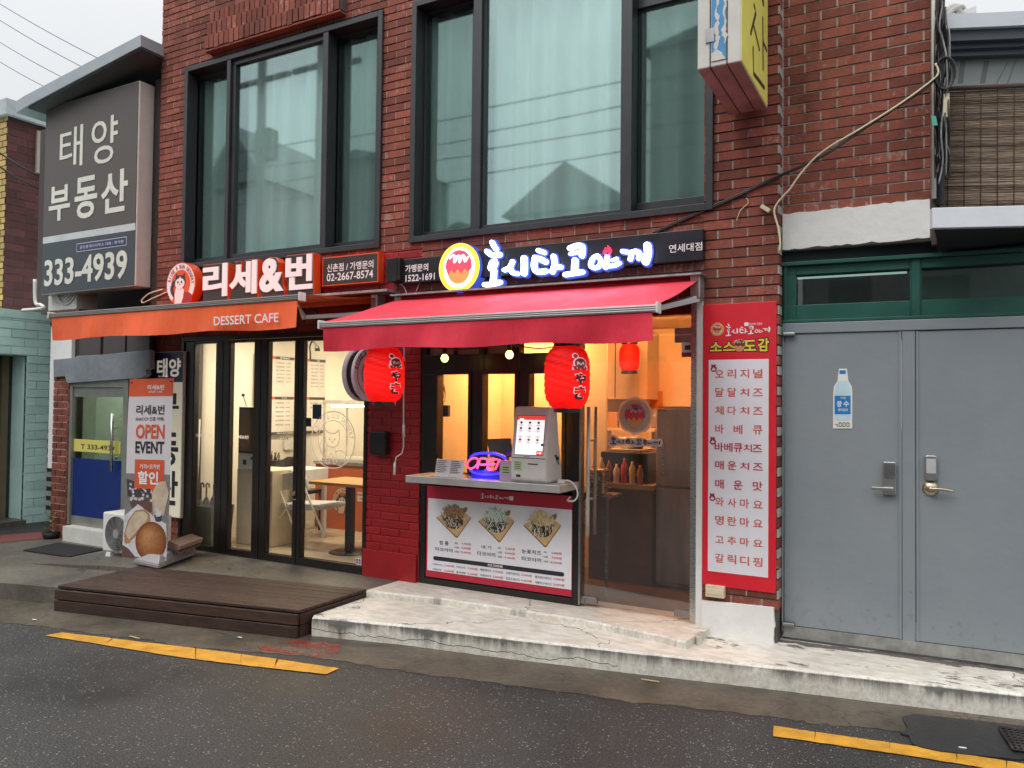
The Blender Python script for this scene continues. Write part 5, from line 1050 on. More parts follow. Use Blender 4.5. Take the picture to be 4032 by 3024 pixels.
for cblk, (u0, n) in enumerate(((.02, 9), (.28, 6), (.53, 5), (.78, 7))):
    for k in range(n):
        v = .085+.047*k; b.text(N1[(k+cblk) % 6], sub(u0, u0+.11, v, v+.022), .0215, .008, res=1); b.text(PR[(k*3+cblk) % 4], sub(u0+.14, u0+.2, v, v+.022), .0215, .008, res=1)
    for k in range(6):
        if cblk == 3 and k > 1: break
        v = .59+.055*k; b.text(N1[(k*2+cblk) % 6], sub(u0, u0+.11, v, v+.024), .0215, .008, res=1); b.text(PR[(k+cblk) % 4], sub(u0+.14, u0+.2, v, v+.024), .0215, .008, res=1)
b.build('price_rows', mat('menu grey text', (.13, .12, .12), .6), mbd)
# kiosk, cabinet and cloth-covered table
x0, _ = FY(.45).px(938, 1700); x1, z1 = FY(.45).px(1030, 1602); z0 = FY(.45).px(960, 1848)[1]
kk = thing('cafe_kiosk', 'white standing kiosk with framed screen and gooseneck camera behind the glass doors', 'kiosk', ((x0+x1)/2, .6, .18))
b = MB(); b.box(x0, x1, .45, .58, z0, z1); b.build('head', WHITE, kk, bevel=.01)
b = MB(FY(.45)); b.box(x0+.02, x1-.02, z0+.17, z1-.01, 0, .01); b.build('screen_frame', BLACK, kk); b = MB(FY(.45)); b.box(x0+.035, x1-.035, z0+.19, z1-.03, .01, .012); b.build('screen', mat('amber screen', (.25, .17, .08), .1, var=.3, sc=2), kk)
b = MB(FY(.45)); b.box(x0+.08, x0+.13, z0+.05, z0+.1, 0, .004); b.box(x1-.12, x1-.03, z0+.11, z0+.135, 0, .02); b.build('slots', DGREY, kk)
b = MB(); b.tube([(x0+.06, .5, z1), (x0+.01, .5, z1+.11)], .004, 6); b.lathe([(.001, -.018), (.016, -.01), (.018, 0), (.014, .014), (.001, .018)], (x0+.008, .5, z1+.12), 14); b.build('microphone', BLACK, kk)
xa, za = FY(.45).px(885, 1850); b = MB(); b.box(x0-.06, x1+.12, .5, .9, .18, z0-.002); b.build('cabinet', mat('cream cabinet', (.66, .58, .43), .5, var=.06), kk, bevel=.006)
tx0, tz = FY(.75).px(1050, 1848); tx1 = FY(.75).px(1165, 1848)[0]
tb = thing('side_table', 'small table under a white cloth behind the folding doors', 'table', ((tx0+tx1)/2, 1, .18))
b = MB(); b.box(tx0, tx1, .75, 1.25, tz-.03, tz); b.build('tabletop', WHITE, tb)
b = MB(); n = 40
def cl(u, v): return tx0-.012+.02*math.sin(v*9)*0+.0, .745-.01*0, tz
vs = []; ring0 = [(tx0-.006+(tx1-tx0+.012)*k/14, .742) for k in range(15)]+[(tx1+.006, .742+.5*k/10) for k in range(1, 11)]
b.box(tx0-.006, tx1+.006, .742, 1.256, tz, tz+.004); b.add([(x, y+.006*math.sin(i*1.7), tz) for i, (x, y) in enumerate(ring0)]+[(x+.008*math.sin(i*1.9), y-.012+.012*math.sin(i*1.3), tz-.16-.012*math.sin(i*.8)) for i, (x, y) in enumerate(ring0)], [(i, i+1, 25+i+1, 25+i) for i in range(24)], True); b.build('cloth', PW, tb)
for x in (tx0+.03, tx1-.03):
    for y in (.78, 1.22): b = MB(); b.box(x-.02, x+.02, y-.02, y+.02, .18, tz-.03); b.build('leg', WHITE, tb)
hb = MB(); R = FY(.95).R((1050, 1782), (1098, 1845)); hb.box(R[0], R[1], .9, 1.05, tz+.005, R[2]+.09); 
hs_ = thing('straw_box', 'black box full of black straws on the white cloth table', 'box', (R[0], .95, tz+.006)); hb.build('box', BLACK, hs_)
b = MB()
for k in range(14): x = R[0]+.02+random.random()*(R[1]-R[0]-.04); b.tube([(x, .97, tz+.05), (x+random.uniform(-.03, .04), .97+random.uniform(-.02, .02), R[3]-random.uniform(-.02, .03))], .005, 5)
b.build('straws', BLACK, hs_)
# folding chair
FQ = FY(.62); P = lambda x, y, c=0: (*FQ.px(x, y, c), c)
fc = thing('folding_chair', 'beige metal folding chair with grey padded seat behind the glass doors', 'chair', (*FQ.px(1180, 2120)[:1], .8, .18))
BEI = mat('beige chair tube', (.82, .79, .7), .4)
for c in (0.0, -.36):
    dx = 0
    b = MB(FQ); b.tube([P(1092, 1890, c), P(1100, 1925, c), P(1150, 2060, c), P(1172, 2122, c)], .011, 8, sub=True); b.build('front_leg', BEI, fc)
    b = MB(FQ); b.tube([P(1185, 1880, c), P(1215, 1960, c), P(1281, 2118, c)], .011, 8, sub=True); b.build('back_leg', BEI, fc)
    b = MB(FQ); b.tube([P(1140, 1985, c), P(1100, 2040, c), P(1066, 2118, c)], .011, 8, sub=True); b.build('strut', BEI, fc)
GRY = mat('grey padding', (.55, .53, .5), .8)
b = MB(FQ); q = [P(*p)[:2] for p in [(1085, 1935), (1082, 1890), (1100, 1866), (1150, 1858), (1180, 1866), (1195, 1890), (1205, 1930), (1150, 1925)]]; b.poly(q, -.06, -.03); b.build('backrest', GRY, fc, bevel=.006)
b = MB(FQ); q = [P(*p)[:2] for p in [(1100, 1990), (1110, 1982), (1265, 1988), (1272, 1998), (1268, 2008), (1180, 2012), (1105, 2005)]]; b.poly(q, -.36, .0); b.build('seat', GRY, fc, bevel=.008)
# wooden table with black pedestal, orange counter, showcase
FQ = FY(.55); R = FQ.R((1228, 1888), (1520, 1905)); pt = thing('pedestal_table', 'square wood topped table on a black pedestal in front of the orange counter', 'table', ((R[0]+.35), .85, .18))
b = MB(); zt_ = FQ.px(1330, 1900)[1]; b.box(R[0], R[0]+.75, .5, 1.05, zt_-.03, zt_); b.build('tabletop', mat('honey wood', (.55, .27, .07), .4, var=.25, sc=3, stretch=(1, 8, 1)), pt, bevel=.004)
xc = FY(.75).px(1378, 2000)[0]; b = MB(); b.box(xc-.035, xc+.035, .72, .79, .2, zt_-.03); b.build('column', BLACK, pt); b = MB(); b.lathe([(.001, .02), (.05, .02), (.2, .006), (.21, 0), (.001, 0)], (xc, .755, .18), 32); b.build('base', BLACK, pt)
FQ = FY(1.75); R = FQ.R((1243, 1825), (1500, 2115)); oc = thing('orange_counter', 'orange counter with a round cat emblem behind the wooden table', 'counter', (-4.4, 2, .18))
b = MB(); b.box(R[0], -3.9, 1.75, 2.3, .18, R[3]); b.build('body', mat('counter orange', (.52, .12, .045), .5, var=.05), oc); b = MB(); b.box(R[0]-.02, -3.88, 1.73, 2.32, R[3], R[3]+.035); b.build('worktop', STEEL, oc)
b = MB(FQ); x, z = FQ.px(1349, 1973, .004); r = .155; cat_logo(b, x, z, r, .002, (0, 1, 2, 3)); b.build('cat_emblem', [mat('emblem tan', (.45, .13, .05), .5), mat('emblem cream', (.6, .5, .4), .5), DGREY, mat('emblem brown', (.25, .06, .03), .5)], oc)
b = MB(FQ); R2 = FQ.R((1407, 1932), (1440, 1990), .003); b.text('리', (R2[0], R2[0]+.2, R2[2], R2[3]), .004, .05); b.build('lettering', MC['emblem cream'], oc)
sc0 = FQ.R((1262, 1588), (1452, 1812)); sh = thing('glass_showcase', 'lit glass pastry showcase standing on the orange counter', 'showcase', (sc0[0], 1.95, sc0[2]))
b = MB(); zb_ = R[3]+.036; bx = -3.92
for x in (sc0[0], bx-.02): 
    for y in (1.8, 2.22): b.box(x, x+.02, y, y+.02, zb_, sc0[3])
b.box(sc0[0], bx, 1.79, 2.25, sc0[3], sc0[3]+.04); b.box(sc0[0], bx, 1.79, 2.25, zb_, zb_+.03); b.build('case_frame', OFFW, sh)
b = MB(); b.box(sc0[0]+.02, bx-.02, 1.8, 1.806, zb_+.03, sc0[3]); b.build('pane', SHOPG, sh)
b = MB(); b.tube([(sc0[0]+.1, 1.83, sc0[3]-.03), (bx-.05, 1.83, sc0[3]-.03)], .012, 8); b.build('light_tube', mat('lit cool tube', (.9, 1, 1), .4, var=0, es=7, ec=(.85, 1, .97)), sh)
b = MB(); b.lathe([(.001, 0), (.05, .0), (.065, .02), (.05, .05), (.001, .065)], (-4.12, 1.95, zb_+.031), 18); tag(b.build('bun', mat('bun brown', (.4, .17, .05), .5)), 'brown bun lying in the glass showcase', 'bun')
b = MB(); g = [FY(1.2).px(x, y) for x, y in ((1222, 1415), (1222, 1385), (1220, 1365), (1228, 1346), (1240, 1350), (1247, 1368))]; b.tube([(p[0], 1.2, p[1]) for p in g], .01, 8, sub=True); p = g[-1]; gl_ = thing('gooseneck_lamp', 'small black gooseneck lamp behind the fourth glass door', 'lamp', (p[0], 1.2, p[1])); b.build('arm', BLACK, gl_)
b = MB(); b.lathe([(.008, .03), (.02, .02), (.032, -.03), (.001, -.03)], (p[0]+.01, 1.2, p[1]-.01), 16); b.build('shade', BLACK, gl_)
b = MB(); b.tube([(-6.886, .72, 2.55), (-6.886, .95, 2.2), (-6.88, 1.0, 1.8)], .015, 8, sub=True)
R = FY(1.3).R((1110, 1732), (1152, 1765)); 
# umbrella bin
x0, zt_ = FY(.25).px(760, 1986); x1 = FY(.25).px(850, 1986)[0]
ub = thing('umbrella_bin', 'grey square bin holding umbrellas behind the leftmost glass door', 'bin', ((x0+x1)/2, .35, .18))
b = MB(); b.hexa([(x0+.03, .22, .18), (x1-.02, .22, .18), (x1-.02, .46, .18), (x0+.03, .46, .18)], [(x0, .19, zt_), (x1, .19, zt_), (x1, .49, zt_), (x0, .49, zt_)]); b.build('bin_body', mat('grey green bin', (.2, .21, .17), .6), ub)
for k, (hx, c1, c2, lab) in enumerate(((790, (.12, .04, .02), (.5, .42, .12), 'umbrella with brown crook handle and yellow green folds in the bin'), (812, (.6, .52, .42), (.25, .3, .25), 'umbrella with white crook handle in the bin'), (842, (.2, .12, .5), (.3, .22, .55), 'purple umbrella with purple crook handle in the bin'))):
    x, z = FY(.32).px(hx-6, 1965-k*6); t = thing('umbrella', lab, 'umbrella', (x, .34, .2), 'umbrellas in the grey bin')
    b = MB(); h = .17-.02*k; b.tube([(x, .34, z-.02), (x, .34, z+h-.06), (x-.003, .34, z+h-.02), (x+.02, .34, z+h), (x+.042, .34, z+h-.015), (x+.043, .34, z+h-.045)], .009, 8, sub=True); b.build('handle', mat('crook %d' % k, c1, .4), t)
    b = MB(); vs = [(.012, .03), (.03, 0), (.045, -.08), (.02, -.4), (.004, -.5)]; b.lathe(vs, (x, .34, z-.03), 9, 'z', False); b.build('canopy', mat('umbrella cloth %d' % k, c2, .5, var=.5, sc=18), t)

# ------------------------------------------------------------------ takoyaki shop interior (lit orange)
TW = mat('kitchen wall', (.74, .67, .58), .7, var=.05); TF = mat('kitchen floor', (.12, .075, .045), .35, var=.3)
b = MB(); b.box(-3.78, -3.72, .1, 3.3, .17, 2.6); b.box(-3.72, -1.34, 3.25, 3.3, .17, 2.6); b.box(-1.38, -1.34, .05, 3.25, .17, 2.6); b.box(-3.72, -1.38, .1, 3.25, 2.56, 2.6); b.build('kitchen_room', TW, bd)
b = MB(); b.box(-3.72, -1.38, .05, 3.25, .1, .186); b.build('kitchen_floor', TF, bd)
ceiling_lamp('glowing orange ceiling lamp behind the serving window', -3.2, .9, 2.56, .5, .4, 36, (1, .41, .11), 3, 'orange ceiling lamps in the kitchen')
ceiling_lamp('glowing orange ceiling lamp deep in the kitchen', -2.5, 1.5, 2.56, .6, .4, 70, (1, .35, .085), 3, 'orange ceiling lamps in the kitchen', 50)
# partition wall that fills the serving window
b = MB(); b.box(-3.72, -2.62, 1.3, 1.34, .186, 2.56); b.build('partition', TW, bd)
DKW = mat('dark counter front', (.16, .09, .045), .5, var=.25)
kc = thing('kitchen_counter', 'dark kitchen counter with pale worktop behind the glass door', 'counter', (-2.7, 1.6, .19))
b = MB(); b.box(-2.61, -2.05, .9, 1.9, .187, .98); b.build('body', DKW, kc); b = MB(); b.box(-2.63, -2.035, .88, 1.92, .98, 1.02); b.build('worktop', mat('beige worktop', (.42, .3, .17), .5), kc)
wc = thing('wall_cabinet', 'white wall cabinet glowing orange above the kitchen counter', 'cabinet', (-2.9, 3, 1.7)); b = MB(); b.box(-3.5, -2.75, 2.85, 3.24, 1.75, 2.5); b.build('carcass', WHITE, wc); b = MB(); b.box(-3.13, -3.12, 2.845, 2.85, 1.76, 2.49); b.build('door_gap', DGREY, wc)
fr_ = thing('steel_fridge', 'tall brushed steel fridge on the right behind the glass door', 'fridge', (-1.7, 1.3, .19)); FST = mat('smudged steel', (.42, .39, .37), .42, .7, var=.3, sc=2, stretch=(3, 3, .6))
b = MB(); b.box(-2.03, -1.39, .98, 1.6, .19, 1.68); b.build('body', FST, fr_)
b = MB(); b.box(-2.03, -1.39, .955, .98, 1.02, 1.66); b.build('door', FST, fr_, bevel=.006); b = MB(); b.box(-2.03, -1.39, .955, .98, .22, 1.0); b.build('door', FST, fr_, bevel=.006)
b = MB(); b.box(-1.98, -1.96, .93, .955, 1.1, 1.4); b.build('handle', STEEL, fr_)
gs = thing('griddle', 'black cooking range on the kitchen counter', 'range', (-2.3, 1.3, 1.02)); b = MB(); b.box(-2.55, -2.12, 1.0, 1.5, 1.021, 1.28); b.build('body', BLACK, gs, bevel=.01); b = MB(); b.box(-2.5, -2.15, .985, 1.0, 1.08, 1.11); b.build('control_strip', STEELD, gs)
shf = thing('storage_shelf', 'kitchen shelf stacked with wrapped boxes behind the door handle', 'shelf', (-3, 2.3, 1.4)); b = MB(); b.box(-3.1, -2.45, 2.2, 2.6, 1.42, 1.45); b.build('board', OFFW, shf); b = MB(); b.box(-3.08, -3.05, 2.25, 2.55, .19, 1.42); b.build('post', STEELD, shf); b = MB(); b.box(-2.5, -2.47, 2.25, 2.55, .19, 1.42); b.build('post', STEELD, shf)
for k, (x, w, h, c_) in enumerate(((-3.05, .18, .16, (.4, .25, .12)), (-2.85, .16, .2, (.5, .4, .3)), (-2.66, .15, .13, (.55, .5, .45)))):
    b = MB(); b.box(x, x+w, 2.25, 2.5, 1.451, 1.451+h); tag(b.build('storage_box', mat('storage box %d' % k, c_, .6, var=.2), bevel=.008), ('brown carton on the kitchen shelf, left of three', 'tall beige box on the kitchen shelf, middle of three', 'low pale box on the kitchen shelf, right of three')[k], 'box', 'boxes on the kitchen shelf')
st = thing('steel_stand', 'small steel stand with a grey bag just inside the glass door', 'stand', (-2.2, .4, .19)); R = FY(.35).R((2290, 1945), (2405, 1975)); b = MB(); b.box(R[0], R[1], .3, .6, R[2]+.02, R[3]); b.build('top', STEEL, st)
for x in (R[0]+.02, R[1]-.03): b = MB(); b.box(x, x+.02, .31, .33, .19, R[2]+.02); b.build('leg', STEEL, st)
R = FY(.4).R((2325, 1845), (2380, 1945)); b = MB(); b.box(R[0], R[1], .38, .5, R[2], R[3]); b.build('steel_canister', STEEL, st, bevel=.01)
b = MB(FY(.55)); A, B_ = FY(.55).px(2365, 1985), FY(.55).px(2388, 1990)
pm = thing('pos_monitor', 'dark monitor standing behind the serving window between neon sign and kiosk', 'monitor', (-2.9, .5, 1.1)); FQ = FY(.42); R = [FQ.px(*p) for p in ((1917, 1729), (2008, 1726), (2016, 1800), (1930, 1800))]; b = MB(FQ); b.poly(R, -.02, 0); b.build('screen_body', BLACK, pm); b = MB(FQ); cxm = sum(p[0] for p in R)/4; czm = sum(p[1] for p in R)/4; b.poly([(cxm+(p[0]-cxm)*.93, czm+(p[1]-czm)*.9) for p in R], 0, .003); b.build('screen', mat('dim blue screen', (.12, .17, .2), .3, var=.5, sc=5), pm)
b = MB(); b.box(cxm-.05, cxm+.05, .42, .5, 1.0, czm); b.build('stand', BLACK, pm)
b = MB(); b.box(-3.7, -2.33, .3, .75, .95, 1.0); sb_ = b.build('inner_counter', mat('dark shelf', (.04, .03, .025), .5)); tag(sb_, 'dark inner shelf just behind the serving window', 'counter')
FQ = FY(.12); b = MB(FQ); R = FQ.R((1725, 1595), (1763, 1641)); b.rbox(R, -.04, 0); tag(b.build('control_box', mat('slate box', (.03, .045, .05), .5), bevel=.004), 'slate grey control box at the left serving pane', 'control box')
b = MB(FQ); 
for k in range(5):
    cx_, cz_ = FQ.px(1738+random.uniform(-3, 8), 1530+k*6); b.tube([(cx_+.025*math.cos(a/14*6.283)*(.6+.1*k), cz_+(.05+.008*k)*math.sin(a/14*6.283), -.01-.004*k+.004*math.sin(a)) for a in range(14)], .0022, 5, closed=True)
b.tube([(*FQ.px(1733, 1478), -.01), (*FQ.px(1738, 1520), -.01), (*FQ.px(1728, 1580), -.01), (*FQ.px(1736, 1600), -.01)], .0022, 5, sub=True); tag(b.build('coiled_cable', BLACK), 'black cable coil hanging at the left serving pane', 'cable')

# more things on the counters and walls
for k in range(7):
    x = -2.58+.07*k; h = .16+.05*((k*5) % 3)/2; y = .95+.02*(k % 3); c_ = [(.5, .08, .03), (.6, .5, .3), (.3, .12, .04), (.65, .6, .5)][k % 4]
    b = MB(); b.lathe([(.001, 0), (.026, 0), (.028, .01), (.028, h*.7), (.01, h*.88), (.01, h), (.001, h)], (x, y-.02, 1.285 if 0 else 1.022) if k < 0 else (x, .93, 1.022), 14); tag(b.build('sauce_bottle', mat('bottle tint %d' % (k % 4), c_, .35)), ['sauce bottle on the kitchen counter, at its left end', 'second sauce bottle from the left on the kitchen counter', 'third sauce bottle from the left on the kitchen counter', 'middle sauce bottle of the row on the kitchen counter', 'third sauce bottle from the right on the kitchen counter', 'second sauce bottle from the right on the kitchen counter', 'sauce bottle at the right end of the kitchen counter'][k], 'bottle', 'sauce bottles on the kitchen counter')
b = MB(); b.box(-2.5, -2.2, 1.05, 1.45, 1.281, 1.3); b.lathe([(.001, 0), (.1, 0), (.12, .1), (.11, .1), (.001, .02)], (-2.35, 1.25, 1.3), 20); tag(b.build('cooking_pot', STEELB), 'steel pot standing on the black cooking range', 'pot')
b = MB(); b.box(-3.2, -2.4, 3.2, 3.24, 1.0, 1.6); b.build
for k, (px_, w, h) in enumerate((((2450, 1560), .2, .28), ((2560, 1540), .15, .2), ((2600, 1600), .22, .16))):
    FQ = FY(3.24); p = FQ.px(*px_); b = MB(FQ); b.rbox((p[0], p[0]+w, p[1]-h, p[1]), 0, .006); tag(b.build('wall_notice', mat('notice paper %d' % k, ((.6, .5, .35), (.5, .25, .1), (.65, .6, .5))[k], .7)), ('cream notice on the back kitchen wall, left of three', 'orange notice on the back kitchen wall, middle of three', 'pale notice on the back kitchen wall, right of three')[k], 'notice', 'notices on the kitchen wall')
FQ = FY(1.2); P_ = lambda x, y: FQ.px(x, y)
dc = thing('black_chair', 'dark chair back half seen behind the white cloth table', 'chair', (P_(1120, 2050)[0], 1.3, .18))
b = MB(FQ); b.poly([P_(*p) for p in [(1098, 1850), (1105, 1812), (1130, 1798), (1165, 1800), (1178, 1815), (1180, 1860)]], -.04, 0); b.build('backrest', BLACK, dc, bevel=.008)
b = MB(); x0 = P_(1105, 1900)[0]; x1 = P_(1175, 1900)[0]; b.box(x0, x1, 1.2, 1.6, .62, .66); b.build('seat', BLACK, dc)
for x in (x0+.02, x1-.02):
    for y in (1.22, 1.57): b = MB(); b.tube([(x, y, .18), (x, y, .62)], .012, 6); b.build('leg', BLACK, dc)
b = MB(FWM); R = FWM.R((1117, 1733), (1150, 1768)); b.rrect(R, .008, 0, .02); tag(b.build('wall_socket', WHITE), 'white wall socket below the wall menu', 'socket')
b = MB(FY(.2)); A, B_ = FY(.2).px(779, 1650), FY(.2).px(768, 1980); b.tube([(*A, -.02), (*B_, -.02)], .012, 8); tag(b.build('mop_handle', WHITE), 'white broom handle leaning behind the leftmost glass pane', 'handle')
b = MB(); b.box(-6.72, -6.66, .4, .46, .18, 2.57); tag(b.build('curtain_post', mat('brown post', (.1, .07, .045), .5)), 'thin dark post standing behind the leftmost glass pane', 'post')

# ------------------------------------------------------------------ pillar fittings
b = MB(F0); R = F0.R((1450, 1697), (1512, 1793), .1); b.rbox(R, .012, .09); b.build
tag(b.build('wall_box', BLACK, bevel=.014), 'black rounded box on the left edge of the red pillar', 'box')
FR_ = FY(-.16); q = [FR_.px(x, y) for x, y in ((1592, 1345), (1590, 1500), (1589, 1760), (1583, 1785), (1560, 1800), (1556, 1822), (1553, 1868))]
cr = thing('crank_rod', 'white awning crank rod hanging down the red pillar', 'crank rod', (q[0][0], -.16, q[-1][1])); b = MB(FR_); b.tube([(*p, 0) for p in q], .006, 8); b.build('rod', WHITE, cr)
for y0, y1 in ((1673, 1722), (1822, 1870)):
    b = MB(FR_); A, B_ = FR_.px(1590 if y0 < 1700 else 1555, y0), FR_.px(1590 if y0 < 1700 else 1553, y1); b.tube([(*A, 0), (*B_, 0)], .011, 10); b.build('grip', WHITE, cr)
b = MB(F0); b.tube([(*F0.px(x, y, .03), .03) for x, y in ((1576, 1118), (1590, 1130), (1605, 1165), (1608, 1190))], .005, 6, sub=True); b.tube([(*F0.px(x, y, .02), .02) for x, y in ((1640, 1145), (1650, 1120), (1665, 1108))], .005, 6, sub=True); tag(b.build('sign_cable', WHITE), 'short white cable looping below the black box between signs', 'cable')
b = MB(F0); b.tube([(*F0.px(x, y, .02), .02) for x, y in ((700, 1145), (660, 1150), (625, 1165), (600, 1175), (565, 1192), (560, 1180), (590, 1155), (640, 1140))], .008, 6, sub=True); tag(b.build('cable_loop', CREAM), 'cream cable loop on the brick left of the round cat sign', 'cable')

# ------------------------------------------------------------------ real estate shop on the left
YL = -.12; FL = FY(YL)
le = thing('estate_shop', 'low dark shop with grey painted lintel and blue glass door left of the brick building', 'building', (-8.2, 1, .14))
XL = FL.px(209, 1600)[0]; XU = FY(.43).px(150, 900)[0]
DKB = mat('dark brown cladding', (.035, .022, .02), .6, var=.25, sc=3)
HB = FL.R((262, 1480), (500, 2150))
b = MB(FL); b.slab((XL, -7.175, .1, 2.62), -.2, -.02, [(HB[0], -7.35, .25, 2.0)]); b.box(XU, -7.175, 2.62, 5.15, -.75, -.55); b.box(XL, -7.175, 2.6, 2.62, -.55, -.02); b.box(XL, XL+.15, .1, 2.6, -2.6, -.2); b.box(-7.375, -7.18, .1, 5.15, -5, -.2); b.box(XL+.15, -7.375, .0, .25, -2.6, -.2); b.box(XL+.15, -7.375, .25, 2.6, -2.6, -2.5); b.build('wall', DKB, le)
b = MB(FL)
for xa, xb in ((318, 398), (412, 495), (505, 590)): R = FL.R((xa, 1320), (xb, 1415)); b.box(R[0], R[1], R[2]-.1, 2.6, -.02, .012)
b.build('cladding_panels', mat('grey brown panels', (.07, .055, .055), .55, var=.15), le)
b = MB(FL); R = FL.R((207, 1330), (288, 1412)); b.box(R[0], R[1], .9, 2.5, -.02, .02); b.build('white_pier', WPAINT, le)
b = MB(FL); P = [FL.px(*p, .05) for p in [(213, 1416), (300, 1408), (302, 1402), (420, 1396), (500, 1387), (560, 1382), (592, 1378), (594, 1452), (578, 1456), (580, 1475), (562, 1488), (480, 1494), (268, 1509), (258, 1482), (214, 1486)]]; b.poly(P, .0, .06); b.build('grey_lintel', mat('grey painted render', (.2, .225, .25), .75, var=.2, sc=4, bump=.6, bsc=12), le, bevel=.004)
b = MB(FL); R0 = FL.px(214, 1490, .03); R1 = FL.px(261, 2120, .03); b.bricks((R0[0], R1[0], .14, R0[1]+.02), (), proud=.035, L=.17, H=.076, j=.012, mats=(0, 1)); b.mi = 1; b.box(R0[0]+.01, R1[0], .14, R0[1], 0, .03); b.build('brick_pier', [BRICK, MORT], le)
b = MB(FL); R = FL.R((246, 2086), (420, 2150), .12); b.box(R[0], R[1]+.3, .13, .3, 0, .12); b.build('white_threshold', mat('white tiles', (.66, .66, .62), .4, var=.1), le, bevel=.004)
R = FL.R((300, 1530), (483, 2090), .0); zt_, zb_ = R[3], .3
b = MB(FL); b.box(R[0]-.1, R[0]-.02, .3, zt_+.1, -.02, .03); b.box(R[1]+.0, R[1]+.08, .3, zt_+.1, -.02, .03); b.box(R[0]-.02, R[1], zt_+.02, zt_+.1, -.02, .03); b.box(R[0]-.02, R[1], .3, .4, -.02, .015); b.box(R[0]-.02, R[1], zt_-.09, zt_+.018, -.01, .012); b.build('door_frame', mat('shop frame steel', (.3, .3, .27), .4, .5, var=.15), le)
b = MB(FL); b.box(R[0]-.02, R[1], .4, zt_-.09, -.01, .0); gl2 = b.build('glass_door', glass('shop door glass', (.72, .78, .7), .04), le)
b = MB(FL); z1 = FL.px(400, 1810)[1]; b.box(R[0]-.018, R[1]-.002, .402, z1, .0, .0015); b.build('blue_film', mat('blue film', (.006, .022, .16), .35, var=.12, sc=3), gl2)
b = MB(FL); RY = FL.R((277, 1727), (474, 1788)); b.rrect((R[0]-.018, RY[1], RY[2], RY[3]), .012, .0, .0018); b.build('yellow_film', mat('yellow film', (.7, .62, .16), .4, var=.05), gl2)
b = MB(FL); b.text('T 333-4939', FL.R((319, 1748), (452, 1776)), .0026, .02); b.build('lettering', INK, gl2)
hx = FL.px(440, 1740, .05)[0]; b = MB(FL); za, zb2 = FL.px(446, 1628, .05)[1], FL.px(437, 1858, .05)[1]; b.tube([(hx, zb2, .05), (hx, za, .05)], .017, 10); b.tube([(hx, za-.15, .05), (hx, za-.15, 0)], .008, 6); b.build('pull_handle', STEEL, gl2)
b = MB(FL); x, z = FL.px(460, 1803); b.ell(x, z, .018, .018, 0, .02, 14); b.build('lock', STEEL, gl2)
b = MB(); b.box(XL+.16, -7.39, 2.3, 2.35, .26, 2.45); b.box(XL+.16, XL+.2, .1, 2.3, .26, 2.45); b.box(-7.44, -7.39, .12, 2.3, .26, 2.45); b.box(XL+.2, -7.44, .12, 2.3, 2.4, 2.45); b.box(-8.3, -8.0, 1.6, 2.3, .26, 2.4); b.build('inner_room', mat('pale room wall', (.6, .62, .54), .8), le)
ceiling_lamp('dim white lamp added unseen inside the shop with the blue glass door', -8.1, 1.0, 2.4, .5, .3, 9, (.95, 1, .88), 1.5, None)  # unseen lamp, added to brighten the room behind the door glass
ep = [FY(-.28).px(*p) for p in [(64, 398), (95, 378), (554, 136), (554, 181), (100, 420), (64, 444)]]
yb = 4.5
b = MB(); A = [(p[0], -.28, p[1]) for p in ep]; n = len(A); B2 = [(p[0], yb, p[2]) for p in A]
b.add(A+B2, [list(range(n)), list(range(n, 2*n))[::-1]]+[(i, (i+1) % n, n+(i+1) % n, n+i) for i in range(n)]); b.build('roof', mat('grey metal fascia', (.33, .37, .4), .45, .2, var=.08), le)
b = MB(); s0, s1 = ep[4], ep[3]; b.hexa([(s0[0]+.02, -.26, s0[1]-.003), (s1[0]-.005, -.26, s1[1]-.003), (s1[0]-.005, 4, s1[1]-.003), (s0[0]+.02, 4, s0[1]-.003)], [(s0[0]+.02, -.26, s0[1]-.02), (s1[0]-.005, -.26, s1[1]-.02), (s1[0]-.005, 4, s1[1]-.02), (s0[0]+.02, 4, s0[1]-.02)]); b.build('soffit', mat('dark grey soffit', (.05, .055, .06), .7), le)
# big box sign
ES = -.1; FE = FY(ES); RS = (-9.09, -7.39, 2.887, 5.085)
bs = thing('box_sign', 'large dark grey box sign with pale Korean lettering and a phone number', 'sign', (-8.2, 0, 2.887))
b = MB(FE); b.box(RS[0], RS[1], RS[2], RS[3], -.19, -.004); b.build('case', OFFW, bs, bevel=.012)
b = MB(FE); b.box(RS[0]+.02, RS[1]-.012, FE.px(340, 925)[1], RS[3]-.012, -.004, .002); b.build('brown_panel', mat('faded brown panel', (.085, .072, .067), .5, var=.1, sc=2), bs)
zl0, zl1 = FE.px(160, 937)[1], FE.px(160, 962)[1]
b = MB(FE); b.box(RS[0]+.02, RS[1]-.012, zl1, zl0, -.004, .0025); b.build('pale_band', mat('pale band', (.52, .55, .56), .5), bs)
b = MB(FE); b.box(RS[0]+.02, RS[1]-.012, RS[2]+.015, zl1, -.004, .002); b.build('slate_panel', mat('faded slate panel', (.042, .055, .068), .5, var=.1, sc=2), bs)
b = MB(FE)
for t, tl, br, bo in (('태', (240, 512), (326, 650), .004), ('양', (364, 475), (463, 632), .004), ('부', (196, 740), (276, 862), .022), ('동', (298, 704), (382, 852), .022), ('산', (402, 682), (503, 828), .022), ('333-4939', (178, 1026), (501, 1096), .022)): b.text(t, FE.R(tl, br), .003, bo, depth=.004)
b.build('lettering', CHALK, bs)
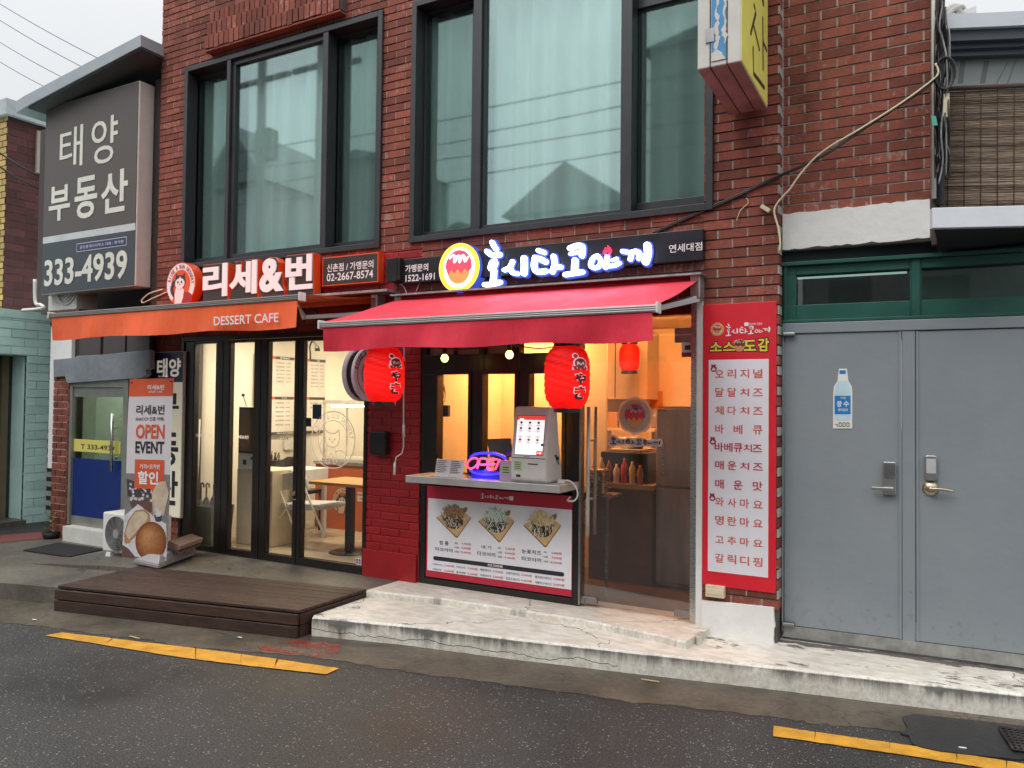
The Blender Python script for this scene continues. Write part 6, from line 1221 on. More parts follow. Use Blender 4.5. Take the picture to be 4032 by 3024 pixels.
b = MB(FE); R = FE.R((303, 960), (499, 966)); b.mi = 1; b.rbox(R, .002, .0035); b.mi = 0; b.box(R[0]+.008, R[1]-.008, R[2]+.008, R[3]-.008, .0035, .0045); b.mi = 1; b.text('공인중개사사무소 대표 : 정석원', (R[0]+.06, R[1]-.05, R[2]+.03, R[3]-.03), .0052, .015); b.build('name_strip', [NAVY, mat('strip lettering', (.5, .5, .56), .5)], bs)
# vertical sign on the brick strip
vs_ = thing('vertical_sign', 'tall narrow navy and cream sign on brick, half hidden by the standing banner', 'sign', (-7, 0, .5))
R = F0.R((608, 1386), (720, 1504), .048); zb_ = F0.px(705, 2041, .048)[1]
b = MB(F0); b.box(R[0], R[1], zb_, R[3], .01, .045); b.build('case', OFFW, vs_, bevel=.004)
b = MB(F0); b.box(R[0]+.008, R[1]-.008, R[2], R[3]-.008, .045, .048); b.build('navy_panel', NAVY, vs_)
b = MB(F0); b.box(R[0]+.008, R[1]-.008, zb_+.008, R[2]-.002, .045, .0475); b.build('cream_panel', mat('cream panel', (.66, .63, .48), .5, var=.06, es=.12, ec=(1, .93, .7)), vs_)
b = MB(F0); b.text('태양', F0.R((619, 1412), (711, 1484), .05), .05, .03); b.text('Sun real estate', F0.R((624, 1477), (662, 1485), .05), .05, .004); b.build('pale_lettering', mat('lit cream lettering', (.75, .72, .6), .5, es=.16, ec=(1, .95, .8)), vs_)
b = MB(F0)
for t, tl, br in (('부', (622, 1548), (703, 1640)), ('동', (622, 1700), (700, 1836)), ('산', (622, 1850), (698, 1992))): b.text(t, F0.R(tl, br, .05), .0495, .03)
b.build('dark_lettering', INK, vs_)
# wall AC unit below the box sign and pipes
ua = thing('air_conditioner', 'white outdoor unit half hidden under the big box sign', 'air conditioner', (-8.5, -.2, 2.6)); R = FY(.02).R((190, 1150), (296, 1218)); b = MB(); b.box(R[0], R[1]+.02, .02, .28, R[2], R[2]+.55); b.build('case', OFFW, ua, bevel=.01)
FQ = FY(.02); x, z = FQ.px(262, 1160); b = MB(FQ); b.ring(x, z+.08, .2, .2, .02, 0, .01)
for k in range(4): b.ring(x, z+.08, .165-.035*k, .16-.035*k, .008, 0, .01)
b.build('fan_grille', STEELD, ua)
b = MB(); b.box(R[0]-.1, R[1]+.1, 0, .3, R[2]-.03, R[2]-.002); b.build('shelf_bracket', mat('rusty bracket', (.08, .06, .05), .7), ua)
b = MB(); g = FY(-.3); b.tube([(*[g.px(x, y)[0]], -.3, g.px(x, y)[1]) for x, y in ((90, 1222), (140, 1218), (172, 1212), (160, 1200), (140, 1190), (138, 1100))], .02, 8, sub=True); tag(b.build('drain_pipe', WHITE), 'white pipe stub above the turquoise wall', 'pipe')

# ------------------------------------------------------------------ turquoise and maroon buildings at far left
FT = Fr((-9.8, 0, 0), 90)
tq = thing('turquoise_building', 'pale turquoise painted brick building at the left edge of the picture', 'building', (-10.5, 2, .14))
ah = FT.px(97, 1700)[0]; zo = FT.px(50, 1398)[1]; zt_ = (FT.px(0, 1211)[1]+FT.px(206, 1238)[1])/2
hl = [(-1.3, ah, .14, zo)]
b = MB(FT); b.slab((-2.2, 5, .1, zt_-.02), -.34, 0, hl); b.bricks((-2.2, 5, .14, zt_-.1), hl, proud=.012, L=.31, H=.104, j=.009, mats=(0, 1)); b.box(-2.2, 5, zt_-.1, zt_, -.34, .02); b.box(-2.2, 5, .1, zt_, -4, -3.8); b.box(-2.2, -2.0, .1, zt_, -3.8, -.34); b.box(-2.2, 5, zt_-.2, zt_-.05, -3.8, -.34); b.build('wall', [TURQ, mat('teal joint', (.3, .5, .47), .7)], tq)
b = MB(FT); b.box(-1.3, ah, .14, zo, -.34, -.3); b.build('door', mat('dark green door', (.02, .035, .035), .4, var=.3), tq); b = MB(FT); b.box(ah-.14, ah-.06, .14, zo, -.3, -.26); b.build('door_frame', mat('bronze frame', (.16, .12, .07), .5), tq); b = MB(FT); b.box(-1.3, ah, .1, .2, -.34, .08); b.build('doorstep', PAVE, tq)
FM = Fr((-12.6, 0, 0), 90); am = FM.px(22, 800)[0]; zm = FM.px(90, 475)[1]
mr_ = thing('maroon_building', 'maroon brick building with yellow tiled side rising behind the turquoise wall', 'building', (-14, 3, .1))
b = MB(FM); b.mi = 1; b.slab((am, 9, .1, zm), -3, 0, ()); b.bricks((am, am+4.5, 2.3, zm), (), proud=.006, L=.3, H=.12, j=.01, mats=(0, 1)); b.build('wall', [DARKBR, MORTD], mr_)
FMM = Fr((-12.6, am, 0), 0); b = MB(FMM); b.mi = 0; b.bricks((-3, 0, 2.3, zm), (), proud=.006, L=.2, H=.1, j=.02, mats=(0, 1), thick=.0); b.build('tiled_side', [YELBR, mat('brown joint', (.12, .07, .03), .8)], mr_)
b = MB(); b.box(-16, -12.5, am-.08, 9.2, zm, zm+.24); b.build('cornice', mat('grey concrete cornice', (.4, .42, .44), .8, var=.12, bump=.3), mr_)
b = MB(FM); R = FM.R((141, 515), (176, 690)); b.rbox(R, 0, .05); b.build('window', mat('cream panel board', (.35, .31, .25), .7), mr_)
b = MB(FM); 
for y0, y1 in ((600, 700), (655, 750)): A, B_ = FM.px(-20, y0-10, .4), FM.px(170, y1, .4); b.tube([(*A, .4), ((A[0]+B_[0])/2, (A[1]+B_[1])/2-.03, .4), (*B_, .4)], .014, 5)
tag(b.build('wall_wires', BLACK), 'two black wires sagging in front of the maroon brick wall', 'wire')
b = MB(FY(.35)); R = FY(.35).R((188, 1690), (216, 2030))
b.mi = 1; b.rbox(R, -.03, 0); b.mi = 0
for k in range(9): z = R[2]+(R[3]-R[2])*k/9; b.box(R[0], R[1], z, z+(R[3]-R[2])/18, 0, .02)
tag(b.build('louvre_panel', [STEELB, BLACK]), 'grey metal louvres between the turquoise wall and the brick pier', 'louvre')

# ------------------------------------------------------------------ things standing on the pavement at the left
b = MB(); b.poly([gnd(*p, .142) for p in [(232, 2139), (92, 2170), (272, 2196), (412, 2166)]], .141, .155); tag(b.build('door_mat', mat('black door mat', (.016, .016, .018), .9, var=.3, sc=60, bump=.8, bsc=200)), 'black rubber mat on the pavement below the blue glass door', 'mat')
gp = gnd(200, 2120, .14); pl = thing('potted_plant', 'small yellow green plant in a black pot at the brick pier', 'plant', (*gp, .14)); b = MB(); b.lathe([(.001, 0), (.07, 0), (.09, .07), (.08, .07), (.001, .055)], (*gp, .14), 18); b.build('pot', RUB, pl)
b = MB(); b.mi = 0
for k in range(44):
    a = random.uniform(0, 6.28); r_ = random.uniform(0, .06); z = .22+random.uniform(0, .2); c0_ = Vector((gp[0]+r_*math.cos(a), gp[1]+r_*math.sin(a), z)); d = Vector((math.cos(a), math.sin(a), random.uniform(-.3, .6)))*.032; e = Vector((-d.y, d.x, 0))*.45; b.add([c0_-d*.2, c0_+d*.5+e, c0_+d, c0_+d*.5-e], [(0, 1, 2, 3)])
b.build('leaves', mat('yellow green leaf', (.2, .22, .06), .6, isl=.6), pl); b = MB(); b.tube([(*gp, .19), (gp[0]+.01, gp[1], .38)], .004, 5); b.build('stem', mat('stem', (.08, .1, .03)), pl)
FQ = FY(-.56); x0, zt_ = FQ.px(405, 2015); x1 = x0+.68
ac = thing('air_conditioner', 'white outdoor unit with dark round fan grille on the pavement behind the banner', 'air conditioner', (x0+.3, -.45, .14))
b = MB(); b.box(x0, x1, -.56, -.3, .205, zt_); b.build('case', WHITE, ac, bevel=.014)
b = MB(FQ); cx_, cz_ = x0+.225, (.205+zt_)/2-.005; rf = (zt_-.205)/2-.022; b.ell(cx_, cz_, rf, rf, 0, .003, 40); b.build('fan_opening', BLACK, ac)
b = MB(FQ)
for k in range(7): r_ = rf*(1-k*.115); b.ring(cx_, cz_, r_, r_, .007, .003, .012)
for k in range(12): a = 2*math.pi*k/12; b.stroke([(cx_+.05*math.cos(a), cz_+.05*math.sin(a)), (cx_+rf*math.cos(a), cz_+rf*math.sin(a))], .004, .003, .01, smooth=False)
b.build('fan_grille', mat('grille grey', (.2, .2, .2), .5), ac); b = MB(FQ); b.ell(cx_, cz_, .042, .042, .003, .014, 20); b.build('hub', mat('grey hub', (.3, .3, .3), .5), ac)
for x in (x0+.1, x1-.12):
    for y in (-.56, -.33): b = MB(); b.hexa([(x-.04, y-.01, .141), (x+.04, y-.01, .141), (x+.04, y+.05, .141), (x-.04, y+.05, .141)], [(x-.03, y, .2), (x+.03, y, .2), (x+.03, y+.04, .2), (x-.03, y+.04, .2)]); b.build('foot', WHITE, ac)
# banner stand
BO = gnd(592, 2226, .2); FBN = Fr((*BO, 0), 12.6)
bn = thing('banner_stand', 'standing white banner with orange header announcing an open event', 'banner', (*BO, .2))
TLb, TRb, BLb, BRb = FBN.px(512, 1493), FBN.px(685, 1489), FBN.px(482, 2193), FBN.px(657, 2208)
def BU(u, v):
    a = (TLb[0]+(TRb[0]-TLb[0])*u, TLb[1]+(TRb[1]-TLb[1])*u); c_ = (BLb[0]+(BRb[0]-BLb[0])*u, BLb[1]+(BRb[1]-BLb[1])*u); return a[0]+(c_[0]-a[0])*v, a[1]+(c_[1]-a[1])*v
def bq(b, u0, u1, v0, v1, c, nv=24, nu=6):
    f = lambda u, v, o: (*BU(u0+(u1-u0)*u, v0+(v1-v0)*v), o+.006*math.sin((v0+(v1-v0)*v)*7)+.0007*math.sin((u0+(u1-u0)*u)*5+2))
    b.grid(lambda u, v: f(u, v, c), nu, nv)
def BT(u, v): return BU(u, v)
def btext(b, t, u0, u1, v0, v1, c, bold): 
    o = len(b.v); vs, fs = None, None
    tb = MB(); tb.text(t, (u0, u1, -v1, -v0), 0, bold); q = []
    for p in tb.v: u, v = p.x, -p.y; q.append((*BU(u, v), c+.006*math.sin(v*7)+.0007*math.sin(u*5+2)))
    b.add(q, tb.f)
def bpoly(b, P, c): b.add([(*BU(u, v), c+.006*math.sin(v*7)+.0007*math.sin(u*5+2)) for u, v in P], [list(range(len(P)))])
b = MB(FBN); bq(b, 0, 1, 0, 1, 0); b.build('fabric', mat('banner white', (.66, .62, .65), .5, var=.04), bn)
BOR = mat('banner orange', (.66, .105, .04), .5)
b = MB(FBN); bq(b, 0, 1, 0, .097, .0025, 6); b.build('orange_header', BOR, bn); b = MB(FBN); bq(b, .2, .86, .45, .612, .004, 8); bpoly(b, [(.6, .611), (.72, .611), (.6, .632)], .004); b.build('orange_bubble', BOR, bn)
b = MB(FBN); btext(b, '리세&번', .42, .8, .034, .062, .005, .02); btext(b, 'DESSERT CAFE', .45, .76, .068, .079, .005, .008); btext(b, '커피+모카번', .32, .77, .475, .502, .007, .015); btext(b, '할인', .28, .74, .515, .588, .007, .03); b.build('white_lettering', PW, bn)
b = MB(FBN); btext(b, '리세&번', .19, .83, .146, .2, .003, .02); btext(b, '(HACCP 인증 카페)', .19, .83, .213, .238, .003, .01); btext(b, 'EVENT', .2, .85, .349, .416, .003, .03); b.build('dark_lettering', DGREY, bn)
b = MB(FBN); btext(b, 'OPEN', .2, .85, .254, .334, .003, .03); b.build('orange_lettering', BOR, bn)
# printed photo at the foot of the banner: mocha bun, cut bun, iced coffee
CO_ = [('photo grey', (.2, .19, .2)), ('photo cream', (.55, .44, .32)), ('photo bun', (.33, .11, .03)), ('photo bun light', (.47, .19, .06)), ('photo crust', (.4, .2, .08)), ('photo white', (.58, .57, .6)), ('photo coffee', (.5, .4, .3)), ('photo dark', (.06, .045, .05)), ('photo brown', (.12, .06, .05))]
b = MB(FBN); ms = [mat(n_c, c_, .5, var=.18, sc=14) for n_c, c_ in CO_]+[mat('photo glaze %d' % k, (.2+.045*k, .055+.028*k, .014+.012*k), .5, var=.22, sc=30) for k in range(7)]
E_ = lambda cu, cv, ru, rv, t=0, n=26: [(cu+ru*math.cos(6.283*k/n)*math.cos(t)-rv*2.6*math.sin(6.283*k/n)*math.sin(t), cv+ru/2.6*math.cos(6.283*k/n)*math.sin(t)+rv*math.sin(6.283*k/n)*math.cos(t)) for k in range(n)]
b.mi = 0; bq(b, 0, 1, .53, 1, .002)
b.mi = 7; bpoly(b, [(.02, .56), (.55, .6), (.62, .66), (.05, .66)], .003); b.mi = 8; bpoly(b, [(.1, .68), (.6, .66), (.62, .74), (.2, .76)], .0032)
b.mi = 5
for k in range(26):
    u, v = random.uniform(.05, .6), random.uniform(.58, .67); bpoly(b, [(u, v), (u+.05, v+.003), (u+.045, v+.016), (u-.004, v+.013)], .0036)
bpoly(b, [(0, .77), (.3, .7), (.66, .76), (.95, .8), (1, .9), (1, 1), (.8, 1), (.3, .99), (0, .95)], .0038)
b.mi = 1; bpoly(b, [(.6, .64), (.72, .575), (.9, .565), (.98, .63), (.9, .75), (.82, .79), (.66, .76)], .0045); b.mi = 6; bpoly(b, [(.62, .665), (.95, .66), (.88, .76), (.67, .755)], .005); b.mi = 5; bpoly(b, [(.7, .69), (.78, .68), (.84, .71), (.82, .76), (.72, .765)], .0055)
b.mi = 7; bpoly(b, [(.67, .755), (.87, .755), (.83, .79), (.72, .79)], .0053)
b.mi = 4; bpoly(b, [(.02, .87), (.1, .79), (.25, .735), (.45, .725), (.58, .75), (.6, .79), (.42, .84), (.28, .88), (.14, .92), (.05, .92)], .006)
b.mi = 1; bpoly(b, [(.05, .865), (.13, .795), (.26, .745), (.44, .737), (.54, .757), (.52, .79), (.38, .83), (.25, .87), (.14, .9)], .0065); b.mi = 6; bpoly(b, [(.16, .84), (.2, .79), (.38, .76), (.42, .77), (.28, .81), (.22, .86)], .007)
b.mi = 8; bpoly(b, [(0, .93), (.15, .95), (.3, .99), (.2, 1), (0, 1)], .0062)
for k in range(7): b.mi = 9+k; bpoly(b, E_(.64-.012*k, .9-.0045*k, .35*(1-.125*k), .108*(1-.125*k)), .0075+.0006*k)
b.build('printed_photo', ms, bn)
b = MB(FBN)
for u, v in ((.05, .018), (.95, .018), (.04, .985), (.97, .985)): p = BU(u, v); b.ell(*p, .007, .007, .0, .01, 10)
b.build('eyelets', BLACK, bn)
b = MB(FBN); p0, p1, p2 = BU(.5, 1.0), BU(.5, .35), BU(.95, .018)
b.tube([(*BU(.5, .98), -.06), (*BU(.5, .4), -.05), (*BU(.05, .018), -.005)], .005, 6); b.tube([(*BU(.5, .4), -.05), (*BU(.95, .018), -.005)], .005, 6); b.build('support_rods', STEELD, bn)
gq = [gnd(*p, .205) for p in [(528, 2218), (622, 2240), (772, 2183), (700, 2166)]]; mx_ = sum(p[0] for p in gq)/4; my_ = sum(p[1] for p in gq)/4
b = MB(); s_ = lambda k, z: [(mx_+(p[0]-mx_)*k, my_+(p[1]-my_)*k, z) for p in gq]; b.hexa(s_(1.0, .203), s_(1.02, .24)); b.hexa(s_(1.02, .241), s_(.86, .305)); b.build('water_base', mat('lilac grey plastic', (.34, .31, .32), .45), bn, bevel=.008)
for k, (z0, z1, sh_) in enumerate(((.306, .345, 0), (.347, .385, .03))):
    gq2 = [gnd(*p, .33) for p in [(650, 2152), (700, 2172), (790, 2140), (742, 2122)]]; b = MB(); j = lambda: random.uniform(-.012, .012); b.hexa([(p[0]+sh_+j(), p[1]+j(), z0) for p in gq2], [(p[0]+sh_+j(), p[1]+j(), z1) for p in gq2])
    tag(b.build('paving_slab', mat('brown paving slab', (.15, .09, .07), .85, var=.3, bump=.5), bevel=.005), ('brown concrete slab weighing down the banner base, under the other', 'brown concrete slab weighing down the banner base, on top')[k], 'slab', 'slabs on the banner base')

# ------------------------------------------------------------------ grey double doors and what is above them
FG = Fr((-.885, .125, 0), 3.5)
an = thing('annex_house', 'low annex with grey steel double doors, green transom windows and a white eave', 'building', (.8, 1, .14))
gz0, gz1 = FG.px(3080, 1262)[1], FG.px(3075, 1052)[1]; AX = 3.0
hl = [FG.R((3135, 1085), (3583, 1182)), FG.R((3628, 1062), (4300, 1160))]
hl = [(h[0], h[1], gz0+.1, gz1-.06) for h in hl]
b = MB(FG); b.slab((.0, AX, gz0, gz1), -.1, .0, hl); b.box(-.03, AX, gz1, gz1+.025, -.1, .035); b.box(.0, AX, gz0-.02, gz0, -.1, .02); b.box(.012, .03, gz0, gz1, 0, .02); b.box(FG.px(3590, 1100)[0], FG.px(3622, 1100)[0], gz0, gz1, 0, .012)
b.build('transom_frame', GREEN, an, bevel=.003)
for h in hl: b = MB(FG); b.rbox(h, -.07, -.064); b.build('transom_pane', glass('dark transom glass', (.62, .75, .7), .03), an)
b = MB(FG); b.box(0, AX, gz0-.1, gz1, -.6, -.58); b.build('dim_room', mat('dim transom room', (.16, .19, .17), .9, var=.4, sc=3), an)
b = MB(FG); b.box(0, AX, gz1+.026, 2.8, -.2, -.02); b.build('dark_wall', mat('dark teal wall', (.015, .03, .032), .7), an)
dzt = FG.px(3300, 1312)[1]; zb_ = .3
jl = FG.px(3088, 1800)[0]; m0, m1 = FG.px(3549, 1800)[0], FG.px(3607, 1800)[0]
b = MB(FG); b.box(.0, jl-.003, .2, gz0-.022, -.08, .02); b.box(jl-.003, AX, dzt+.005, gz0-.022, -.08, .02); b.box(m0+.004, m1-.004, .16, dzt+.005, -.08, .012); b.build('door_frame', GDOOR, an, bevel=.004)
b = MB(FG); b.box(jl, AX, .16, .235, -.08, .015); b.build('door_sill', mat('worn sill', (.3, .3, .28), .5, .3, var=.3, sc=10), an)
leafs = []
for x0, x1 in ((jl, m0), (m1, m1+1.0)):
    b = MB(FG); b.box(x0+.004, x1, .238, dzt, -.05, .008); L_ = b.build('door_leaf', GDOOR, an, bevel=.003); leafs.append(L_)
b = MB(FG); b.box(m0-.012, m0, .238, dzt, .008, .016); b.box(m1, m1+.012, .238, dzt, .008, .016); b.build('door_edge_strip', GDOOR, an)
for x, z in ((jl+.02, dzt+.005), (jl+.02, .255)): b = MB(FG); b.box(x-.03, x+.05, z-.018, z+.006, .0, .045); b.build('pivot_hinge', STEELD, an, bevel=.006)
b = MB(FG); R = FG.R((3477, 1817), (3529, 1950), .02); b.rrect(R, .012, .008, .035); b.build('lock', mat('satin chrome', (.5, .5, .48), .3, .9, var=.15, sc=4), leafs[0], bevel=.004); b = MB(FG); b.rrect((R[0]+.006, R[1]-.006, R[2]+.105, R[3]-.012), .01, .035, .039); b.build('keypad_cover', STEELD, leafs[0])
b = MB(FG); p0, p1 = FG.px(3512, 1927, .06), FG.px(3432, 1927, .06); b.tube([(*p0, .035), (*p0, .06)], .011, 10); b.box(p1[0], p0[0]+.01, p0[1]-.011, p0[1]+.011, .052, .066); b.build('lever_handle', MC['satin chrome'], leafs[0], bevel=.003)
b = MB(FG); R = FG.R((3641, 1792), (3690, 1893), .02); b.rrect(R, .016, .008, .034); b.build('lock', MC['satin chrome'], leafs[1], bevel=.005); b = MB(FG); b.rrect((R[0]+.008, R[1]-.008, R[2]+.045, R[3]-.02), .006, .034, .0365); b.build('keypad_cover', mat('pale keypad', (.5, .5, .53), .3), leafs[1])
b = MB(FG); x, z = FG.px(3664, 1924, .02); b.M = FG.M @ Matrix.Translation((x, z, .0)); b.lathe([(.001, .036), (.02, .034), (.04, .02), (.047, .008)], (0, 0, 0), 28); b.lathe([(.001, .06), (.014, .058), (.014, .03)], (0, 0, 0), 16); b.tube([(0, 0, .052), (.06, .002, .054), (.125, -.008, .05)], [.011, .007], 10, sub=True); b.build('lever_handle', mat('satin brass', (.5, .42, .3), .32, .9), leafs[1])
# bottle-shaped sign on the left door leaf
bt = thing('bottle_sign', 'bottle shaped rice wine price sign stuck on the grey door', 'sign', (-.6, 0, 1.3)); m = lambda x, y: FG.px(3032+x/2.212, 1400+y/2.212, .009)
prof = [(600, 115), (670, 115), (678, 175), (682, 220), (712, 270), (717, 330), (716, 636), (548, 636), (550, 330), (556, 270), (588, 220), (592, 175)]
b = MB(FG); b.poly([m(*p) for p in prof], .0085, .012); b.build('plate', mat('bottle white', (.78, .77, .72), .4, var=.03), bt, bevel=.001)
b = MB(FG); b.mi = 0; b.poly([m(*p) for p in [(605, 128), (660, 128), (660, 160), (605, 160)]], .012, .013); b.poly([m(*p) for p in [(562, 350), (702, 350), (702, 511), (562, 511)]], .012, .013); b.mi = 1; b.poly([m(*p) for p in [(594, 222), (672, 222), (700, 275), (704, 345), (562, 345), (566, 275)]], .012, .0128); b.poly([m(*p) for p in [(562, 513), (702, 513), (700, 550), (680, 566), (584, 566), (564, 550)]], .012, .0128)
b.mi = 2; RB = lambda x0, y0, x1, y1: (*[m(x0, y0)[0], m(x1, y1)[0], m(x1, y1)[1], m(x0, y0)[1]],)
b.text('장', RB(582, 395, 625, 448), .0135, .03); b.text('수', RB(640, 395, 688, 446), .0135, .03); b.text('생막걸리', RB(590, 460, 678, 486), .0135, .012); b.text('서울', RB(612, 360, 660, 378), .0135, .01); b.text('000', RB(598, 582, 694, 620), .0135, .01) if 0 else None
b.mi = 3
for k in range(3):
    R = RB(598+34*k, 581, 624+34*k, 621); w = .0042; b.box(R[0], R[0]+w, R[2]+.003, (R[2]+R[3])/2-.001, .0125, .0135); b.box(R[0], R[0]+w, (R[2]+R[3])/2+.001, R[3]-.003, .0125, .0135); b.box(R[1]-w, R[1], R[2]+.003, (R[2]+R[3])/2-.001, .0125, .0135); b.box(R[1]-w, R[1], (R[2]+R[3])/2+.001, R[3]-.003, .0125, .0135); b.box(R[0]+.003, R[1]-.003, R[2], R[2]+w, .0125, .0136); b.box(R[0]+.003, R[1]-.003, R[3]-w, R[3], .0125, .0136)
R = RB(570, 596, 588, 620); b.box(R[0], R[1], R[3]-.004, R[3], .0125, .0135); b.box(R[1]-.004, R[1], R[2], R[3]-.004, .0125, .0135)
b.build('print', [mat('label blue', (.015, .2, .5), .4), mat('pale bottle', (.5, .68, .74), .4, var=.1), PW, INK], bt)
# white canopy edge over the transom
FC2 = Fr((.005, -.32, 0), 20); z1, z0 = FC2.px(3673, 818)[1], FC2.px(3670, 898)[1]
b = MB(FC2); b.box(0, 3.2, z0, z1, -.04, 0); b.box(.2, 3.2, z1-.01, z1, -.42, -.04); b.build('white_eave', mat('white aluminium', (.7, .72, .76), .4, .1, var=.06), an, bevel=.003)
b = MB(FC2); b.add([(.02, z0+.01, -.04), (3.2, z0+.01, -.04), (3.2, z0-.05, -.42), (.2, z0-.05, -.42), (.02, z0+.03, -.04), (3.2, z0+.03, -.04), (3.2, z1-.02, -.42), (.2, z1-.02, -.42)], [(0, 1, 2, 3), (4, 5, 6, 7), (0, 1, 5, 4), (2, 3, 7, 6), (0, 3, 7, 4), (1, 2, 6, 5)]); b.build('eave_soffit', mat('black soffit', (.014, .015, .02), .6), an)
FA = Fr((.06, .25, 0), 22)
RBm = FA.R((3700, 340), (4032, 815)); zbt = FA.px(3700, 360)[1]
bs_ = thing('bamboo_blind', 'weathered bamboo blind hanging under the grey eave at the upper right', 'blind', (.6, .5, RBm[2]))
b = MB(FA); x0, x1 = RBm[0], 3.0; nz_ = 110; zlo = FA.px(3750, 850)[1]
for k in range(nz_):
    z = zlo+(zbt-zlo)*k/nz_; n = 8; wob = [(x0+(x1-x0)*i/n, z+random.uniform(-.004, .004)+.02*(i/n), .008*math.sin(k*.5+i)+random.uniform(-.003, .003)) for i in range(n+1)]; b.tube(wob, random.uniform(.0035, .0062), 4)
b.build('slats', BAMB, bs_); b = MB(FA)
for i in range(28): x = x0+.04+i*.098; b.tube([(x, zlo, .012), (x+.006, zbt, .012)], .0028, 4)
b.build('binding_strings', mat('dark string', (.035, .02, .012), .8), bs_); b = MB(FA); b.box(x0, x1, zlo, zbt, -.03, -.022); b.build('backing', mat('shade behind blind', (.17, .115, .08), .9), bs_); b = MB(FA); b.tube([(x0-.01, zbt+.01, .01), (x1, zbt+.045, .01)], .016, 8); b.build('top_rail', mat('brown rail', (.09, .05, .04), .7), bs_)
Z = lambda y, x=3850: FA.px(x, y)[1]
PCM = mat('milky eave sheet', (.24, .27, .27), .5, var=.12, sc=2, bump=.2)
b = MB(FA); b.box(-.1, 3.2, zbt, Z(226), -.06, -.03); b.mi = 1
for xa, xb, w in ((3800, 3790, .03), (3895, 3878, .03), (3980, 3925, .005), (4010, 3970, .005)):
    A, B_ = FA.px(xa, 232), FA.px(xb, 320 if w > .01 else 338); b.poly([(A[0]-w/2, A[1]), (A[0]+w/2, A[1]), (B_[0]+w/2, B_[1]), (B_[0]-w/2, B_[1])], -.03, -.028)
b.build('eave_sheet', [PCM, mat('grime streak', (.13, .15, .14), .6)], an)
b = MB(FA); b.box(-.1, 3.2, Z(226), Z(205), -.06, .03); b.box(-.1, 3.2, Z(205), Z(185), -.06, .06); b.box(-.1, 3.2, Z(185), Z(145), -.06, .1); b.build('gutter', mat('slate gutter', (.05, .065, .08), .5, var=.1), an)
b = MB(FA); b.box(-.1, 3.2, Z(144), Z(90), -.06, .13); b.box(-.1, 3.2, Z(92), Z(88), -3, -.06); b.build('roof_fascia', mat('pale fascia', (.56, .6, .64), .45, var=.05), an)
b = MB(FA); b.box(-.1, 3.2, .3, Z(95), -.3, -.07); b.build('upper_wall', mat('grey annex wall', (.25, .26, .26), .8), an)
FRf = Fr((.05, .9, 0), 24); R = FRf.R((3730, 42), (3845, 95)); ra_ = thing('air_conditioner', 'white outdoor unit on the roof with a curved grey duct', 'air conditioner', (.2, 1.2, R[2])); b = MB(FRf); b.hexa([(R[0], R[2]-.1, 0), (R[1], R[2]-.1, 0), (R[1], R[2]-.1, -.5), (R[0], R[2]-.1, -.5)], [(R[0], R[3]-.04, 0), (R[1], R[3]+.03, 0), (R[1], R[3]+.03, -.5), (R[0], R[3]-.04, -.5)]); b.build('case', WHITE, ra_)
b = MB(FRf)
for i in range(3):
    for k in range(2): x = R[0]+.04+i*(R[1]-R[0]-.06)/3; b.box(x, x+.075, R[2]+.0+k*.045, R[2]+.03+k*.045, 0, .004)
b.build('vents', DGREY, ra_); b = MB(FRf); q = [FRf.px(x, y) for x, y in ((3712, 75), (3735, 40), (3765, 18), (3788, 20), (3798, 45))]; b.tube([(*p, -.05) for p in q], .035, 10, sub=True); q = [FRf.px(x, y) for x, y in ((3720, 70), (3750, 42), (3780, 32), (3790, 45))]; b.tube([(*p, .03) for p in q], .014, 8, sub=True); b.build('duct', OFFW, ra_)
# pole, pipe and cables between brick wall and annex
FP = FY(.06); b = MB(FP); q0, q1 = FP.px(3698, 0), FP.px(3704, 800); b.tube([(q0[0], 5.2, -.02), (q0[0], q1[1], -.02)], .026, 10); tag(b.build('utility_pole', mat('dark pole', (.03, .032, .04), .6)), 'dark slim pole standing between the brick wall and the bamboo blind', 'pole')
b = MB(FP); q0 = FP.px(3676, 0); b.tube([(q0[0], 5.2, .0), (q0[0], 2.98, .0)], .013, 8); tag(b.build('white_pipe', WHITE), 'thin white pipe running up the edge of the brick wall', 'pipe')
cm_ = [BLACK, BLACK, mat('grey cable', (.25, .25, .26), .5), CREAM]
b = MB(FP)
for k in range(16):
    b.mi = random.choice((0, 0, 0, 1, 2)); x = 3690+random.uniform(-8, 40); P = []
    y = random.uniform(-40, 120)
    while y < 760 and len(P) < 9: P.append((*FP.px(x, y), random.uniform(.02, .09))); x = min(max(x+random.uniform(-22, 18), 3682), 3738); y += random.uniform(50, 110)
    if len(P) > 2: b.tube(P, random.uniform(.003, .007), 5, sub=True)
for k in range(5):
    cx_, cz_ = FP.px(3722+random.uniform(-4, 4), 310); b.mi = 0; b.tube([(cx_+(.03+.006*k)*math.cos(a/16*6.283), cz_+(.075+.006*k)*math.sin(a/16*6.283), .07+.006*k) for a in range(16)], .004, 5, closed=True)
b.build; tag(b.build('cable_tangle', cm_), 'tangled black and grey cables coiled on the slim pole', 'cables')
b = MB(FP); R = FP.R((3712, 385), (3738, 475)); b.rbox(R, .03, .07); tag(b.build('meter_box', CREAM, bevel=.004), 'small cream meter box hanging among the tangled cables', 'box')
b = MB(FP); R = FP.R((3667, 476), (3692, 512)); b.poly([(R[0], R[3]), (R[1]-.01, R[3]-.004), (R[1], R[2]), (R[0]+.006, R[2]+.004)], .09, .091); tag(b.build('green_tape', mat('mint tape', (.06, .4, .28), .5)), 'mint green tape flag on the cables beside the brick wall', 'tape')
FQ = FY(-.02); cv = lambda L_: [(3032+x/2.212, y/2.212) for x, y in L_]
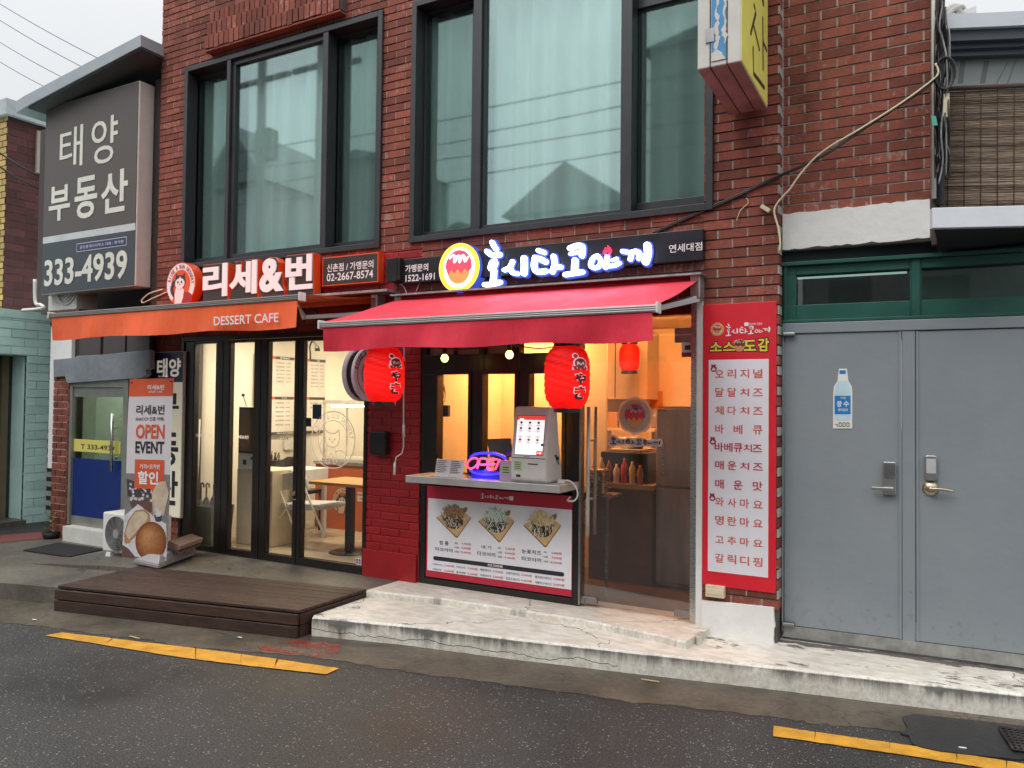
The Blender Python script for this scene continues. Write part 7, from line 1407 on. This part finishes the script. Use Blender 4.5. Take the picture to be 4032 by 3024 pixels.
b = MB(FQ); P = cv([(1460, 630), (1385, 745), (1140, 905), (780, 1145), (440, 1365), (0, 1565)])+[(2900, 770), (2790, 818), (2650, 880), (2570, 918)]; b.tube([(*FQ.px(*p), .0) for p in P], .008, 6, sub=True); b.tube([(*FQ.px(p[0]-6, p[1]+9), .005) for p in P], .005, 6, sub=True); tag(b.build('black_cable', BLACK), 'black cable running diagonally down the brick wall to the lit sign', 'cable')
b = MB(FQ); P = cv([(1440, 560), (1465, 640), (1400, 715), (1140, 905), (800, 1120), (480, 1310), (300, 1480), (170, 1659)])+[(3032+x/2.212, 700+y/2.212) for x, y in [(140, 140), (60, 235), (40, 310), (75, 440), (92, 570), (85, 640)]]; b.tube([(*FQ.px(*p), .012) for p in P], .0065, 6, sub=True); tag(b.build('cream_cable', CREAM), 'cream cable curving down the brick wall to the white band', 'cable')
b = MB(F0); p = F0.px(3014, 822, .02); b.M = F0.M @ Matrix.Translation((p[0], p[1], .015)) @ Matrix.Rotation(rad(-38), 4, 'Z'); b.box(-.035, .035, -.014, .014, 0, .02); tag(b.build('cable_connector', CREAM, bevel=.004), 'small cream connector fixed on the brick under the diagonal cable', 'connector')
b = MB(F0); b.tube([(*F0.px(x, y, .02), .02) for x, y in ((2900, 870), (2915, 830), (2945, 800), (2940, 780))], .003, 5, sub=True); tag(b.build('loose_wire', CREAM), 'thin loose wire end sticking out of the brick', 'wire')

# ------------------------------------------------------------------ street wires and houses across the street (seen in the window glass)
for k, (a, c_) in enumerate((((-60, -22), (420, 246)), ((-60, 42), (380, 292)), ((-60, 128), (300, 331)), ((-60, 205), (240, 372)))):
    FW_ = FY(7+k*.3); A, B_ = FW_.px(*a), FW_.px(*c_); n = 8
    b = MB(FW_); b.tube([(A[0]+(B_[0]-A[0])*i/n, A[1]+(B_[1]-A[1])*i/n-.06*4*(i/n)*(1-i/n), 0) for i in range(n+1)], .012, 5)
    tag(b.build('overhead_wire', mat('lilac wire', (.16, .13, .2), .6)), ('overhead wire crossing the sky, topmost of four', 'overhead wire crossing the sky, second from the top', 'overhead wire crossing the sky, third from the top', 'overhead wire crossing the sky, lowest of four')[k], 'wire', 'overhead wires at the upper left')
for k, (z, s_) in enumerate(((7.45, .0), (7.02, .3), (6.6, -.2), (6.2, .25))):
    b = MB(); b.tube([(-24+i*2.2, -7.5, z+s_*math.sin(i*.7)*.2+.006*(i-9)**2) for i in range(19)], .013, 5)
    tag(b.build('street_wire', BLACK), ('wire over the street mirrored in the windows, highest', 'wire over the street mirrored in the windows, second', 'wire over the street mirrored in the windows, third', 'wire over the street mirrored in the windows, lowest')[k], 'wire', 'wires over the street')
for x, r_, lab in ((-13.9, .14, 'grey utility pole mirrored in the left window, further left'), (-12.0, .18, 'grey utility pole mirrored in the left window, further right')):
    b = MB(); b.tube([(x, -7.6, 0), (x, -7.6, 11)], [r_, r_*.7], 12); b.box(x-.9, x+.9, -7.65, -7.55, 9.2, 9.3); b.box(x-.2, x+.25, -7.9, -7.6, 7.4, 8.1); tag(b.build('utility_pole', mat('pole concrete', (.16, .16, .155), .8)), lab, 'pole', 'poles across the street')
HG = mat('distant grey wall', (.3, .31, .31), .8, var=.15); HR = mat('distant roof', (.17, .18, .18), .8)
def house(x0, x1, y0, y1, h, gab, lab):
    t = thing('house', lab, 'house', ((x0+x1)/2, y0, 0)); b = MB(); b.box(x0, x1, y1, y0, 0, h); b.build('wall', HG, t)
    xm = (x0+x1)/2; b = MB(); b.add([(x0-.2, y0+.2, h), (x1+.2, y0+.2, h), (xm, y0+.2, h+gab), (x0-.2, y1, h), (x1+.2, y1, h), (xm, y1, h+gab)], [(0, 1, 2), (3, 5, 4), (0, 2, 5, 3), (1, 4, 5, 2), (0, 3, 4, 1)]); b.build('roof', HR, t)
    for i in range(3):
        b = MB(); x = x0+.6+i*(x1-x0-1)/3; b.box(x, x+.9, y0-.0, y0+.02, h*.55, h*.55+1.1); b.build('window', HR, t)
house(-10.4, -6.9, -13.5, -19, 6.9, 1.3, 'grey gabled house mirrored low in the right upstairs window')
house(-6.5, -1.5, -13.8, -20, 11.0, .6, 'tall grey house mirrored in the rightmost upstairs pane')
house(-17.4, -15.6, -14, -18, 9.6, .3, 'narrow dark tower mirrored in the left upstairs window')
house(-15.2, -11, -15, -20, 6.6, .8, 'low grey house mirrored in the left upstairs window')
house(-23.6, -20.6, -14, -18, 9.4, 2.2, 'pointed dark house mirrored in the leftmost upstairs pane')
house(-1, 6, -14, -21, 6.5, .7, 'low grey house across the street facing the grey doors')
# small litter
for k, (px_, a, c_) in enumerate(((( 136, 2440), .4, (.75, .74, .7)), ((945, 2510), .15, (.75, .74, .7)), ((530, 2510), 0, (.5, .42, .2)), ((3790, 2945), .2, (.7, .68, .62)), ((2560, 2680), .1, (.5, .42, .2)), ((1230, 2330-70), .3, (.1, .08, .06)))):
    x, y = gnd(*px_, .012); L_ = .035 if k not in (2, 4) else .11; d = Vector((math.cos(a), math.sin(a), 0))*L_/2
    if k == 5: continue
    b = MB(); b.tube([Vector((x, y, .013))-d, Vector((x, y, .013))+d], .004, 6); tag(b.build('cigarette_butt' if k not in (2, 4) else 'wooden_stick', mat('litter %d' % k, c_, .7)), ('white cigarette butt at the left end of the gutter', 'white cigarette butt in front of the deck', 'thin wooden stick by the left yellow line', 'white scrap near the tar patch', 'thin wooden stick below the white step')[k], 'litter')
